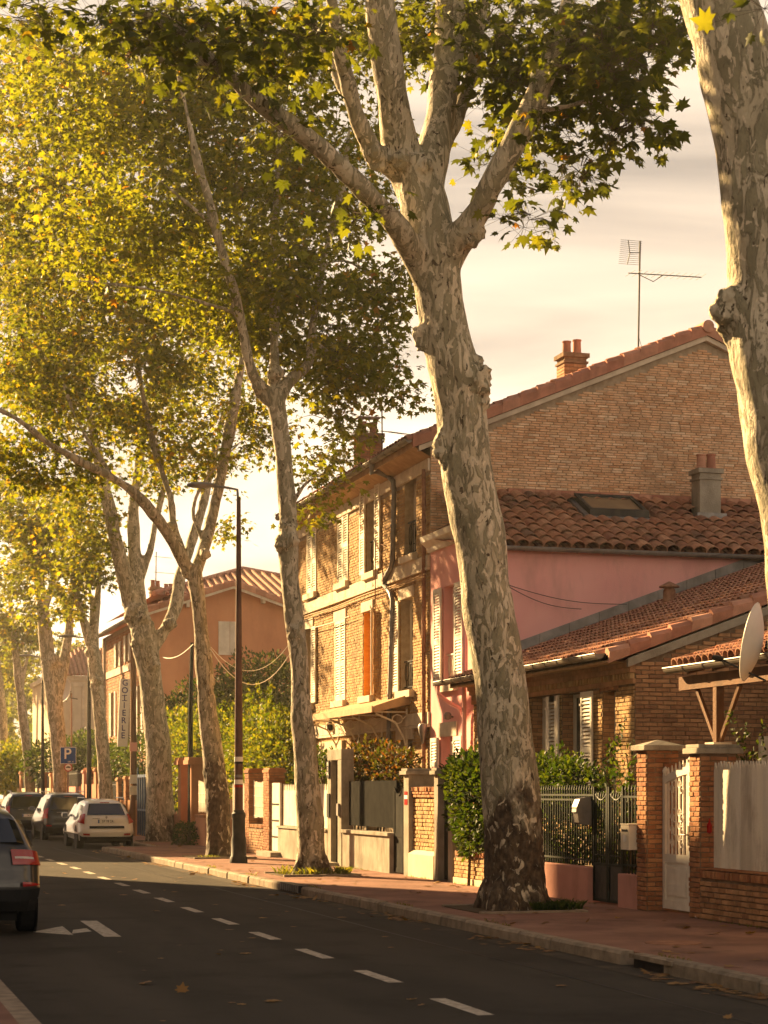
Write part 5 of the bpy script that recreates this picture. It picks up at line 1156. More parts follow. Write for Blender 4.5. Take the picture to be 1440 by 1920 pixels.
rE = m.build('roof', M['tile2'], E_); verge(rE, xe0 - .5, apx.x, lambda x: fz(x) + .1, YE - .5, 9, w=.3); verge(rE, xe1 + .6, apx.x, lambda x: fz(x) + .1, YE - .5, 9, w=.3)
m = MB()
for (xa, xb) in ((xe0 - .5, apx.x), (apx.x, xe1 + .6)): m.hexa([(xa, YE - .47, fz(xa) - .16), (xb, YE - .47, fz(xb) - .16), (xb, YE - .40, fz(xb) - .16), (xa, YE - .40, fz(xa) - .16), (xa, YE - .47, fz(xa) + .02), (xb, YE - .47, fz(xb) + .02), (xb, YE - .40, fz(xb) + .02), (xa, YE - .40, fz(xa) + .02)])
m.build('bargeboard', M['white'], rE); m = MB()
for x in (xe0 + 1.5, apx.x + 1.2): m.box((x, YE - .4, fz(x) - .3), (x + .12, YE, fz(x) - .05))
m.build('purlin_end', M['white'], rE)
# hipped rear roof rising behind
hp = onY(456, 1068, 84); m = MB(); bz = zeL + .9; xa, xb = hp.x - 5, hp.x + 6
m.face([(xa, YE + 2, bz), (xb, YE + 2, bz), (hp.x, 84, hp.z)]); m.face([(xb, YE + 2, bz), (xb, 92, bz), (hp.x, 84, hp.z)]); m.face([(xa, YE + 2, bz), (hp.x, 84, hp.z), (xa, 92, bz)])
rr = m.build('rear_roof', M['tile2'], E_)
# ribs of tiles on the visible hip face
m = MB(); n = 30
for k in range(n):
    x0_ = xa + (xb - xa) * (k + .5) / n; tt = 1 - abs((x0_ - hp.x) / ((xb - hp.x) if x0_ > hp.x else (hp.x - xa))); a_ = Vector((x0_, YE + 2, bz + .03)); dirv = Vector((0, 84 - YE - 2, hp.z - bz)); b_ = a_ + dirv * tt
    if tt > .05: m.tube([tuple(a_), tuple(b_)], .09, 5, True, R.random())
tag(m.build('tile_rows', M['tile2'], rr), kind='stuff')
m = MB(); m.tube([(hp.x, 84, hp.z + .03), (xb, YE + 2, bz + .05)], .12, 6); m.tube([(hp.x, 84, hp.z + .03), (xa, YE + 2, bz + .05)], .12, 6); m.build('hip_tile', M['verge'], rr)
for (px, pt, pb) in ((291, 1106, 1140), (316, 1112, 1135)):
    p0, p1 = onY(px, pb, 85), onY(px, pt, 85); chimney(rE, (p0.x, 85, 0), .45, .45, p0.z - .8, p1.z, M['brick_red'], 2, M['rust'])
p0, p1 = onY(292, 1108, 85), onY(293, 1035, 85); t = thing('tv_aerial', 'distant television aerial above the orange house chimneys', 'aerial', tuple(p0)); m = MB(); m.tube([tuple(p0), tuple(p1)], .025, 5); m.tube([tuple(p1 + Vector((-.1, 0, -.2))), tuple(p1 + Vector((.7, 0, -.25)))], .015, 4); m.tube([tuple(p1 + Vector((-.1, 0, -.9))), tuple(p1 + Vector((.9, 0, -.95)))], .015, 4); m.build('mast', M['zinc'], t)
g = MB(); gutter(g, (xe0 - .55, YE, fz(xe0 - .5) + .02), (xe0 - .55, YE1, fz(xe0 - .5) + .02), .09); g.build('gutter', M['zinc'], E_)
m = MB(); yy_ = onX(200, 0, xe0).y; m.tube([(xe0 - .1, yy_, zeL - .2), (xe0 - .1, yy_, .2)], .07, 6); m.build('drainpipe', M['zinc'], E_)
# pale house
YFm = 110.0; xf0 = onY(92, 1300, YFm).x; F_ = thing('cream_house', 'pale cream house with ribbed tile roof and pilastered window at the far left', 'house', (xf0, YFm, 0))
zf0 = onY(140, 1268, YFm).z; zf1_ = onY(140, 1217, YFm + 3).z; xf1 = xf0 + 7
m = MB(); m.box((xf0, YFm, 0), (xf1, YFm + 9, zf0)); m.build('wall', M['cream'], F_)
m = MB(); m.box((xf0 - .15, YFm - .15, zf0 - .25), (xf1, YFm - .005, zf0 + .02)); m.box((xf0 - .15, YFm - .005, zf0 - .25), (xf0 - .005, YFm + 9, zf0 + .02)); m.build('cornice', M['stone'], F_)
a, b = onY(134, 1372, YFm), onY(158, 1288, YFm); m = MB(); m.box((a.x, YFm - .10, a.z), (a.x + .14, YFm - .004, b.z)); m.box((b.x - .14, YFm - .10, a.z), (b.x, YFm - .004, b.z)); m.box((a.x - .1, YFm - .12, a.z - .2), (b.x + .1, YFm - .004, a.z - .002)); m.box((a.x - .05, YFm - .12, b.z + .002), (b.x + .05, YFm - .004, b.z + .3)); wn = m.build('window_surround', M['stone'], F_); m = MB(); m.box((a.x + .15, YFm - .05, a.z), (b.x - .15, YFm - .005, b.z)); m.build('blind', M['curtain'], wn)
m = MB(); m.hexa([(xf0 - .2, YFm - .3, zf0 + .02), (xf1, YFm - .3, zf0 + .02), (xf1, YFm + 3.2, zf1_), (xf0 + 2, YFm + 3.2, zf1_), (xf0 - .2, YFm - .3, zf0 + .05), (xf1, YFm - .3, zf0 + .05), (xf1, YFm + 3.2, zf1_ + .04), (xf0 + 2, YFm + 3.2, zf1_ + .04)]); rF = m.build('roof', M['tile2'], F_); m = MB()
for k in range(26):
    x = xf0 + k * .26; tp = min(1, (k * .26 + .2) / 2.2); m.tube([(x, YFm - .35, zf0 + .08), (x + 0, YFm - .3 + 3.5 * tp, zf0 + .08 + (zf1_ - zf0) * tp)], .085, 5, True, R.random())
tag(m.build('tile_rows', M['verge'], rF), kind='stuff')
c = onX(124, 1295, 10.9); dish(tuple(U(124, 1295, 92)), 1.15, (-.8, -.45, .15), 'large white satellite dish on a pole beside the sixth trunk')
pb_ = U(134, 1300, 92.3); t = thing('dish_pole', 'thin rusty pole carrying the far white satellite dish', 'pole', (pb_.x, pb_.y, ZS)); m = MB(); m.tube([(pb_.x, pb_.y, ZS), tuple(pb_)], .04, 6); m.build('shaft', M['rust'], t)
# unseen houses added across the street for shade; their gap lets the sun through
def shade_house(x0, x1, y0, y1, h, label, mat):
    t = thing('house', label, 'house', (x1, y0, 0)); m = MB(); hs = []; L_ = y1 - y0; n = max(1, int(L_ / 3))
    for k in range(n):
        c = L_ * (k + .5) / n
        for f_ in range(int(h / 3)): hs.append((c - .5, c + .5, .9 + f_ * 2.9, 2.4 + f_ * 2.9))
    wall_face(m, (x1, y0, 0), YM, (1, 0, 0), L_, 0, h, hs, .2); xm = (x0 + x1) / 2
    m.face([(x0, y0, 0), (x1, y0, 0), (x1, y0, h), (xm, y0, h + 1.6), (x0, y0, h)]); m.face([(x0, y1, 0), (x1, y1, 0), (x1, y1, h), (xm, y1, h + 1.6), (x0, y1, h)]); m.face([(x0, y0, 0), (x0, y1, 0), (x0, y1, h), (x0, y0, h)]); m.build('wall', mat, t)
    for h_ in hs: window(t, (x1, y0, 0), YM, (1, 0, 0), *h_, .2, M['white'])
    m = MB()
    for s in (0, 1):
        xa, xb = (x0 - .3, xm) if s == 0 else (xm, x1 + .3); za, zb2 = (h - .1, h + 1.65) if s == 0 else (h + 1.65, h - .1)
        m.hexa([(xa, y0 - .2, za), (xb, y0 - .2, zb2), (xb, y1 + .2, zb2), (xa, y1 + .2, za), (xa, y0 - .2, za + .12), (xb, y0 - .2, zb2 + .12), (xb, y1 + .2, zb2 + .12), (xa, y1 + .2, za + .12)])
    m.build('roof', M['tile2'], t)
shade_house(-15, -6, 8, 38, HL1, 'unseen long cream house across the street, added to shade the near road', M['cream'])
shade_house(-15, -6, 38.2, 60, HL2, 'unseen pink house across the street, its end added to bound the sunlit band', M['pink_low'])
shade_house(-15, -6, 84, 125, HL3, 'unseen long orange house across the street, added beyond the gap that lets sun through', M['orange'])

# ================================================================ LAMP POSTS, SIGNS, POLES, CABLES
def lamp(px, pyb, d, label, s=1.0, head_to=None, mat='lamp_brown', hz=None):
    b = U(px, 1482, d); x, y = b.x, b.y; t = thing('street_lamp', label, 'street lamp', (x, y, ZS), 'lamp posts along the kerb')
    H = hz or 8.6; m = MB(); m.lathe((x, y, ZS), [(.20, 0), (.20, .12), (.17, .16), (.165, .55), (.15, .6), (.145, 1.0), (.16, 1.04), (.16, 1.10), (.12, 1.14), (.12, 1.18)], 14)
    m.build('base', M['grey_metal'] if mat == 'lamp_brown' else M[mat], t, smooth=True); m = MB(); m.lathe((x, y, ZS), [(.098, 1.18), (.088, 3.0), (.064, 6), (.045, H - .3)], 12); m.build('shaft', M[mat], t, smooth=True)
    m = MB(); dx, dy = -CT, ST; a = [(x, y, H - .35), (x + dx * .03, y + dy * .03, H), (x + dx * .3, y + dy * .3, H + .05), (x + dx * .62, y + dy * .62, H + .08)]; m.tube(a, .03, 6); m.build('arm', M['zinc'], t)
    m = MB(); c = Vector((x + dx * .82, y + dy * .82, H + .10)); d_ = Vector((dx, dy, 0)); n_ = Vector((-dy, dx, 0)); prof = [(-.33, .03, .02), (-.2, .09, .05), (0, .15, .07), (.2, .14, .06), (.33, .06, .03)]; rings = []
    for (u, w_, h_) in prof: rings.append([c + d_ * u + n_ * math.cos(a_) * w_ + Vector((0, 0, math.sin(a_) * h_)) for a_ in np.linspace(0, 2 * math.pi, 11)[:-1]])
    for k in range(4):
        for i in range(10): m.face([rings[k][i], rings[k][(i + 1) % 10], rings[k + 1][(i + 1) % 10], rings[k + 1][i]])
    m.face(rings[0][::-1]); m.face(rings[-1]); m.build('lamp_head', M['zinc'], t, smooth=True)
    return t, x, y
lt, lx, ly = lamp(447.5, 1620, 42.9, 'tall brown street lamp with stickers on its shaft beside the third trunk', hz=zw(455, 915, 9.0) if False else EH + (1482 - 918) / F * 42.9)
for k, (py, h_, mt) in enumerate(((1424, .12, 'print_white'), (1430, .05, 'black'), (1455, .06, 'zinc'), (1466, .10, 'print_white'), (1474, .05, 'red'))):
    z = EH - (py - 1482) / F * 42.8; m = MB(); rr_ = .106 - .003 * k
    rr_ = .100
    m.tube([(lx, ly, z - h_ / 2), (lx, ly, z + h_ / 2)], rr_ - (z - 1.2) * .0022, 12); 
    # only a sleeve facing the camera side
    o = m.build('sticker', M[mt], lt)
lamp(167, 1568, 74, 'slim grey street lamp by the fifth trunk behind the dark minivan', mat='grey_metal', hz=7.6)
lamp(80, 1540, 96, 'farthest dark street lamp with its head among the leaves at the left', mat='black', hz=8.4)
# sign pole and vertical sign
b = U(250, 1482, 68.5); t = thing('utility_pole', 'brown wooden utility pole carrying notices behind the parked white car', 'pole', (b.x, b.y, ZS)); m = MB(); m.lathe((b.x, b.y, ZS), [(.17, 0), (.17, .9), (.13, .95), (.11, 5), (.09, 8.3)], 10); m.build('shaft', M['wood'], t, smooth=True)
for (z_, mt) in ((2.15, 'print_white'), (1.75, 'shutter'), (3.3, 'pink')): m = MB(); m.box((b.x - .15, b.y - .145, z_ - .16), (b.x + .12, b.y - .13, z_ + .16)); m.build('notice', M[mt], t)
sg = thing('vertical_sign', 'tall narrow white sign reading GOIIERLE in dark blue letters', 'sign', (b.x - .2, b.y - .1, 2.6))
dS = (b - CAMP).length; zt_, zb_ = EH + (1482 - 1273) / F * 68.3, EH + (1482 - 1400) / F * 68.3
m = MB(); xr_ = b.x - .13; wS = .36; tilt = .10
cs = [(xr_ - wS - tilt, b.y - .16, zb_), (xr_ - tilt, b.y - .16, zb_), (xr_ - tilt, b.y - .10, zb_), (xr_ - wS - tilt, b.y - .10, zb_), (xr_ - wS, b.y - .16, zt_), (xr_, b.y - .16, zt_), (xr_, b.y - .10, zt_), (xr_ - wS, b.y - .10, zt_)]
m.hexa(cs); m.build('board', M['print_white'], sg)
for k, chx in enumerate('GOIIERLE'):
    f_ = 1 - (k + .55) / 9.0; z = zb_ + (zt_ - zb_) * f_; x = xr_ - wS / 2 - tilt * (1 - f_)
    text(chx, .30, M['print_blue'], sg, (x, b.y - .164, z), (math.pi / 2, 0, 0), .003, wx=.95)
    if chx == 'I' and k == 2:
        m = MB(); m.box((x - .09, b.y - .168, z + .08), (x + .09, b.y - .161, z + .105)); m.box((x - .09, b.y - .168, z - .105), (x + .09, b.y - .161, z - .08)); m.build('serif', M['print_blue'], sg)
m = MB(); m.tube([(b.x - .3, b.y - .08, zt_ - .4), (b.x, b.y - .06, zt_ - .4)], .015, 5); m.tube([(b.x - .3, b.y - .08, zb_ + .4), (b.x, b.y - .06, zb_ + .4)], .015, 5); m.build('bracket', M['zinc'], sg)
# parking sign
b = U(127.5, 1482, 79); t = thing('parking_sign', 'blue square parking sign with a white P on a grey post', 'sign', (b.x, b.y, ZS)); m = MB(); m.tube([(b.x, b.y, ZS), (b.x, b.y, 3.5)], .035, 8); m.build('post', M['zinc'], t)
zc1 = EH + (1482 - 1416.5) / F * 79; h_ = .31; m = MB(); m.box((b.x - h_ - .02, b.y - .06, zc1 - h_ - .04), (b.x + h_ + .02, b.y - .045, zc1 + h_ + .04)); m.build('rim', M['print_white'], t); m = MB(); m.box((b.x - h_, b.y - .066, zc1 - h_ - .02), (b.x + h_, b.y - .061, zc1 + h_ + .02)); m.build('plate', M['sign_blue'], t)
text('P', .62, M['print_white'], t, (b.x - .03, b.y - .07, zc1 + .05), (math.pi / 2, 0, 0), .003); text('ARR. 10', .07, M['print_white'], t, (b.x + .1, b.y - .07, zc1 - .26), (math.pi / 2, 0, 0), .002)
zc2 = EH + (1482 - 1439) / F * 79; m = MB(); m.lathe((b.x, b.y - .045, zc2), [(.17, 0), (.17, -.012)], 20, axis=1); m.build('round_rim', M['red'], t); m = MB(); m.lathe((b.x, b.y - .06, zc2), [(.13, 0), (.13, -.006)], 20, axis=1); m.build('round_face', M['print_white'], t); m = MB(); m.box((b.x - .10, b.y - .072, zc2 - .02), (b.x + .10, b.y - .068, zc2 + .02)); m.box((b.x - .05, b.y - .072, zc2 + .02), (b.x + .06, b.y - .068, zc2 + .045)); m.build('car_symbol', M['black'], t)
# cables strung between trunks and lamp
def cable(a, b, sag, r, label, mat='print_white'):
    m = MB(); a = Vector(a); b = Vector(b); pts = []
    for k in range(17): s = k / 16; p = a.lerp(b, s); p.z -= sag * 4 * s * (1 - s); pts.append(tuple(p))
    m.tube(pts, r, 5); return tag(m.build('overhead_cable', M[mat]), label, 'cable')
cable(U(305, 1232, 60), U(362, 1208, 46), .15, .013, 'pale cable strung from the fourth trunk to the third trunk')
cable(U(395, 1213, 46), onX(566, 1168, XF - .1), .9, .008, 'upper pale cable sagging from the third trunk to the brick house')
cable(U(395, 1217, 46), onX(566, 1180, XF - .1), 1.15, .011, 'lower pale cable sagging past the lamp post to the brick house')
cable(onX(566, 1180, XF - .15), onX(655, 1155, XF - .15), .05, .012, 'short pale cable crossing the upper front of the brick house')
m = MB(); p0, p1 = U(360, 1205, 58), U(357, 1330, 58); t = thing('green_pole', 'slim green pole between the fourth and third trunks', 'pole', (p1.x, p1.y, ZS)); m.tube([(p1.x, p1.y, ZS), tuple(p1), tuple(p0)], [.09, .075, .05], 8); m.build('shaft', M['leaf_pole'] if 'leaf_pole' in M else M['green_metal'], t)

# ================================================================ CARS
def car(name, label, x0, x1, yr, L, H, mat, sil, gl=None, lights=None, plate='', spec=None):
    """rear-facing car: sil = rear outline (y,z) bottom to roof top, then front outline roof to bottom"""
    W = x1 - x0; cx = (x0 + x1) / 2; t = thing(name, label, 'car', (cx, yr, 0), 'cars parked and waiting along the street'); rear, front = sil
    zmin, zmax = rear[0][1], max(p[1] for p in rear)
    lv = np.unique(np.concatenate([np.linspace(zmin, zmax * .93, 15), zmax - (zmax * .07) * (1 - np.linspace(0, 1, 8)) ** 2]))
    def interp(pts, z): 
        zs = [p[1] for p in pts]; ys = [p[0] for p in pts]
        return float(np.interp(z, zs, ys)) if zs[0] < zs[-1] else float(np.interp(z, zs[::-1], ys[::-1]))
    g = lambda z: float(np.interp(z / H, [.15, .35, .55, .66, .8, 1.0], [.93, 1.0, .99, .95, .85, .70]))
    r = (spec or {}).get('r', .22); f0 = 1 - r / (W / 2)
    def nrm(pts, z):
        e_ = .02; dy = interp(pts, min(z + e_, zmax)) - interp(pts, max(z - e_, zmin)); dz = min(z + e_, zmax) - max(z - e_, zmin); n_ = Vector((0, -dz, dy)).normalized()
        return n_
    def pt(side, z, f, off=0.0):
        pts = rear if side == 'r' else front; n_ = nrm(pts, z)
        if side == 'f': n_ = -n_ if n_.y < 0 else n_
        if n_.z < -.5: n_ = Vector((0, n_.y, 0)).normalized()
        e_ = max(0, (abs(f) - f0) / (1 - f0)); ins = r * (1 - math.sqrt(max(0, 1 - e_ * e_)))
        nn = (n_ * math.sqrt(max(0, 1 - e_ * e_ * .98)) + Vector((math.copysign(1, f), 0, 0)) * e_).normalized()
        p = Vector((W / 2 * g(z) * f, interp(pts, z), z)) - n_ * ins + nn * off; return (cx + p.x, yr + p.y, p.z)
    fs = [-1, -.985, -.95, -.9, -.84, -.5, 0, .5, .84, .9, .95, .985, 1]
    m = MB(); rows = [[pt('r', z, f) for f in fs] for z in lv] + [[pt('f', z, f) for f in fs] for z in lv[::-1]]
    for a, b in zip(rows, rows[1:]):
        for k in range(len(fs) - 1): m.face([a[k], a[k + 1], b[k + 1], b[k]])
    n = len(lv)
    for k in range(n - 1):
        a, b = rows[k], rows[2 * n - 1 - k]; c, d = rows[k + 1], rows[2 * n - 2 - k]
        m.face([a[-1], b[-1], d[-1], c[-1]]); m.face([a[0], c[0], d[0], b[0]])
    me_o = m.build('body', mat, t); bm_ = __import__('bmesh').new(); bm_.from_mesh(me_o.data); __import__('bmesh').ops.remove_doubles(bm_, verts=bm_.verts, dist=.002); __import__('bmesh').ops.recalc_face_normals(bm_, faces=bm_.faces); bm_.to_mesh(me_o.data); bm_.free(); me_o.data.shade_smooth(); me_o.data.set_sharp_from_angle(angle=math.radians(38))
    def patch(z0, z1, fa, fb, mt, off, nm, parent=t, side='r', shear=0.0, nz=12, nf=16, th=.012):
        off += .010
        m = MB(); ring = []
        for i in range(nz + 1):
            z = z0 + (z1 - z0) * i / nz; row = []
            for j in range(nf + 1):
                s = j / nf; a_ = fa + (fb - fa) * s; row.append(pt(side, z + shear * (a_ - fa), max(-1, min(1, a_)), off))
            ring.append(row)
        for i in range(nz):
            for j in range(nf): m.face([ring[i][j], ring[i][j + 1], ring[i + 1][j + 1], ring[i + 1][j]])
        return m.build(nm, mt, parent, smooth=True)
    def sidewin(yb0, yb1, yt0, yt1, z0, z1, s):
        m = MB(); n_ = 5
        for k in range(n_):
            a, b = k / n_, (k + 1) / n_; za, zb2 = z0 + (z1 - z0) * a, z0 + (z1 - z0) * b
            def P_(y, z): return (cx + s * (W / 2 * g(z) + .006), yr + y, z)
            m.face([P_(yb0 + (yt0 - yb0) * a, za), P_(yb1 + (yt1 - yb1) * a, za), P_(yb1 + (yt1 - yb1) * b, zb2), P_(yb0 + (yt0 - yb0) * b, zb2)])
        m.build('side_window', M['car_glass'], t)
    s_ = spec
    patch(s_['win'][0], s_['win'][1], -s_['win'][2], s_['win'][2], M['car_glass'], .006, 'rear_window')
    patch(zmin - .0, s_['trim'], -.97, .97, M['car_trim'], .006, 'bumper_trim')
    if s_.get('strip'): patch(s_['strip'][0], s_['strip'][1], -s_['strip'][2], s_['strip'][2], M['car_trim'], .012, 'bumper_strip', nz=2)
    for sg_ in (-1, 1):
        a, b, fa, fb = s_['light']; patch(a, b, sg_ * fa, sg_ * fb, M['lens'], .012, 'tail_light', shear=sg_ * s_.get('lshear', 0))
        if s_.get('lclear'): a2, b2, c2, d2 = s_['lclear']; patch(a2, b2, sg_ * c2, sg_ * d2, M['lens_clear'], .018, 'light_bar', nz=2)
        a, b, fa, fb = s_['refl']; patch(a, b, sg_ * fa, sg_ * fb, M['lens'], .014, 'reflector', nz=2)
        for q_ in s_['side']: sidewin(*q_, sg_)
        # mirror
        my, mz = s_['mir']; m = MB(); mxx = cx + sg_ * (W / 2 + .09); m.lathe((mxx - .10, yr + my, mz), [(.03, 0), (.085, .03), (.095, .10), (.085, .18), (.02, .21)], 10, axis=0); m.build('door_mirror', mat if s_.get('mirbody', True) else M['car_trim'], t, smooth=True); m = MB(); m.box((mxx - .07, yr + my - .094, mz - .06), (mxx + .08, yr + my - .09, mz + .06)); m.build('mirror_glass', M['glass'], t)
    zp, wp = s_['plate']; p = pt('r', zp, 0, .02); m = MB(); m.box((cx - wp, p[1] - .012, zp - .055), (cx + wp, p[1], zp + .055)); pl = m.build('number_plate', M['print_white'], t); m = MB(); m.box((cx - wp, p[1] - .015, zp - .052), (cx - wp + .045, p[1] - .0125, zp + .052)); m.build('blue_band', M['sign_blue'], pl)
    if plate: text(plate, .10, M['black'], pl, (cx + .03, p[1] - .016, zp), (math.pi / 2, 0, 0), .001, wx=.8)
    p = pt('r', s_['badge'], 0, .015); m = MB(); m.prism([(cx, s_['badge'] + .055), (cx + .035, s_['badge']), (cx, s_['badge'] - .055), (cx - .035, s_['badge'])], 1, p[1] - .01, p[1]); m.build('badge', M['alloy'], t)
    m = MB(); p = pt('r', s_['badge'] - .02, 0, .01); m.box((cx - .42, p[1] - .012, s_['badge'] - .045), (cx - .2, p[1] - .002, s_['badge'] - .025)); m.build('badge_lettering', M['alloy'], t)
    hb = pt('r', s_['win'][1] + .02, 0, .01); m = MB(); m.box((cx - .14, hb[1] - .02, hb[2] - .0), (cx + .14, hb[1] + .01, hb[2] + .025)); m.build('brake_light', M['lens'], t)
    m = MB(); yt = yr + interp(rear, zmax * .985) + .25; m.tube([(cx, yt, zmax - .01), (cx, yt - .05, zmax + .17)], .008, 4); m.build('antenna', M['black'], t)
    if s_.get('rails'):
        for sg_ in (-1, 1): m = MB(); xx = cx + sg_ * W / 2 * .70; m.tube([(xx, yr + .55, zmax - .06), (xx, yr + .62, zmax + .02), (xx, yr + 2.2, zmax + .03), (xx, yr + 2.3, zmax - .04)], .018, 5); m.build('roof_rail', M['alloy'], t)
    for wy in (s_['axle'], L - .85):
        for sg_ in (-1, 1):
            xo = cx + sg_ * (W / 2 - .015); R_ = s_.get('wr', .31); m = MB(); m.lathe((xo, yr + wy, R_), [(R_ - .03, 0), (R_, -sg_ * .03), (R_, -sg_ * .18), (R_ - .03, -sg_ * .21)], 24, axis=0); wh = m.build('wheel', M['tyre'], t, smooth=True)
            m = MB(); m.lathe((xo + sg_ * .004, yr + wy, R_), [(R_ * .66, 0), (R_ * .62, sg_ * .008), (.06, -sg_ * .01)], 20, axis=0); m.build('rim', M['alloy'], wh)
            m = MB(); m.lathe((xo + sg_ * .0, yr + wy, R_ + .03), [(R_ + .06, 0), (R_ + .06, .012 * sg_)], 24, axis=0); m.build('wheel_arch', M['car_trim'], t)
    m = MB(); m.box((cx - W * .36, yr + .5, .16), (cx + W * .36, yr + L - .5, zmin + .1)); m.build('underbody', M['car_trim'], t)
    return t, pt, patch
hatch = ([(.06, .24), (.0, .34), (-.02, .55), (.03, .66), (.07, .72), (.10, .92), (.18, 1.02), (.50, 1.34), (.64, 1.42), (1.0, 1.475), (1.7, 1.50)], [(1.7, 1.50), (2.3, 1.46), (3.1, 1.02), (3.75, .86), (4.12, .66), (4.2, .45), (4.15, .24)])
spw = dict(r=.30, win=(1.0, 1.34, .72), trim=.36, strip=(.60, .67, .62), light=(.74, 1.05, .78, .99), lshear=.35, refl=(.40, .46, .62, .84), side=((.75, 1.75, .95, 1.75, .95, 1.32), (1.82, 2.75, 1.82, 2.35, .95, 1.34)), mir=(2.75, .98), plate=(.82, .26), badge=.94, rails=True, axle=.72)
yc = G(180, 1592).y
car('parked_car', 'pearl white estate car parked nearest at the kerb end', 7.30, 8.99, 57.6, 4.2, 1.5, M['car_white'], hatch, spec=spw, plate='D7 Y8 CA')
van = ([(.06, .26), (.0, .36), (-.02, .60), (.02, .70), (.04, .95), (.10, 1.06), (.28, 1.50), (.40, 1.60), (.8, 1.66), (1.8, 1.69)], [(1.8, 1.69), (2.6, 1.62), (3.6, 1.08), (4.2, .92), (4.45, .7), (4.5, .45), (4.45, .26)])
spv = dict(win=(1.05, 1.50, .80), trim=.44, light=(.78, 1.14, .84, 1.0), refl=(.5, .54, .7, .9), side=((.5, 1.5, .62, 1.5, 1.02, 1.48), (1.58, 2.6, 1.58, 2.4, 1.02, 1.5)), mir=(3.1, 1.08), plate=(.93, .26), badge=1.02, rails=True, axle=.8)
car('parked_car', 'black minivan parked in front of the white estate car', 7.35, 9.1, 67.5, 4.5, 1.69, M['car_black'], van, spec=spv, plate='KTC 61')
car('parked_car', 'dark green people carrier parked farthest up the kerb', 6.95, 8.75, 77.5, 4.5, 1.75, M['car_navy'], van, spec=dict(spv, plate=(.75, .26)), plate='14 RD')
car('parked_car', 'distant dark car with one red tail light showing at the left edge', 6.4, 8.1, 91, 4.3, 1.5, M['car_grey'], hatch, spec=dict(spw, plate=(.8, .25)), plate='')
suv = ([(.08, .30), (.0, .42), (-.02, .62), (.01, .74), (.03, .90), (.06, 1.06), (.30, 1.40), (.45, 1.50), (.9, 1.56), (1.8, 1.585)], [(1.8, 1.585), (2.5, 1.52), (3.3, 1.06), (3.9, .95), (4.3, .75), (4.4, .5), (4.35, .3)])
car('waiting_car', 'dark grey crossover car cut off by the left edge of the picture', .70, 2.52, 23.3, 4.4, 1.585, M['car_grey'], suv, spec=dict(r=.28, win=(1.12, 1.40, .84), trim=.56, light=(.86, 1.04, .62, 1.0), lclear=(.93, .955, .66, .90), refl=(.60, .65, .74, .96), side=((.62, 1.6, .85, 1.6, 1.06, 1.38), (1.7, 2.8, 1.7, 2.45, 1.06, 1.42)), mir=(3.0, 1.12), mirbody=False, plate=(.75, .26), badge=1.0, axle=.85, wr=.34), plate='')
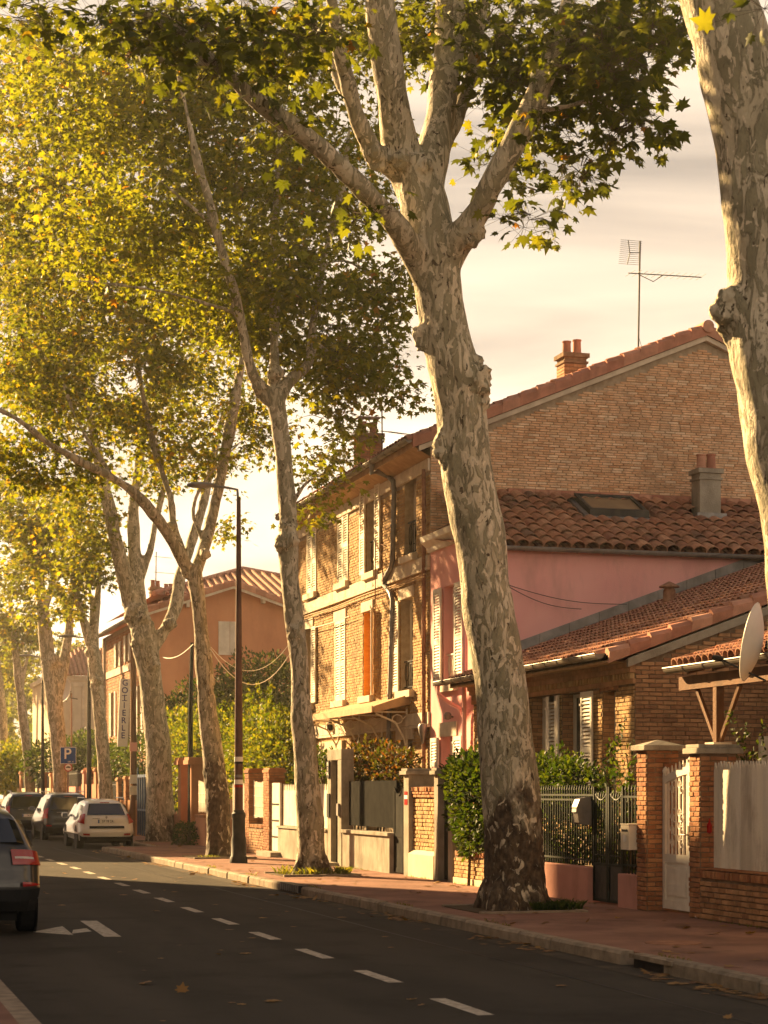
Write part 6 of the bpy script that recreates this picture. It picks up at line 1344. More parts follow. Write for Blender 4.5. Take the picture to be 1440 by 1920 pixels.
# ================================================================ TREES
def cr(pts, n=6):
    out = []; P_ = [np.array(p, float) for p in pts]
    for i in range(len(P_) - 1):
        a = P_[max(i - 1, 0)]; b = P_[i]; c = P_[i + 1]; d = P_[min(i + 2, len(P_) - 1)]
        for k in range(n):
            t = k / n; out.append(.5 * ((2 * b) + (-a + c) * t + (2 * a - 5 * b + 4 * c - d) * t * t + (-a + 3 * b - 3 * c + d) * t ** 3))
    out.append(P_[-1]); return out
def wood(name, parent, base_d, limbs, lumps, voxel, low_z, roots=None):
    m = MB()
    for L_ in limbs:
        pts, rad = [], []
        for (px, py, w_, dd) in cr(L_):
            d = base_d + dd; pts.append(U(px, py, d)); rad.append(max(w_ / 2 * d / F, .012))
        m.tube(pts, rad, 14 if rad[0] > .06 else 8)
    for (px, py, w_, dd) in lumps:
        d = base_d + dd; c = U(px, py, d); r = w_ / 2 * d / F; n = 8
        m.tube([c + Vector((0, 0, r * math.cos(a))) for a in np.linspace(math.pi, 0, n)], [max(r * math.sin(a), .004) for a in np.linspace(math.pi, 0, n)], 10)
    if roots:
        b = roots
        for k in range(7):
            a = k / 7 * 2 * math.pi + R.uniform(-.3, .3); r0 = b[1]
            m.tube([(b[0].x + math.cos(a) * r0 * .35, b[0].y + math.sin(a) * r0 * .35, ZS + r0 * 1.5), (b[0].x + math.cos(a) * r0 * .8, b[0].y + math.sin(a) * r0 * .8, ZS + r0 * .5), (b[0].x + math.cos(a) * r0 * 1.2, b[0].y + math.sin(a) * r0 * 1.2, ZS - .12)], [r0 * .34, r0 * .34, r0 * .25], 8)
    t = m.build('tmp', M['bark'], None); md = t.modifiers.new('r', 'REMESH'); md.mode = 'VOXEL'; md.voxel_size = voxel; md.use_smooth_shade = True
    dg = bpy.context.evaluated_depsgraph_get(); me = bpy.data.meshes.new_from_object(t.evaluated_get(dg)); bpy.data.objects.remove(t)
    n = len(me.vertices); co_ = np.empty(n * 3, np.float32); me.vertices.foreach_get('co', co_); co_ = co_.reshape(-1, 3)
    # relax the voxel steps, then lump the surface
    ne = len(me.edges); ed = np.empty(ne * 2, np.int32); me.edges.foreach_get('vertices', ed); ed = ed.reshape(-1, 2)
    for _ in range(6):
        acc = np.zeros_like(co_); cnt = np.zeros(n, np.float32)
        np.add.at(acc, ed[:, 0], co_[ed[:, 1]]); np.add.at(acc, ed[:, 1], co_[ed[:, 0]]); np.add.at(cnt, ed[:, 0], 1); np.add.at(cnt, ed[:, 1], 1)
        co_ = co_ * .45 + acc / cnt[:, None] * .55
    me.vertices.foreach_set('co', co_.ravel()); me.update(); nn = np.empty(n * 3, np.float32); me.vertices.foreach_get('normal', nn); nn = nn.reshape(-1, 3)
    dsp = np.array([noise.noise((p[0] * 1.6, p[1] * 1.6, p[2] * 1.1)) * .045 + noise.noise((p[0] * 6, p[1] * 6, p[2] * 3.0)) * .014 + (noise.noise((p[0] * 14, p[1] * 14, p[2] * 8)) * .022 if p[2] < low_z else 0) for p in co_], np.float32)
    for (px, py, w_, dd) in lumps:
        c = np.array(U(px, py, base_d + dd), np.float32); r = max(w_ / 2 * (base_d + dd) / F, .05); dist = np.linalg.norm(co_ - c, axis=1); k_ = np.nonzero(dist < r * 1.7)[0]
        for i in k_:
            p_ = co_[i]; fall = min(1, (1.7 - dist[i] / r)); dsp[i] += fall * r * (.42 * noise.noise((p_[0] / r * 1.1, p_[1] / r * 1.1, p_[2] / r * 1.1)) + .26 * noise.noise((p_[0] / r * 3, p_[1] / r * 3, p_[2] / r * 3)) - .05)
    co_ += nn * dsp[:, None]; Lr = np.array(rootloc(parent), np.float32)
    a = me.attributes.new('low', 'FLOAT', 'POINT'); a.data.foreach_set('value', np.clip(.5 + (low_z - co_[:, 2]) * .55, 0, 1).astype(np.float32))
    me.vertices.foreach_set('co', (co_ - Lr).ravel()); me.update(); me.shade_smooth(); me.materials.clear(); me.materials.append(M['bark'])
    return link(name, me, parent)

def tpl(near=True):
    if near:
        half = [(.09, .02, -.02), (.34, -.10, -.10), (.33, .10, -.04), (.60, .22, -.16), (.36, .34, -.05), (.50, .66, -.14), (.20, .58, -.04)]
        tip = (0, 1.05, -.16); ctr = (0, .32, .02)
        v = [ctr, (0, 0, 0)] + half + [tip] + [(-x, y, z) for x, y, z in half[::-1]]
    else:
        half = [(.50, .02, -.1), (.30, .25, -.04), (.52, .60, -.12), (.17, .55, -.03)]
        v = [(0, .32, .02), (0, 0, 0)] + half + [(0, 1.05, -.14)] + [(-x, y, z) for x, y, z in half[::-1]]
    n = len(v) - 1; T = [(0, 1 + k, 1 + (k + 1) % n) for k in range(n)]
    return np.array(v, np.float32), np.array(T, np.int32)
def oval():
    v = [(0, 0, 0), (.24, .35, .05), (.2, .75, .03), (0, 1.05, -.05), (-.2, .75, .03), (-.24, .35, .05)]
    return np.array(v, np.float32), np.array([(0, 1, 5), (1, 2, 4), (1, 4, 5), (2, 3, 4)], np.int32)
def leaf_arrays(pos, tipdir, size, template, rng=NR, flat=.55):
    """oriented copies of the template; returns V, T"""
    v, T = template; n = len(pos); t = tipdir / np.linalg.norm(tipdir, axis=1, keepdims=True)
    up = np.tile(np.array([0, 0, 1.]), (n, 1)) + rng.normal(0, flat, (n, 3)); nx = np.cross(t, up); nx /= np.linalg.norm(nx, axis=1, keepdims=True) + 1e-6; nz_ = np.cross(nx, t)
    s = size[:, None, None]; V = pos[:, None, :] + s * (v[None, :, 0:1] * nx[:, None, :] + v[None, :, 1:2] * t[:, None, :] + v[None, :, 2:3] * nz_[:, None, :] * rng.uniform(-.6, 2.6, n)[:, None, None])
    TT = T[None] + (np.arange(n) * len(v))[:, None, None]
    return V.reshape(-1, 3), TT.reshape(-1, 3), (nx, t, nz_)
def foliage(parent, blobs, ls, mat, near=True, single=0, per=12, twigr=.006, name='crown', thr=-.12, seed=0):
    rng = np.random.default_rng(seed + 17); P_, Tt, twig = [], [], MB(); cents = []
    for (px, py, rx, ry, d, dr, layers) in blobs:
        n = int(1.65 * layers * math.pi * rx * ry / (per * .42 * (ls * F / d) ** 2)) + 1
        k = 0; tries = 0; c0 = U(px, py, d)
        while k < n and tries < n * 5:
            tries += 1; q = rng.normal(0, 1, 3); q /= np.linalg.norm(q); q *= rng.random() ** .42
            dd = d + q[2] * dr; c = U(px + q[0] * rx, py + q[1] * ry, dd)
            if noise.noise((c.x * .55 + seed, c.y * .55, c.z * .7)) < thr: continue
            k += 1; cents.append(c)
            sp = .30 + .12 * rng.random()
            off = np.clip(rng.normal(0, 1, (per, 3)), -1.5, 1.5) * np.array([sp, sp, sp * .55]) * .75; pos = np.array(c)[None] + off
            tip = off * np.array([1, 1, .4]) + rng.normal(0, .12, (per, 3)) + np.array([0, 0, -.16]); P_.append(pos); Tt.append(tip)
            if near or k % 2 == 0:
                inw = (c0 - c); inw.z *= .6; inw = inw.normalized() * (.25 + .3 * rng.random()); mid = c + inw * .5 + Vector((0, 0, .06)); twig.tube([c + inw, mid, c], [twigr * 1.8, twigr * 1.2, twigr * .5], 3, False)
                for j in range(0, per, 1 if near else 3): twig.tube([c, Vector(pos[j])], [twigr * .5, twigr * .3], 3, False)
    pos = np.concatenate(P_); tip = np.concatenate(Tt); n = len(pos); size = ls * rng.uniform(.45, 1.3, n)
    T_ = tpl(near); crown_v, crown_t, (nx, tt, nz_) = leaf_arrays(pos, tip, size, T_, rng)
    nv, nt_ = len(T_[0]), len(T_[1]); sel = np.zeros(n, bool)
    if single:
        rel = pos - np.array(CAMP); dep = rel[:, 0] * ST + rel[:, 1] * CT; lat = rel[:, 0] * CT - rel[:, 1] * ST; pxx = 720 + F * lat / dep; pyy = HY - F * rel[:, 2] / dep
        vis = (pxx > 0) & (pxx < 1440) & (pyy > 0) & (pyy < 1920); sc = np.where(vis, size / dep, 0); idx = np.argsort(-sc)[:single]; sel[idx] = True; sel &= vis
    keep = ~sel; V = crown_v.reshape(n, nv, 3)[keep].reshape(-1, 3); m_ = int(keep.sum()); T = (T_[1][None] + (np.arange(m_) * nv)[:, None, None]).reshape(-1, 3)
    rn = np.repeat(rng.random(m_), nt_)
    cr_ = npmesh(name, V, T, mat, parent, rn); cr_['kind'] = 'stuff'
    if single:
        key = ('leaf', mat.name)
        if key not in TILE:
            me = bpy.data.meshes.new('leaf'); me.from_pydata(T_[0].tolist(), [], T_[1].tolist()); me.materials.append(mat); TILE[key] = me
        L_ = rootloc(parent)
        for i in np.nonzero(sel)[0]:
            o = bpy.data.objects.new('leaf', TILE[key]); COL.objects.link(o); o.parent = cr_; s = size[i]; a, b, c = nx[i] * s, tt[i] * s, nz_[i] * s; p = pos[i] - np.array(L_)
            o.matrix_local = Matrix(((a[0], b[0], c[0], p[0]), (a[1], b[1], c[1], p[1]), (a[2], b[2], c[2], p[2]), (0, 0, 0, 1)))
    if twig.v: tag(twig.build('twigs', M['twig'], parent), kind='stuff')
    return cr_
def pit(x, y, label):
    t = thing('tree_pit', label, 'tree pit', (x, y, ZS)); 
    for k, (a, b) in enumerate((((x - .75, y - .85), (x + .75, y - .75)), ((x - .75, y + .75), (x + .75, y + .85)), ((x + .66, y - .749), (x + .76, y + .749)))):
        m = MB(); m.box((a[0], a[1], ZS - .05), (b[0], b[1], ZS + .035 + R.uniform(-.008, .008))); m.build('edging_stone', M['kerb'], t)
    m = MB(); m.box((x - .74, y - .748, ZS - .05), (x + .655, y + .748, ZS + .012)); m.build('soil', M['earth'], t)
TR = 'plane trees lining the pavement'
def plane(label, base_px, base_d, limbs, lumps, voxel, lowz, rootr, blobs, ls, mat, near, single, seed, per=12, thr=-.12, back=0):
    blobs = [(a, b, c, d, e + back, f, g) for (a, b, c, d, e, f, g) in blobs]
    b = U(base_px, 1482, base_d); t = thing('plane_tree', label, 'tree', (b.x, b.y, ZS), TR)
    wood('trunk', t, base_d, limbs, lumps, voxel, lowz, (Vector((b.x, b.y, 0)), rootr) if rootr else None)
    if blobs: foliage(t, blobs, ls, mat, near, single, per=per, seed=seed, thr=thr)
    return t, b

# nearest, cut by the right edge
t0, b0 = plane('thick mottled plane trunk with a round knob, cut off by the right edge', 1560, 18.3,
    [[(1560, 1815, 200, 0), (1550, 1700, 170, 0), (1535, 1500, 156, 0), (1520, 1300, 150, 0), (1506, 1100, 145, 0), (1494, 950, 146, 0), (1474, 830, 150, 0), (1458, 730, 150, 0), (1440, 650, 148, 0), (1434, 560, 140, 0), (1428, 450, 140, 0), (1418, 340, 140, 0), (1402, 230, 142, 0), (1378, 110, 142, 0), (1345, 0, 138, 0), (1320, -120, 132, 0), (1300, -260, 120, 0), (1290, -420, 90, .5)],
     [(1440, 900, 60, 0), (1560, 700, 60, .4), (1640, 500, 50, .8), (1700, 250, 45, 1)], [(1310, -200, 70, 0), (1400, -350, 50, .5), (1500, -520, 30, 1)][0:3]],
    [(1352, 580, 62, -.1), (1362, 560, 52, -.15), (1365, 620, 50, 0)], .035, .6, .44, [(1330, -330, 300, 130, 18, 2, 1.0), (1700, 150, 120, 200, 18.5, 1, 1.2), (1437, 12, 14, 14, 17, .2, 1.0)], .19, M['leaf_dark'], True, 0, 1)
# the large tree in the centre
T1D = 26.15
t1, b1 = plane('largest plane tree with knobbly burl and a fan of thick limbs, dark at its foot', 962, T1D,
    [[(963, 1722, 128, 0), (964, 1650, 116, 0), (963, 1550, 112, 0), (955, 1450, 106, 0), (944, 1350, 102, 0), (932, 1250, 99, 0), (917, 1150, 98, 0), (904, 1050, 98, 0), (888, 950, 98, 0), (874, 880, 98, 0), (868, 820, 94, 0), (862, 760, 96, 0), (850, 700, 98, 0), (836, 640, 94, 0), (826, 580, 90, 0), (818, 520, 90, 0), (808, 460, 92, 0), (798, 400, 96, 0), (788, 350, 90, 0), (776, 300, 76, 0)],
     [(800, 420, 70, .1), (772, 340, 72, .1), (748, 270, 66, 0), (736, 200, 60, -.2), (724, 110, 54, -.4), (712, 0, 50, -.6), (705, -150, 44, -.8), (700, -320, 30, -1)],
     [(795, 400, 60, -.1), (806, 330, 62, .1), (818, 260, 60, .3), (832, 170, 58, .6), (842, 70, 56, .9), (850, -40, 52, 1.1), (865, -240, 34, 1.4)],
     [(745, 320, 44, 0), (704, 285, 36, -.2), (678, 240, 34, -.4), (655, 170, 32, -.6), (637, 90, 30, -.9), (622, 0, 28, -1.2), (600, -150, 20, -1.6)],
     [(660, 200, 20, -.4), (630, 140, 24, -.2), (595, 70, 24, .3), (562, 0, 22, .7), (520, -110, 16, 1)],
     [(822, 300, 30, .2), (850, 240, 32, .6), (872, 180, 28, 1.0), (890, 110, 24, 1.4), (905, 0, 20, 1.8)],
     [(815, 540, 60, 0), (846, 468, 60, -.1), (878, 428, 56, -.3), (903, 386, 50, -.5), (930, 330, 52, -.7), (962, 270, 48, -.8), (995, 205, 46, -.8), (1030, 120, 42, -.8), (1060, 30, 38, -.7), (1080, -80, 28, -.6)],
     [(812, 560, 50, 0), (782, 490, 48, -.2), (748, 430, 44, -.6), (700, 375, 42, -1.0), (650, 325, 40, -1.4), (595, 272, 38, -1.8), (530, 225, 34, -2.1), (470, 180, 30, -2.3), (405, 118, 28, -2.5), (335, 62, 26, -2.7), (260, 20, 16, -2.9)],
     [(405, 118, 12, -2.5), (330, 120, 8, -2.6), (250, 90, 6, -2.7)], [(1000, 210, 12, -.8), (1060, 200, 9, -.8), (1120, 190, 7, -.8), (1190, 230, 4, -.8), (1290, 260, 3, -.8)], [(930, 330, 9, -.7), (985, 350, 6, -.8), (1050, 370, 4, -.9)]],
    [(898, 716, 58, -.15), (906, 696, 34, -.2), (910, 728, 30, -.2), (896, 750, 44, -.1), (890, 680, 34, -.05), (830, 826, 44, -.1), (826, 850, 34, -.15), (834, 868, 30, -.1), (786, 622, 34, -.1), (788, 650, 30, -.1), (700, 290, 46, -.25), (712, 305, 40, -.2), (893, 436, 44, -.45), (885, 450, 38, -.4), (752, 300, 40, -.3), (800, 310, 30, -.3)], .026, 1.75, .45,
    [(1130, 90, 170, 100, 26, 2.5, 2.3), (520, 120, 90, 60, 24, 1, .7), (1010, 190, 130, 110, 26.6, 2, 1.8), (1170, 225, 90, 60, 25.8, 1.2, 1.5), (1090, 330, 80, 45, 25.7, .8, 1.1), (975, 400, 45, 40, 25.6, .5, .9), (1255, 262, 50, 22, 25.6, .4, .9), (1020, 420, 45, 18, 25.6, .4, .7), (905, 80, 110, 90, 27.5, 2, 1.7), (720, 40, 150, 70, 28, 2.5, 1.6), (450, 45, 250, 60, 23.5, 1.5, 1.7), (190, 25, 180, 36, 23.5, 1, 1.6), (380, 140, 150, 40, 23.5, 1, .6), (540, 255, 100, 40, 24.2, .8, .45), (672, 420, 40, 50, 25, .5, .7), (1220, 30, 110, 70, 26, 2, 1.8), (960, 300, 60, 80, 27.5, .6, .9), (1010, 60, 150, 60, 26, 2, 1.2), (280, 90, 160, 50, 24, 1, .6), (900, -150, 420, 110, 26.5, 2, .8)],
    .165, M['leaf_dark'], True, 300, 2, per=10, thr=-.22)
T2D = 36.9
t2, b2 = plane('slender plane tree with a high three-way fork standing in the sunlit patch', 585, T2D,
    [[(585, 1652, 64, 0), (583, 1600, 56, 0), (580, 1520, 49, 0), (573, 1420, 44, 0), (565, 1330, 38, 0), (561, 1250, 37, 0), (552, 1170, 37, 0), (543, 1090, 37, 0), (540, 1030, 40, 0), (540, 980, 34, 0), (534, 900, 31, 0), (528, 830, 32, 0), (520, 770, 34, 0), (514, 730, 34, 0)],
     [(518, 760, 26, 0), (492, 738, 24, 0), (470, 690, 22, -.3), (455, 620, 21, -.5), (436, 540, 20, -.8), (410, 450, 19, -1.1), (390, 370, 17, -1.3), (370, 300, 15, -1.5), (352, 220, 13, -1.6), (335, 140, 10, -1.7)],
     [(514, 740, 24, 0), (514, 660, 18, .3), (515, 560, 16, .5), (514, 450, 15, .6), (520, 330, 13, .7), (524, 220, 10, .8)],
     [(520, 750, 26, 0), (545, 712, 22, .2), (578, 680, 19, .5), (588, 600, 18, .8), (602, 510, 17, 1), (622, 430, 16, 1.2), (645, 330, 13, 1.4), (655, 240, 10, 1.6)],
     [(440, 585, 12, -.6), (390, 570, 10, -.9), (320, 550, 9, -1.2), (230, 535, 8, -1.5), (130, 525, 6, -1.8)],
     [(400, 420, 10, -1.2), (350, 380, 9, -1.4), (290, 330, 8, -1.6), (230, 275, 6, -1.8)], [(605, 500, 8, 1), (650, 490, 6, 1), (720, 530, 4, .8), (770, 560, 3, .6)], [(540, 960, 8, 0), (575, 905, 6, -.2), (620, 885, 4, -.4)], [(590, 640, 8, .6), (640, 680, 6, .5), (700, 720, 4, .3), (780, 740, 3, .2)]],
    [(530, 1020, 34, -.1), (545, 1010, 36, -.1), (553, 1185, 30, -.1), (486, 725, 30, -.1), (515, 700, 32, -.1), (538, 985, 34, -.05)], .03, .5, .33,
    [(610, 620, 160, 150, 37, 2.5, 2.4), (420, 470, 200, 190, 36, 2.5, 2.0), (690, 700, 95, 60, 37, 1.5, 1.9), (610, 890, 60, 50, 37, 1, 1.5), (580, 950, 40, 28, 36.8, .6, 1.2), (400, 250, 230, 140, 37, 2.5, 2.1), (630, 330, 150, 170, 37.5, 2.5, 2.0), (230, 400, 180, 170, 35.5, 2.5, 1.5), (725, 550, 55, 80, 36.5, 1, 1.8), (630, 790, 70, 50, 37, 1, 1.3), (480, 560, 90, 140, 37, 2, 1.5), (750, 745, 45, 25, 37, .6, 1.2), (500, 100, 300, 110, 38, 2.5, 1.7), (200, 160, 220, 130, 36, 2.5, 1.6)],
    .145, M['leaf_mid'], False, 300, 3, per=14, thr=-.25, back=1.5)
t3, b3 = plane('dark-footed plane tree beside the brown lamp post', 410, 46.3,
    [[(411, 1616, 52, 0), (410, 1560, 46, 0), (407, 1490, 46, 0), (400, 1420, 41, 0), (391, 1350, 37, 0), (385, 1280, 34, 0), (379, 1210, 30, 0), (374, 1150, 28, 0), (368, 1095, 32, 0), (362, 1060, 30, 0)],
     [(366, 1090, 24, 0), (342, 1050, 24, -.2), (308, 990, 22, -.6), (262, 935, 20, -1), (210, 895, 18, -1.4), (150, 865, 15, -1.8), (90, 830, 12, -2.2), (30, 785, 10, -2.6), (-60, 740, 8, -3)],
     [(366, 1080, 24, .1), (380, 1035, 22, .4), (396, 975, 22, .8), (412, 900, 21, 1.1), (430, 810, 20, 1.4), (446, 720, 18, 1.7), (462, 640, 13, 2)],
     [(345, 1050, 16, 0), (326, 985, 16, .3), (318, 930, 15, .5), (290, 840, 14, .8), (268, 740, 12, 1), (250, 640, 10, 1.2)],
     [(380, 1010, 10, .5), (362, 960, 9, .7), (385, 900, 8, .9), (450, 830, 7, 1), (500, 795, 5, 1.2)],
     [(215, 898, 10, -1.4), (150, 800, 9, -1.2), (120, 720, 8, -1)]],
    [(352, 1072, 26, -.1), (385, 1040, 24, 0), (322, 985, 20, 0), (388, 1288, 30, 0)], .036, 2.35, .30,
    [(190, 640, 200, 170, 46, 3, 1.9), (110, 400, 190, 210, 45, 3, 1.8), (330, 790, 150, 110, 46.5, 2.5, 1.5), (480, 800, 80, 90, 47, 1.5, 1.2), (70, 850, 140, 75, 44.5, 2, 2.0), (170, 900, 60, 40, 45, 1.5, 1.0), (425, 990, 28, 40, 46.5, .5, 1.2), (350, 560, 160, 150, 47, 2.5, 1.6), (90, 160, 180, 140, 46, 3, 1.8), (60, 700, 110, 90, 46, 3, 1.5), (640, 860, 40, 50, 47, 1, 1.0)],
    .15, M['leaf_gold'], False, 300, 4, per=14, thr=-.22, back=1.8)
t4, b4 = plane('broad cream plane tree forking low in front of the orange house', 305, 60.8,
    [[(306, 1588, 66, 0), (302, 1540, 58, 0), (298, 1470, 50, 0), (296, 1400, 48, 0), (288, 1320, 44, 0), (280, 1260, 44, 0), (272, 1210, 52, 0), (265, 1170, 46, 0)],
     [(262, 1190, 34, 0), (245, 1130, 32, 0), (228, 1060, 30, -.3), (212, 990, 26, -.6), (198, 920, 24, -.9), (180, 840, 20, -1.2), (160, 740, 16, -1.5), (140, 640, 12, -1.8)],
     [(268, 1180, 30, 0), (258, 1100, 28, .2), (252, 1030, 26, .5), (250, 960, 22, .8), (262, 860, 18, 1), (275, 760, 14, 1.3)],
     [(262, 1090, 16, .2), (282, 1030, 15, .6), (292, 980, 12, .9), (310, 900, 10, 1.1)],
     [(288, 1215, 26, 0), (312, 1175, 24, .2), (330, 1135, 24, .5), (338, 1080, 22, .8), (358, 1020, 20, 1.1), (382, 940, 18, 1.4), (402, 850, 14, 1.7), (420, 770, 10, 2)]],
    [(250, 1150, 40, -.1), (262, 1160, 38, -.1), (258, 1205, 30, -.2), (320, 1170, 26, 0), (287, 1245, 24, -.2)], .045, .7, .42,
    [(120, 740, 150, 110, 60, 4, 1.5), (300, 900, 100, 60, 60, 2.5, .7), (140, 960, 90, 80, 59, 2.5, 1.6), (380, 620, 160, 160, 62, 3, 1.2), (60, 560, 120, 200, 60, 3, 1.8), (250, 760, 110, 90, 61, 3, 1.1), (160, 1040, 80, 50, 59.5, 2, 1.5), (400, 880, 60, 60, 61.5, 1.5, .8), (195, 1120, 20, 18, 59, .4, 1)],
    .165, M['leaf_gold'], False, 120, 5, per=14, back=2)
t5, b5 = plane('forked plane tree with paired upright limbs rising behind the grey lamp post', 200, 72,
    [[(202, 1578, 32, 0), (200, 1500, 27, 0), (194, 1420, 25, 0), (187, 1340, 25, 0), (181, 1270, 27, 0), (172, 1215, 28, 0)], [(174, 1230, 22, 0), (160, 1180, 17, 0), (148, 1130, 14, -.2), (130, 1060, 12, -.4), (110, 980, 9, -.6)], [(176, 1225, 18, 0), (179, 1170, 14, .2), (184, 1110, 12, .5), (190, 1040, 9, .8)], [(168, 1200, 10, 0), (172, 1150, 8, .3), (165, 1080, 6, .6)]],
    [(182, 1275, 28, -.1), (170, 1225, 26, 0)], .045, .6, .26, [(130, 1085, 70, 50, 72, 2, 2.0), (60, 985, 110, 100, 71, 2.5, 2.4), (190, 1075, 30, 40, 71, 1, 1.2), (170, 1010, 60, 60, 73, 2, 1.2), (150, 1145, 45, 30, 72, 1.5, 1.3)], .21, M['leaf_gold'], False, 0, 6, per=14)
t6, b6 = plane('pale plane tree behind the parking sign with a low side limb', 116, 85,
    [[(118, 1566, 30, 0), (115, 1500, 26, 0), (112, 1420, 30, 0), (105, 1340, 32, 0), (97, 1280, 32, 0), (90, 1230, 30, 0), (84, 1180, 26, 0), (76, 1120, 22, 0), (70, 1050, 18, 0), (60, 970, 12, -.3)], [(104, 1310, 24, 0), (114, 1270, 22, .2), (122, 1225, 20, .5), (130, 1180, 16, .8), (134, 1110, 12, 1)], [(80, 1150, 14, 0), (100, 1090, 12, .4), (110, 1020, 9, .8)]],
    [(97, 1240, 34, -.1)], .05, .6, .3, [(50, 1070, 80, 60, 85, 3, 1.9), (110, 1120, 45, 40, 86, 2, 1.2), (20, 960, 90, 90, 84, 3, 1.6), (60, 1160, 40, 26, 84, 1.5, 1.2)], .23, M['leaf_gold'], False, 0, 7, per=14)
t7, b7 = plane('second farthest plane trunk, leaning left of the far lamp post', 57, 100,
    [[(60, 1556, 24, 0), (57, 1490, 21, 0), (52, 1420, 19, 0), (44, 1350, 18, 0), (36, 1280, 17, 0), (30, 1225, 15, 0), (24, 1170, 12, 0), (16, 1100, 9, 0)], [(38, 1300, 9, 0), (48, 1250, 8, 0), (60, 1200, 6, .4)]],
    [], .055, .6, .25, [(20, 1150, 70, 50, 100, 3, 2.2), (70, 1180, 40, 40, 101, 2, 1.4), (30, 1215, 30, 20, 100, 1.5, 1.5)], .26, M['leaf_gold'], False, 0, 8, per=14)
t8, b8 = plane('farthest plane trunk at the left edge of the street', 14, 118,
    [[(18, 1548, 22, 0), (14, 1480, 19, 0), (9, 1400, 17, 0), (3, 1310, 15, 0), (-6, 1230, 12, 0), (-16, 1150, 9, 0)]],
    [], .06, .6, .25, [(-20, 1180, 80, 60, 118, 3, 2.2), (20, 1250, 40, 40, 119, 2, 2.0)], .28, M['leaf_gold'], False, 0, 9, per=14)
# woods beyond the end of the street
for k, (px, py, rx, ry, d, mt, lb) in enumerate(((-30, 1330, 60, 120, 150, 'leaf_mid', 'dark tree closing the end of the street at the left edge'), (60, 1330, 55, 100, 160, 'leaf_mid', 'dense green tree behind the farthest trunks'), (110, 1230, 50, 60, 165, 'leaf_gold', 'golden tree rising behind the cream house'), (20, 1250, 60, 90, 170, 'leaf_gold', 'tall golden tree at the end of the street'), (30, 1420, 70, 60, 140, 'leaf_lime', 'sunlit low tree beyond the farthest trunk'), (90, 1400, 50, 50, 130, 'leaf_bush', 'dark rounded tree left of the cream house'))):
    b = U(px, 1482, d); t = thing('tree', lb, 'tree', (b.x, b.y, 0)); m = MB(); top = U(px, py, d); m.tube([(b.x, b.y, 0), (b.x, b.y, top.z * .5), (top.x + .3, top.y, top.z)], [.3, .22, .08], 7); m.build('trunk', M['twig'], t, smooth=True)
    foliage(t, [(px, py, rx, ry, d, 4, 2.4)], .42, M[mt], False, 0, per=14, twigr=.015, seed=20 + k, thr=-.3)
pit(b1.x, b1.y, 'stone-edged pit round the largest trunk'); pit(b2.x, b2.y, 'stone-edged pit round the slender sunlit trunk'); pit(b3.x, b3.y, 'stone-edged pit round the dark-footed trunk'); pit(b4.x, b4.y, 'stone-edged pit round the broad cream trunk')

# ================================================================ SHRUBS AND HEDGES
def shrub(name, label, cat, ells, ls, mat, dens, stems=5, seed=0, group=None, shoots=0):
    """ells: (center, (rx,ry,rz)); leaves clustered on and in the volume"""
    rng = np.random.default_rng(seed + 100); c0 = Vector(ells[0][0]); t = thing(name, label, cat, (c0.x, c0.y, .1), group); P_, D_ = [], []
    for c, r in ells:
        c = np.array(c); r = np.array(r); n = int(dens * (r[0] * r[1] + r[0] * r[2] + r[1] * r[2]) * 4.2)
        q = rng.normal(0, 1, (n, 3)); q /= np.linalg.norm(q, axis=1, keepdims=True); rad = rng.random(n) ** .25
        lump = np.array([noise.noise(tuple(x * 2.3 + c)) for x in q]) * .32 + np.array([noise.noise(tuple(x * 6 + c)) for x in q]) * .16
        p = c + q * r * (rad * (1 + lump))[:, None]; P_.append(p); D_.append(q + rng.normal(0, .7, (n, 3)) + np.array([0, 0, .25]))
    if shoots:
        for k in range(shoots):
            c, r = ells[k % len(ells)]; a = rng.random() * 6.28; b = np.array([c[0] + math.cos(a) * r[0] * .6, c[1] + math.sin(a) * r[1] * .6, c[2] + r[2] * .8]); h = rng.uniform(.35, .9); n = int(h * 60); s = rng.random(n)
            ln = rng.normal(0, .12, 2); P_.append(b + np.stack([s * ln[0], s * ln[1], s * h], 1) + rng.normal(0, .03, (n, 3)) * (1.4 - s)[:, None]); D_.append(rng.normal(0, .6, (n, 3)) + np.array([0, 0, .6]))
    pos = np.concatenate(P_); dr_ = np.concatenate(D_); k = pos[:, 2] > .12; pos, dr_ = pos[k], dr_[k]; V, T, _ = leaf_arrays(pos, dr_, ls * rng.uniform(.6, 1.25, len(pos)), oval(), rng, .8)
    o = npmesh('foliage', V, T, mat, t, np.repeat(rng.random(len(pos)), 4)); o['kind'] = 'stuff'
    m = MB()
    for k in range(stems):
        c, r = ells[k % len(ells)]; x, y = c[0] + rng.uniform(-.3, .3) * r[0], c[1] + rng.uniform(-.3, .3) * r[1]; m.tube([(x, y, .05), (x + .05, y, c[2]), (x + rng.uniform(-.3, .3) * r[0], y + rng.uniform(-.3, .3) * r[1], c[2] + r[2] * .8)], [.03, .02, .006], 5)
    m.build('stem', M['twig'], t); return t
def cen(px, py, X): p = onX(px, py, X); return p
def el(px, py, X, rx, ry, rz): p = onX(px, py, X); return ((p.x, p.y, p.z), (rx, ry, rz))
shrub('laurel_hedge', 'glossy laurel hedge spilling over the low brick wall left of the largest trunk', 'hedge', [el(878, 1505, 10.75, .3, .8, .85), el(874, 1452, 10.8, .35, .9, .36), el(882, 1560, 10.55, .18, .6, .45), el(908, 1485, 10.8, .4, 1.3, .8), el(866, 1470, 10.65, .25, .4, .5)], .10, M['leaf_bush'], 260, seed=1)
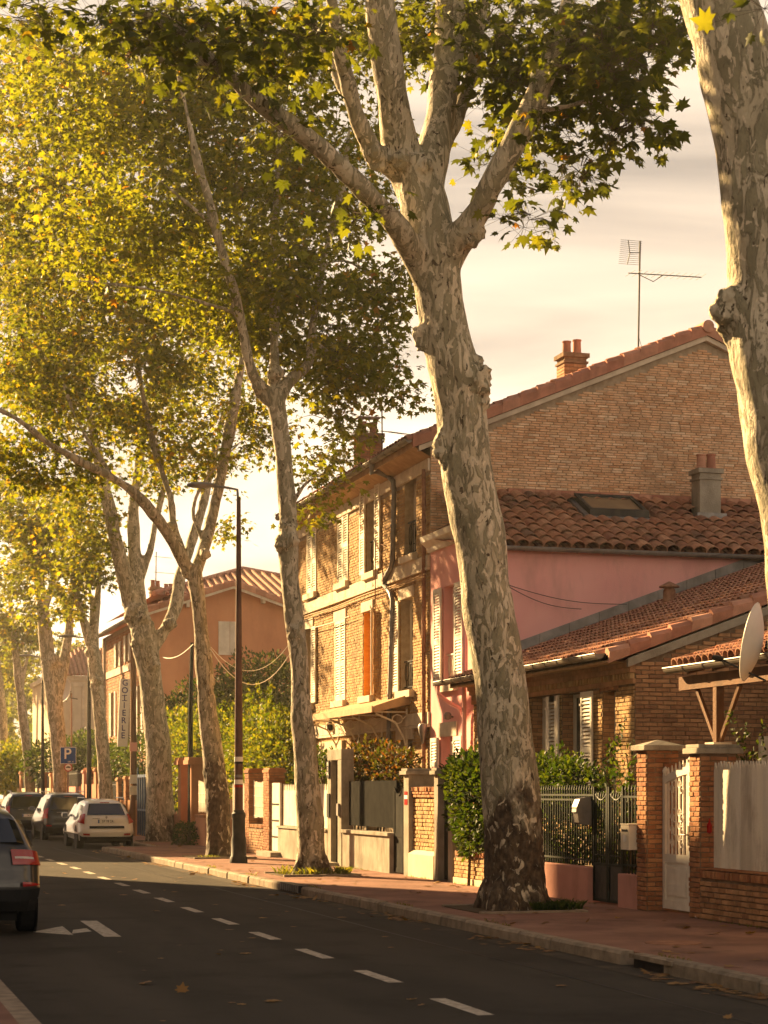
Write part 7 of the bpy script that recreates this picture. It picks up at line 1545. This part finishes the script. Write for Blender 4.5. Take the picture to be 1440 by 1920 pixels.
shrub('hedge', 'clipped dark green hedge behind the iron railing in front of the low brick house', 'hedge', [el(1030, 1470, 11.3, .45, 1.6, .52), el(1075, 1475, 11.3, .4, 1.1, .42), el(1000, 1480, 11.3, .45, 1.5, .55), el(1040, 1550, 11.2, .4, 2.0, .7)], .08, M['leaf_bush'], 330, seed=2)
shrub('creeper', 'leafy creeper climbing behind the dark iron gate and mossy capped pillar', 'creeper', [el(1150, 1500, 11.1, .3, .6, .5), el(1178, 1465, 11.0, .2, .35, .5), el(1130, 1560, 11.2, .3, .7, .6), el(1170, 1570, 11.1, .3, .6, .7)], .085, M['leaf_bush'], 95, seed=3, shoots=3)
shrub('photinia_bush', 'reddish photinia bush above the dark slatted fence', 'bush', [el(700, 1440, 11.5, .55, 1.6, .65), el(672, 1450, 11.5, .5, 1.4, .55), el(738, 1445, 11.4, .5, 1.2, .5)], .10, M['leaf_red'], 210, seed=4)
shrub('bush', 'dark bush behind the picket fence right of the slender trunk', 'bush', [el(598, 1470, 11.6, .5, 1.6, .9)], .10, M['leaf_bush'], 150, seed=5)
shrub('privet_bush', 'large yellow-green privet bush behind the brick piers', 'bush', [el(500, 1400, 11.9, 1.0, 2.6, 1.1), el(460, 1390, 12.0, 1.0, 3.2, 1.3), el(425, 1400, 12.0, 1.0, 3.2, 1.1), el(530, 1430, 11.9, .7, 1.8, 1.1), el(480, 1450, 11.7, .8, 4.0, 1.0), el(520, 1385, 11.9, .6, 1.6, .8)], .12, M['leaf_lime'], 120, seed=6, shoots=16)
shrub('privet_bush', 'upright lime green bush between the fourth and third trunks above the orange pillars', 'bush', [el(345, 1385, 11.9, 1.0, 3.4, 1.2), el(335, 1440, 11.6, .8, 3.6, 1.6), el(372, 1420, 11.8, .9, 2.6, 1.2)], .13, M['leaf_lime'], 90, seed=7, shoots=7)
shrub('olive_tree', 'grey-green olive tree in front of the orange gable wall', 'tree', [(tuple(U(490, 1300, 66)), (1.7, 1.6, 1.5)), (tuple(U(440, 1320, 66)), (1.2, 1.4, 1.2)), (tuple(U(530, 1310, 66)), (1.3, 1.4, 1.3)), (tuple(U(480, 1360, 66)), (2.2, 1.6, 1.6))], .15, M['leaf_olive'], 90, stems=9, seed=8)
shrub('evergreen_bush', 'dark evergreen bush between the green pole and the broad cream trunk', 'bush', [(tuple(U(335, 1370, 69)), (1.3, 1.3, 1.3)), (tuple(U(372, 1350, 69)), (1.2, 1.3, 1.6))], .14, M['leaf_bush'], 110, seed=9)
shrub('hedge', 'dark hedge in front of the cream house at the far left', 'hedge', [(tuple(U(130, 1430, 100)), (2.4, 2.4, 1.4)), (tuple(U(165, 1425, 98)), (1.6, 2.0, 1.5))], .22, M['leaf_bush'], 60, seed=10)
shrub('hedge', 'dark foliage over the wall below the vertical sign', 'hedge', [(tuple(onX(225, 1435, 11.3)), (.7, 3.0, .9)), (tuple(onX(205, 1435, 11.3)), (.7, 2.5, 1.0)), (tuple(onX(262, 1425, 11.4)), (.6, 2.0, 1.0))], .14, M['leaf_bush'], 90, seed=11)
shrub('low_bush', 'small round bush at the foot of the orange pillars beside the broad trunk', 'bush', [(tuple(onX(349, 1566, 10.35)), (.35, .9, .42))], .09, M['leaf_bush'], 300, seed=12)
shrub('hedge', 'yellow-lit hedge beyond the farthest trunks at the left edge', 'hedge', [(tuple(U(40, 1440, 112)), (2.2, 2.2, 1.5)), (tuple(U(5, 1450, 112)), (1.6, 2.0, 1.3))], .22, M['leaf_lime'], 70, seed=13)
shrub('rose_shoots', 'thin leafy shoots peeping over the whitewashed planks at the right edge', 'plant', [el(1400, 1432, 11.3, .15, .5, .12)], .07, M['leaf_bush'], 120, seed=14, shoots=3)
# grass tufts, fallen leaves
def tuft(name, label, spots, n, h, mat, cat=None):
    rng = np.random.default_rng(int(abs(hash(label)) % 1000) if False else len(label)); V, T = [], []
    for (x, y, rx, ry) in spots:
        for k in range(n):
            a, r = rng.random() * 6.28, rng.random() ** .5; px, py = x + math.cos(a) * rx * r, y + math.sin(a) * ry * r; hh = h * rng.uniform(.4, 1.2); l = rng.normal(0, hh * .4, 2); w_ = .006; i = len(V)
            b = rng.random() * 3.14; dx, dy = math.cos(b) * w_, math.sin(b) * w_; V += [(px - dx, py - dy, ZS), (px + dx, py + dy, ZS), (px + l[0] * .4, py + l[1] * .4, ZS + hh * .7), (px + l[0], py + l[1], ZS + hh)]; T += [(i, i + 1, i + 2), (i + 1, i + 3, i + 2)]
    o = npmesh(name, V, T, mat, None, rng.random(len(T))); return tag(o, kind='stuff')
tuft('grass', 'grass', [(b2.x - .35, b2.y + .1, .3, .6), (b2.x + .1, b2.y - .5, .4, .15), (b2.x + .55, b2.y - .3, .1, .3)], 160, .16, M['grass'])
tuft('weeds', 'weeds below', [(b1.x + .62, b1.y - .35, .22, .35), (b1.x + .3, b1.y - .62, .25, .12)], 330, .13, M['leaf_bush'])
tuft('grass', 'grass by third trunk', [(b3.x - .3, b3.y - .5, .3, .3), (b4.x + .5, b4.y - .3, .4, .4)], 120, .08, M['grass'])
tuft('grass', 'kerb weeds', [(KX + .2, y, .04, .5) for y in (17, 22, 26, 31, 36, 40)] + [(XW - .05, y, .05, .8) for y in (21, 26, 31, 34, 38)], 40, .04, M['grass'])
rng = np.random.default_rng(3); n = 3200
ly_ = 9 + 47 * rng.random(n) ** 1.5; q = rng.random(n)
lx_ = np.where(q < .55, KX - np.abs(rng.normal(.03, .14, n)) - .03, np.where(q < .9, rng.uniform(KX + .2, XW - .05, n), rng.uniform(2.0, KX - .3, n)))
kl = (q < .55) & (rng.random(n) < .45 * (np.sin(ly_ * 1.3) > .0)) | (q >= .55) & (rng.random(n) < .28); lx_, ly_ = lx_[kl], ly_[kl]; n = len(lx_)
lz_ = np.where(lx_ > KX, ZS + .008, .012); pos = np.stack([lx_, ly_, lz_], 1); td = rng.normal(0, 1, (n, 3)); td[:, 2] = rng.normal(.05, .12, n)
V, T, _ = leaf_arrays(pos, td, rng.uniform(.05, .14, n), tpl(True), rng, .18); zmin_ = lz_.repeat(len(tpl(True)[0])); V[:, 2] = np.maximum(V[:, 2], zmin_ - .002)
o = npmesh('fallen_leaves', V, T, M['leaf_dry'], None, np.repeat(rng.random(n), len(tpl(True)[1]))); tag(o, kind='stuff')
# a dropped can by the kerb and a pale pebble by the gate
p = G(1205, 1812); t = thing('drink_can', 'small crushed pale drink can lying against the near kerb', 'can', (p.x, p.y, 0)); m = MB(); m.lathe((p.x - .05, p.y, .035), [(.028, 0), (.033, .008), (.033, .10), (.028, .112)], 12, axis=0); m.build('body', M['zinc_light'], t, smooth=True)
p = G(1310, 1722, ZS); t = thing('pebble', 'smooth pale pebble on the pavement in front of the white gate', 'pebble', (p.x, p.y, ZS)); m = MB(); m.lathe((p.x, p.y, ZS), [(.02, 0), (.05, .015), (.045, .04), (.015, .055)], 10); m.build('body', M['stone'], t, smooth=True)
p = G(1262, 1768, ZS); t = thing('manhole_cover', 'round iron manhole cover set in the near pavement', 'manhole cover', (p.x, p.y, ZS)); m = MB(); m.lathe((p.x, p.y, ZS), [(.30, 0), (.30, .006), (.27, .007)], 28); m.build('cover', M['rust'], t)

# ================================================================ EVENING AIR
m = MB(); m.box((-300, -100, -1.5), (300, 440, 26)); hz_ = m.build('haze', None); hz_['kind'] = 'stuff'
vm = bpy.data.materials.new('haze'); vm.use_nodes = True; t_ = vm.node_tree; t_.nodes.clear(); o_ = N('ShaderNodeOutputMaterial', t_); v_ = N('ShaderNodeVolumePrincipled', t_)
v_.inputs['Density'].default_value = .0005; v_.inputs['Anisotropy'].default_value = .45; v_.inputs['Color'].default_value = (1, .93, .80, 1)
t_.links.new(v_.outputs[0], o_.inputs['Volume']); hz_.data.materials.append(vm)
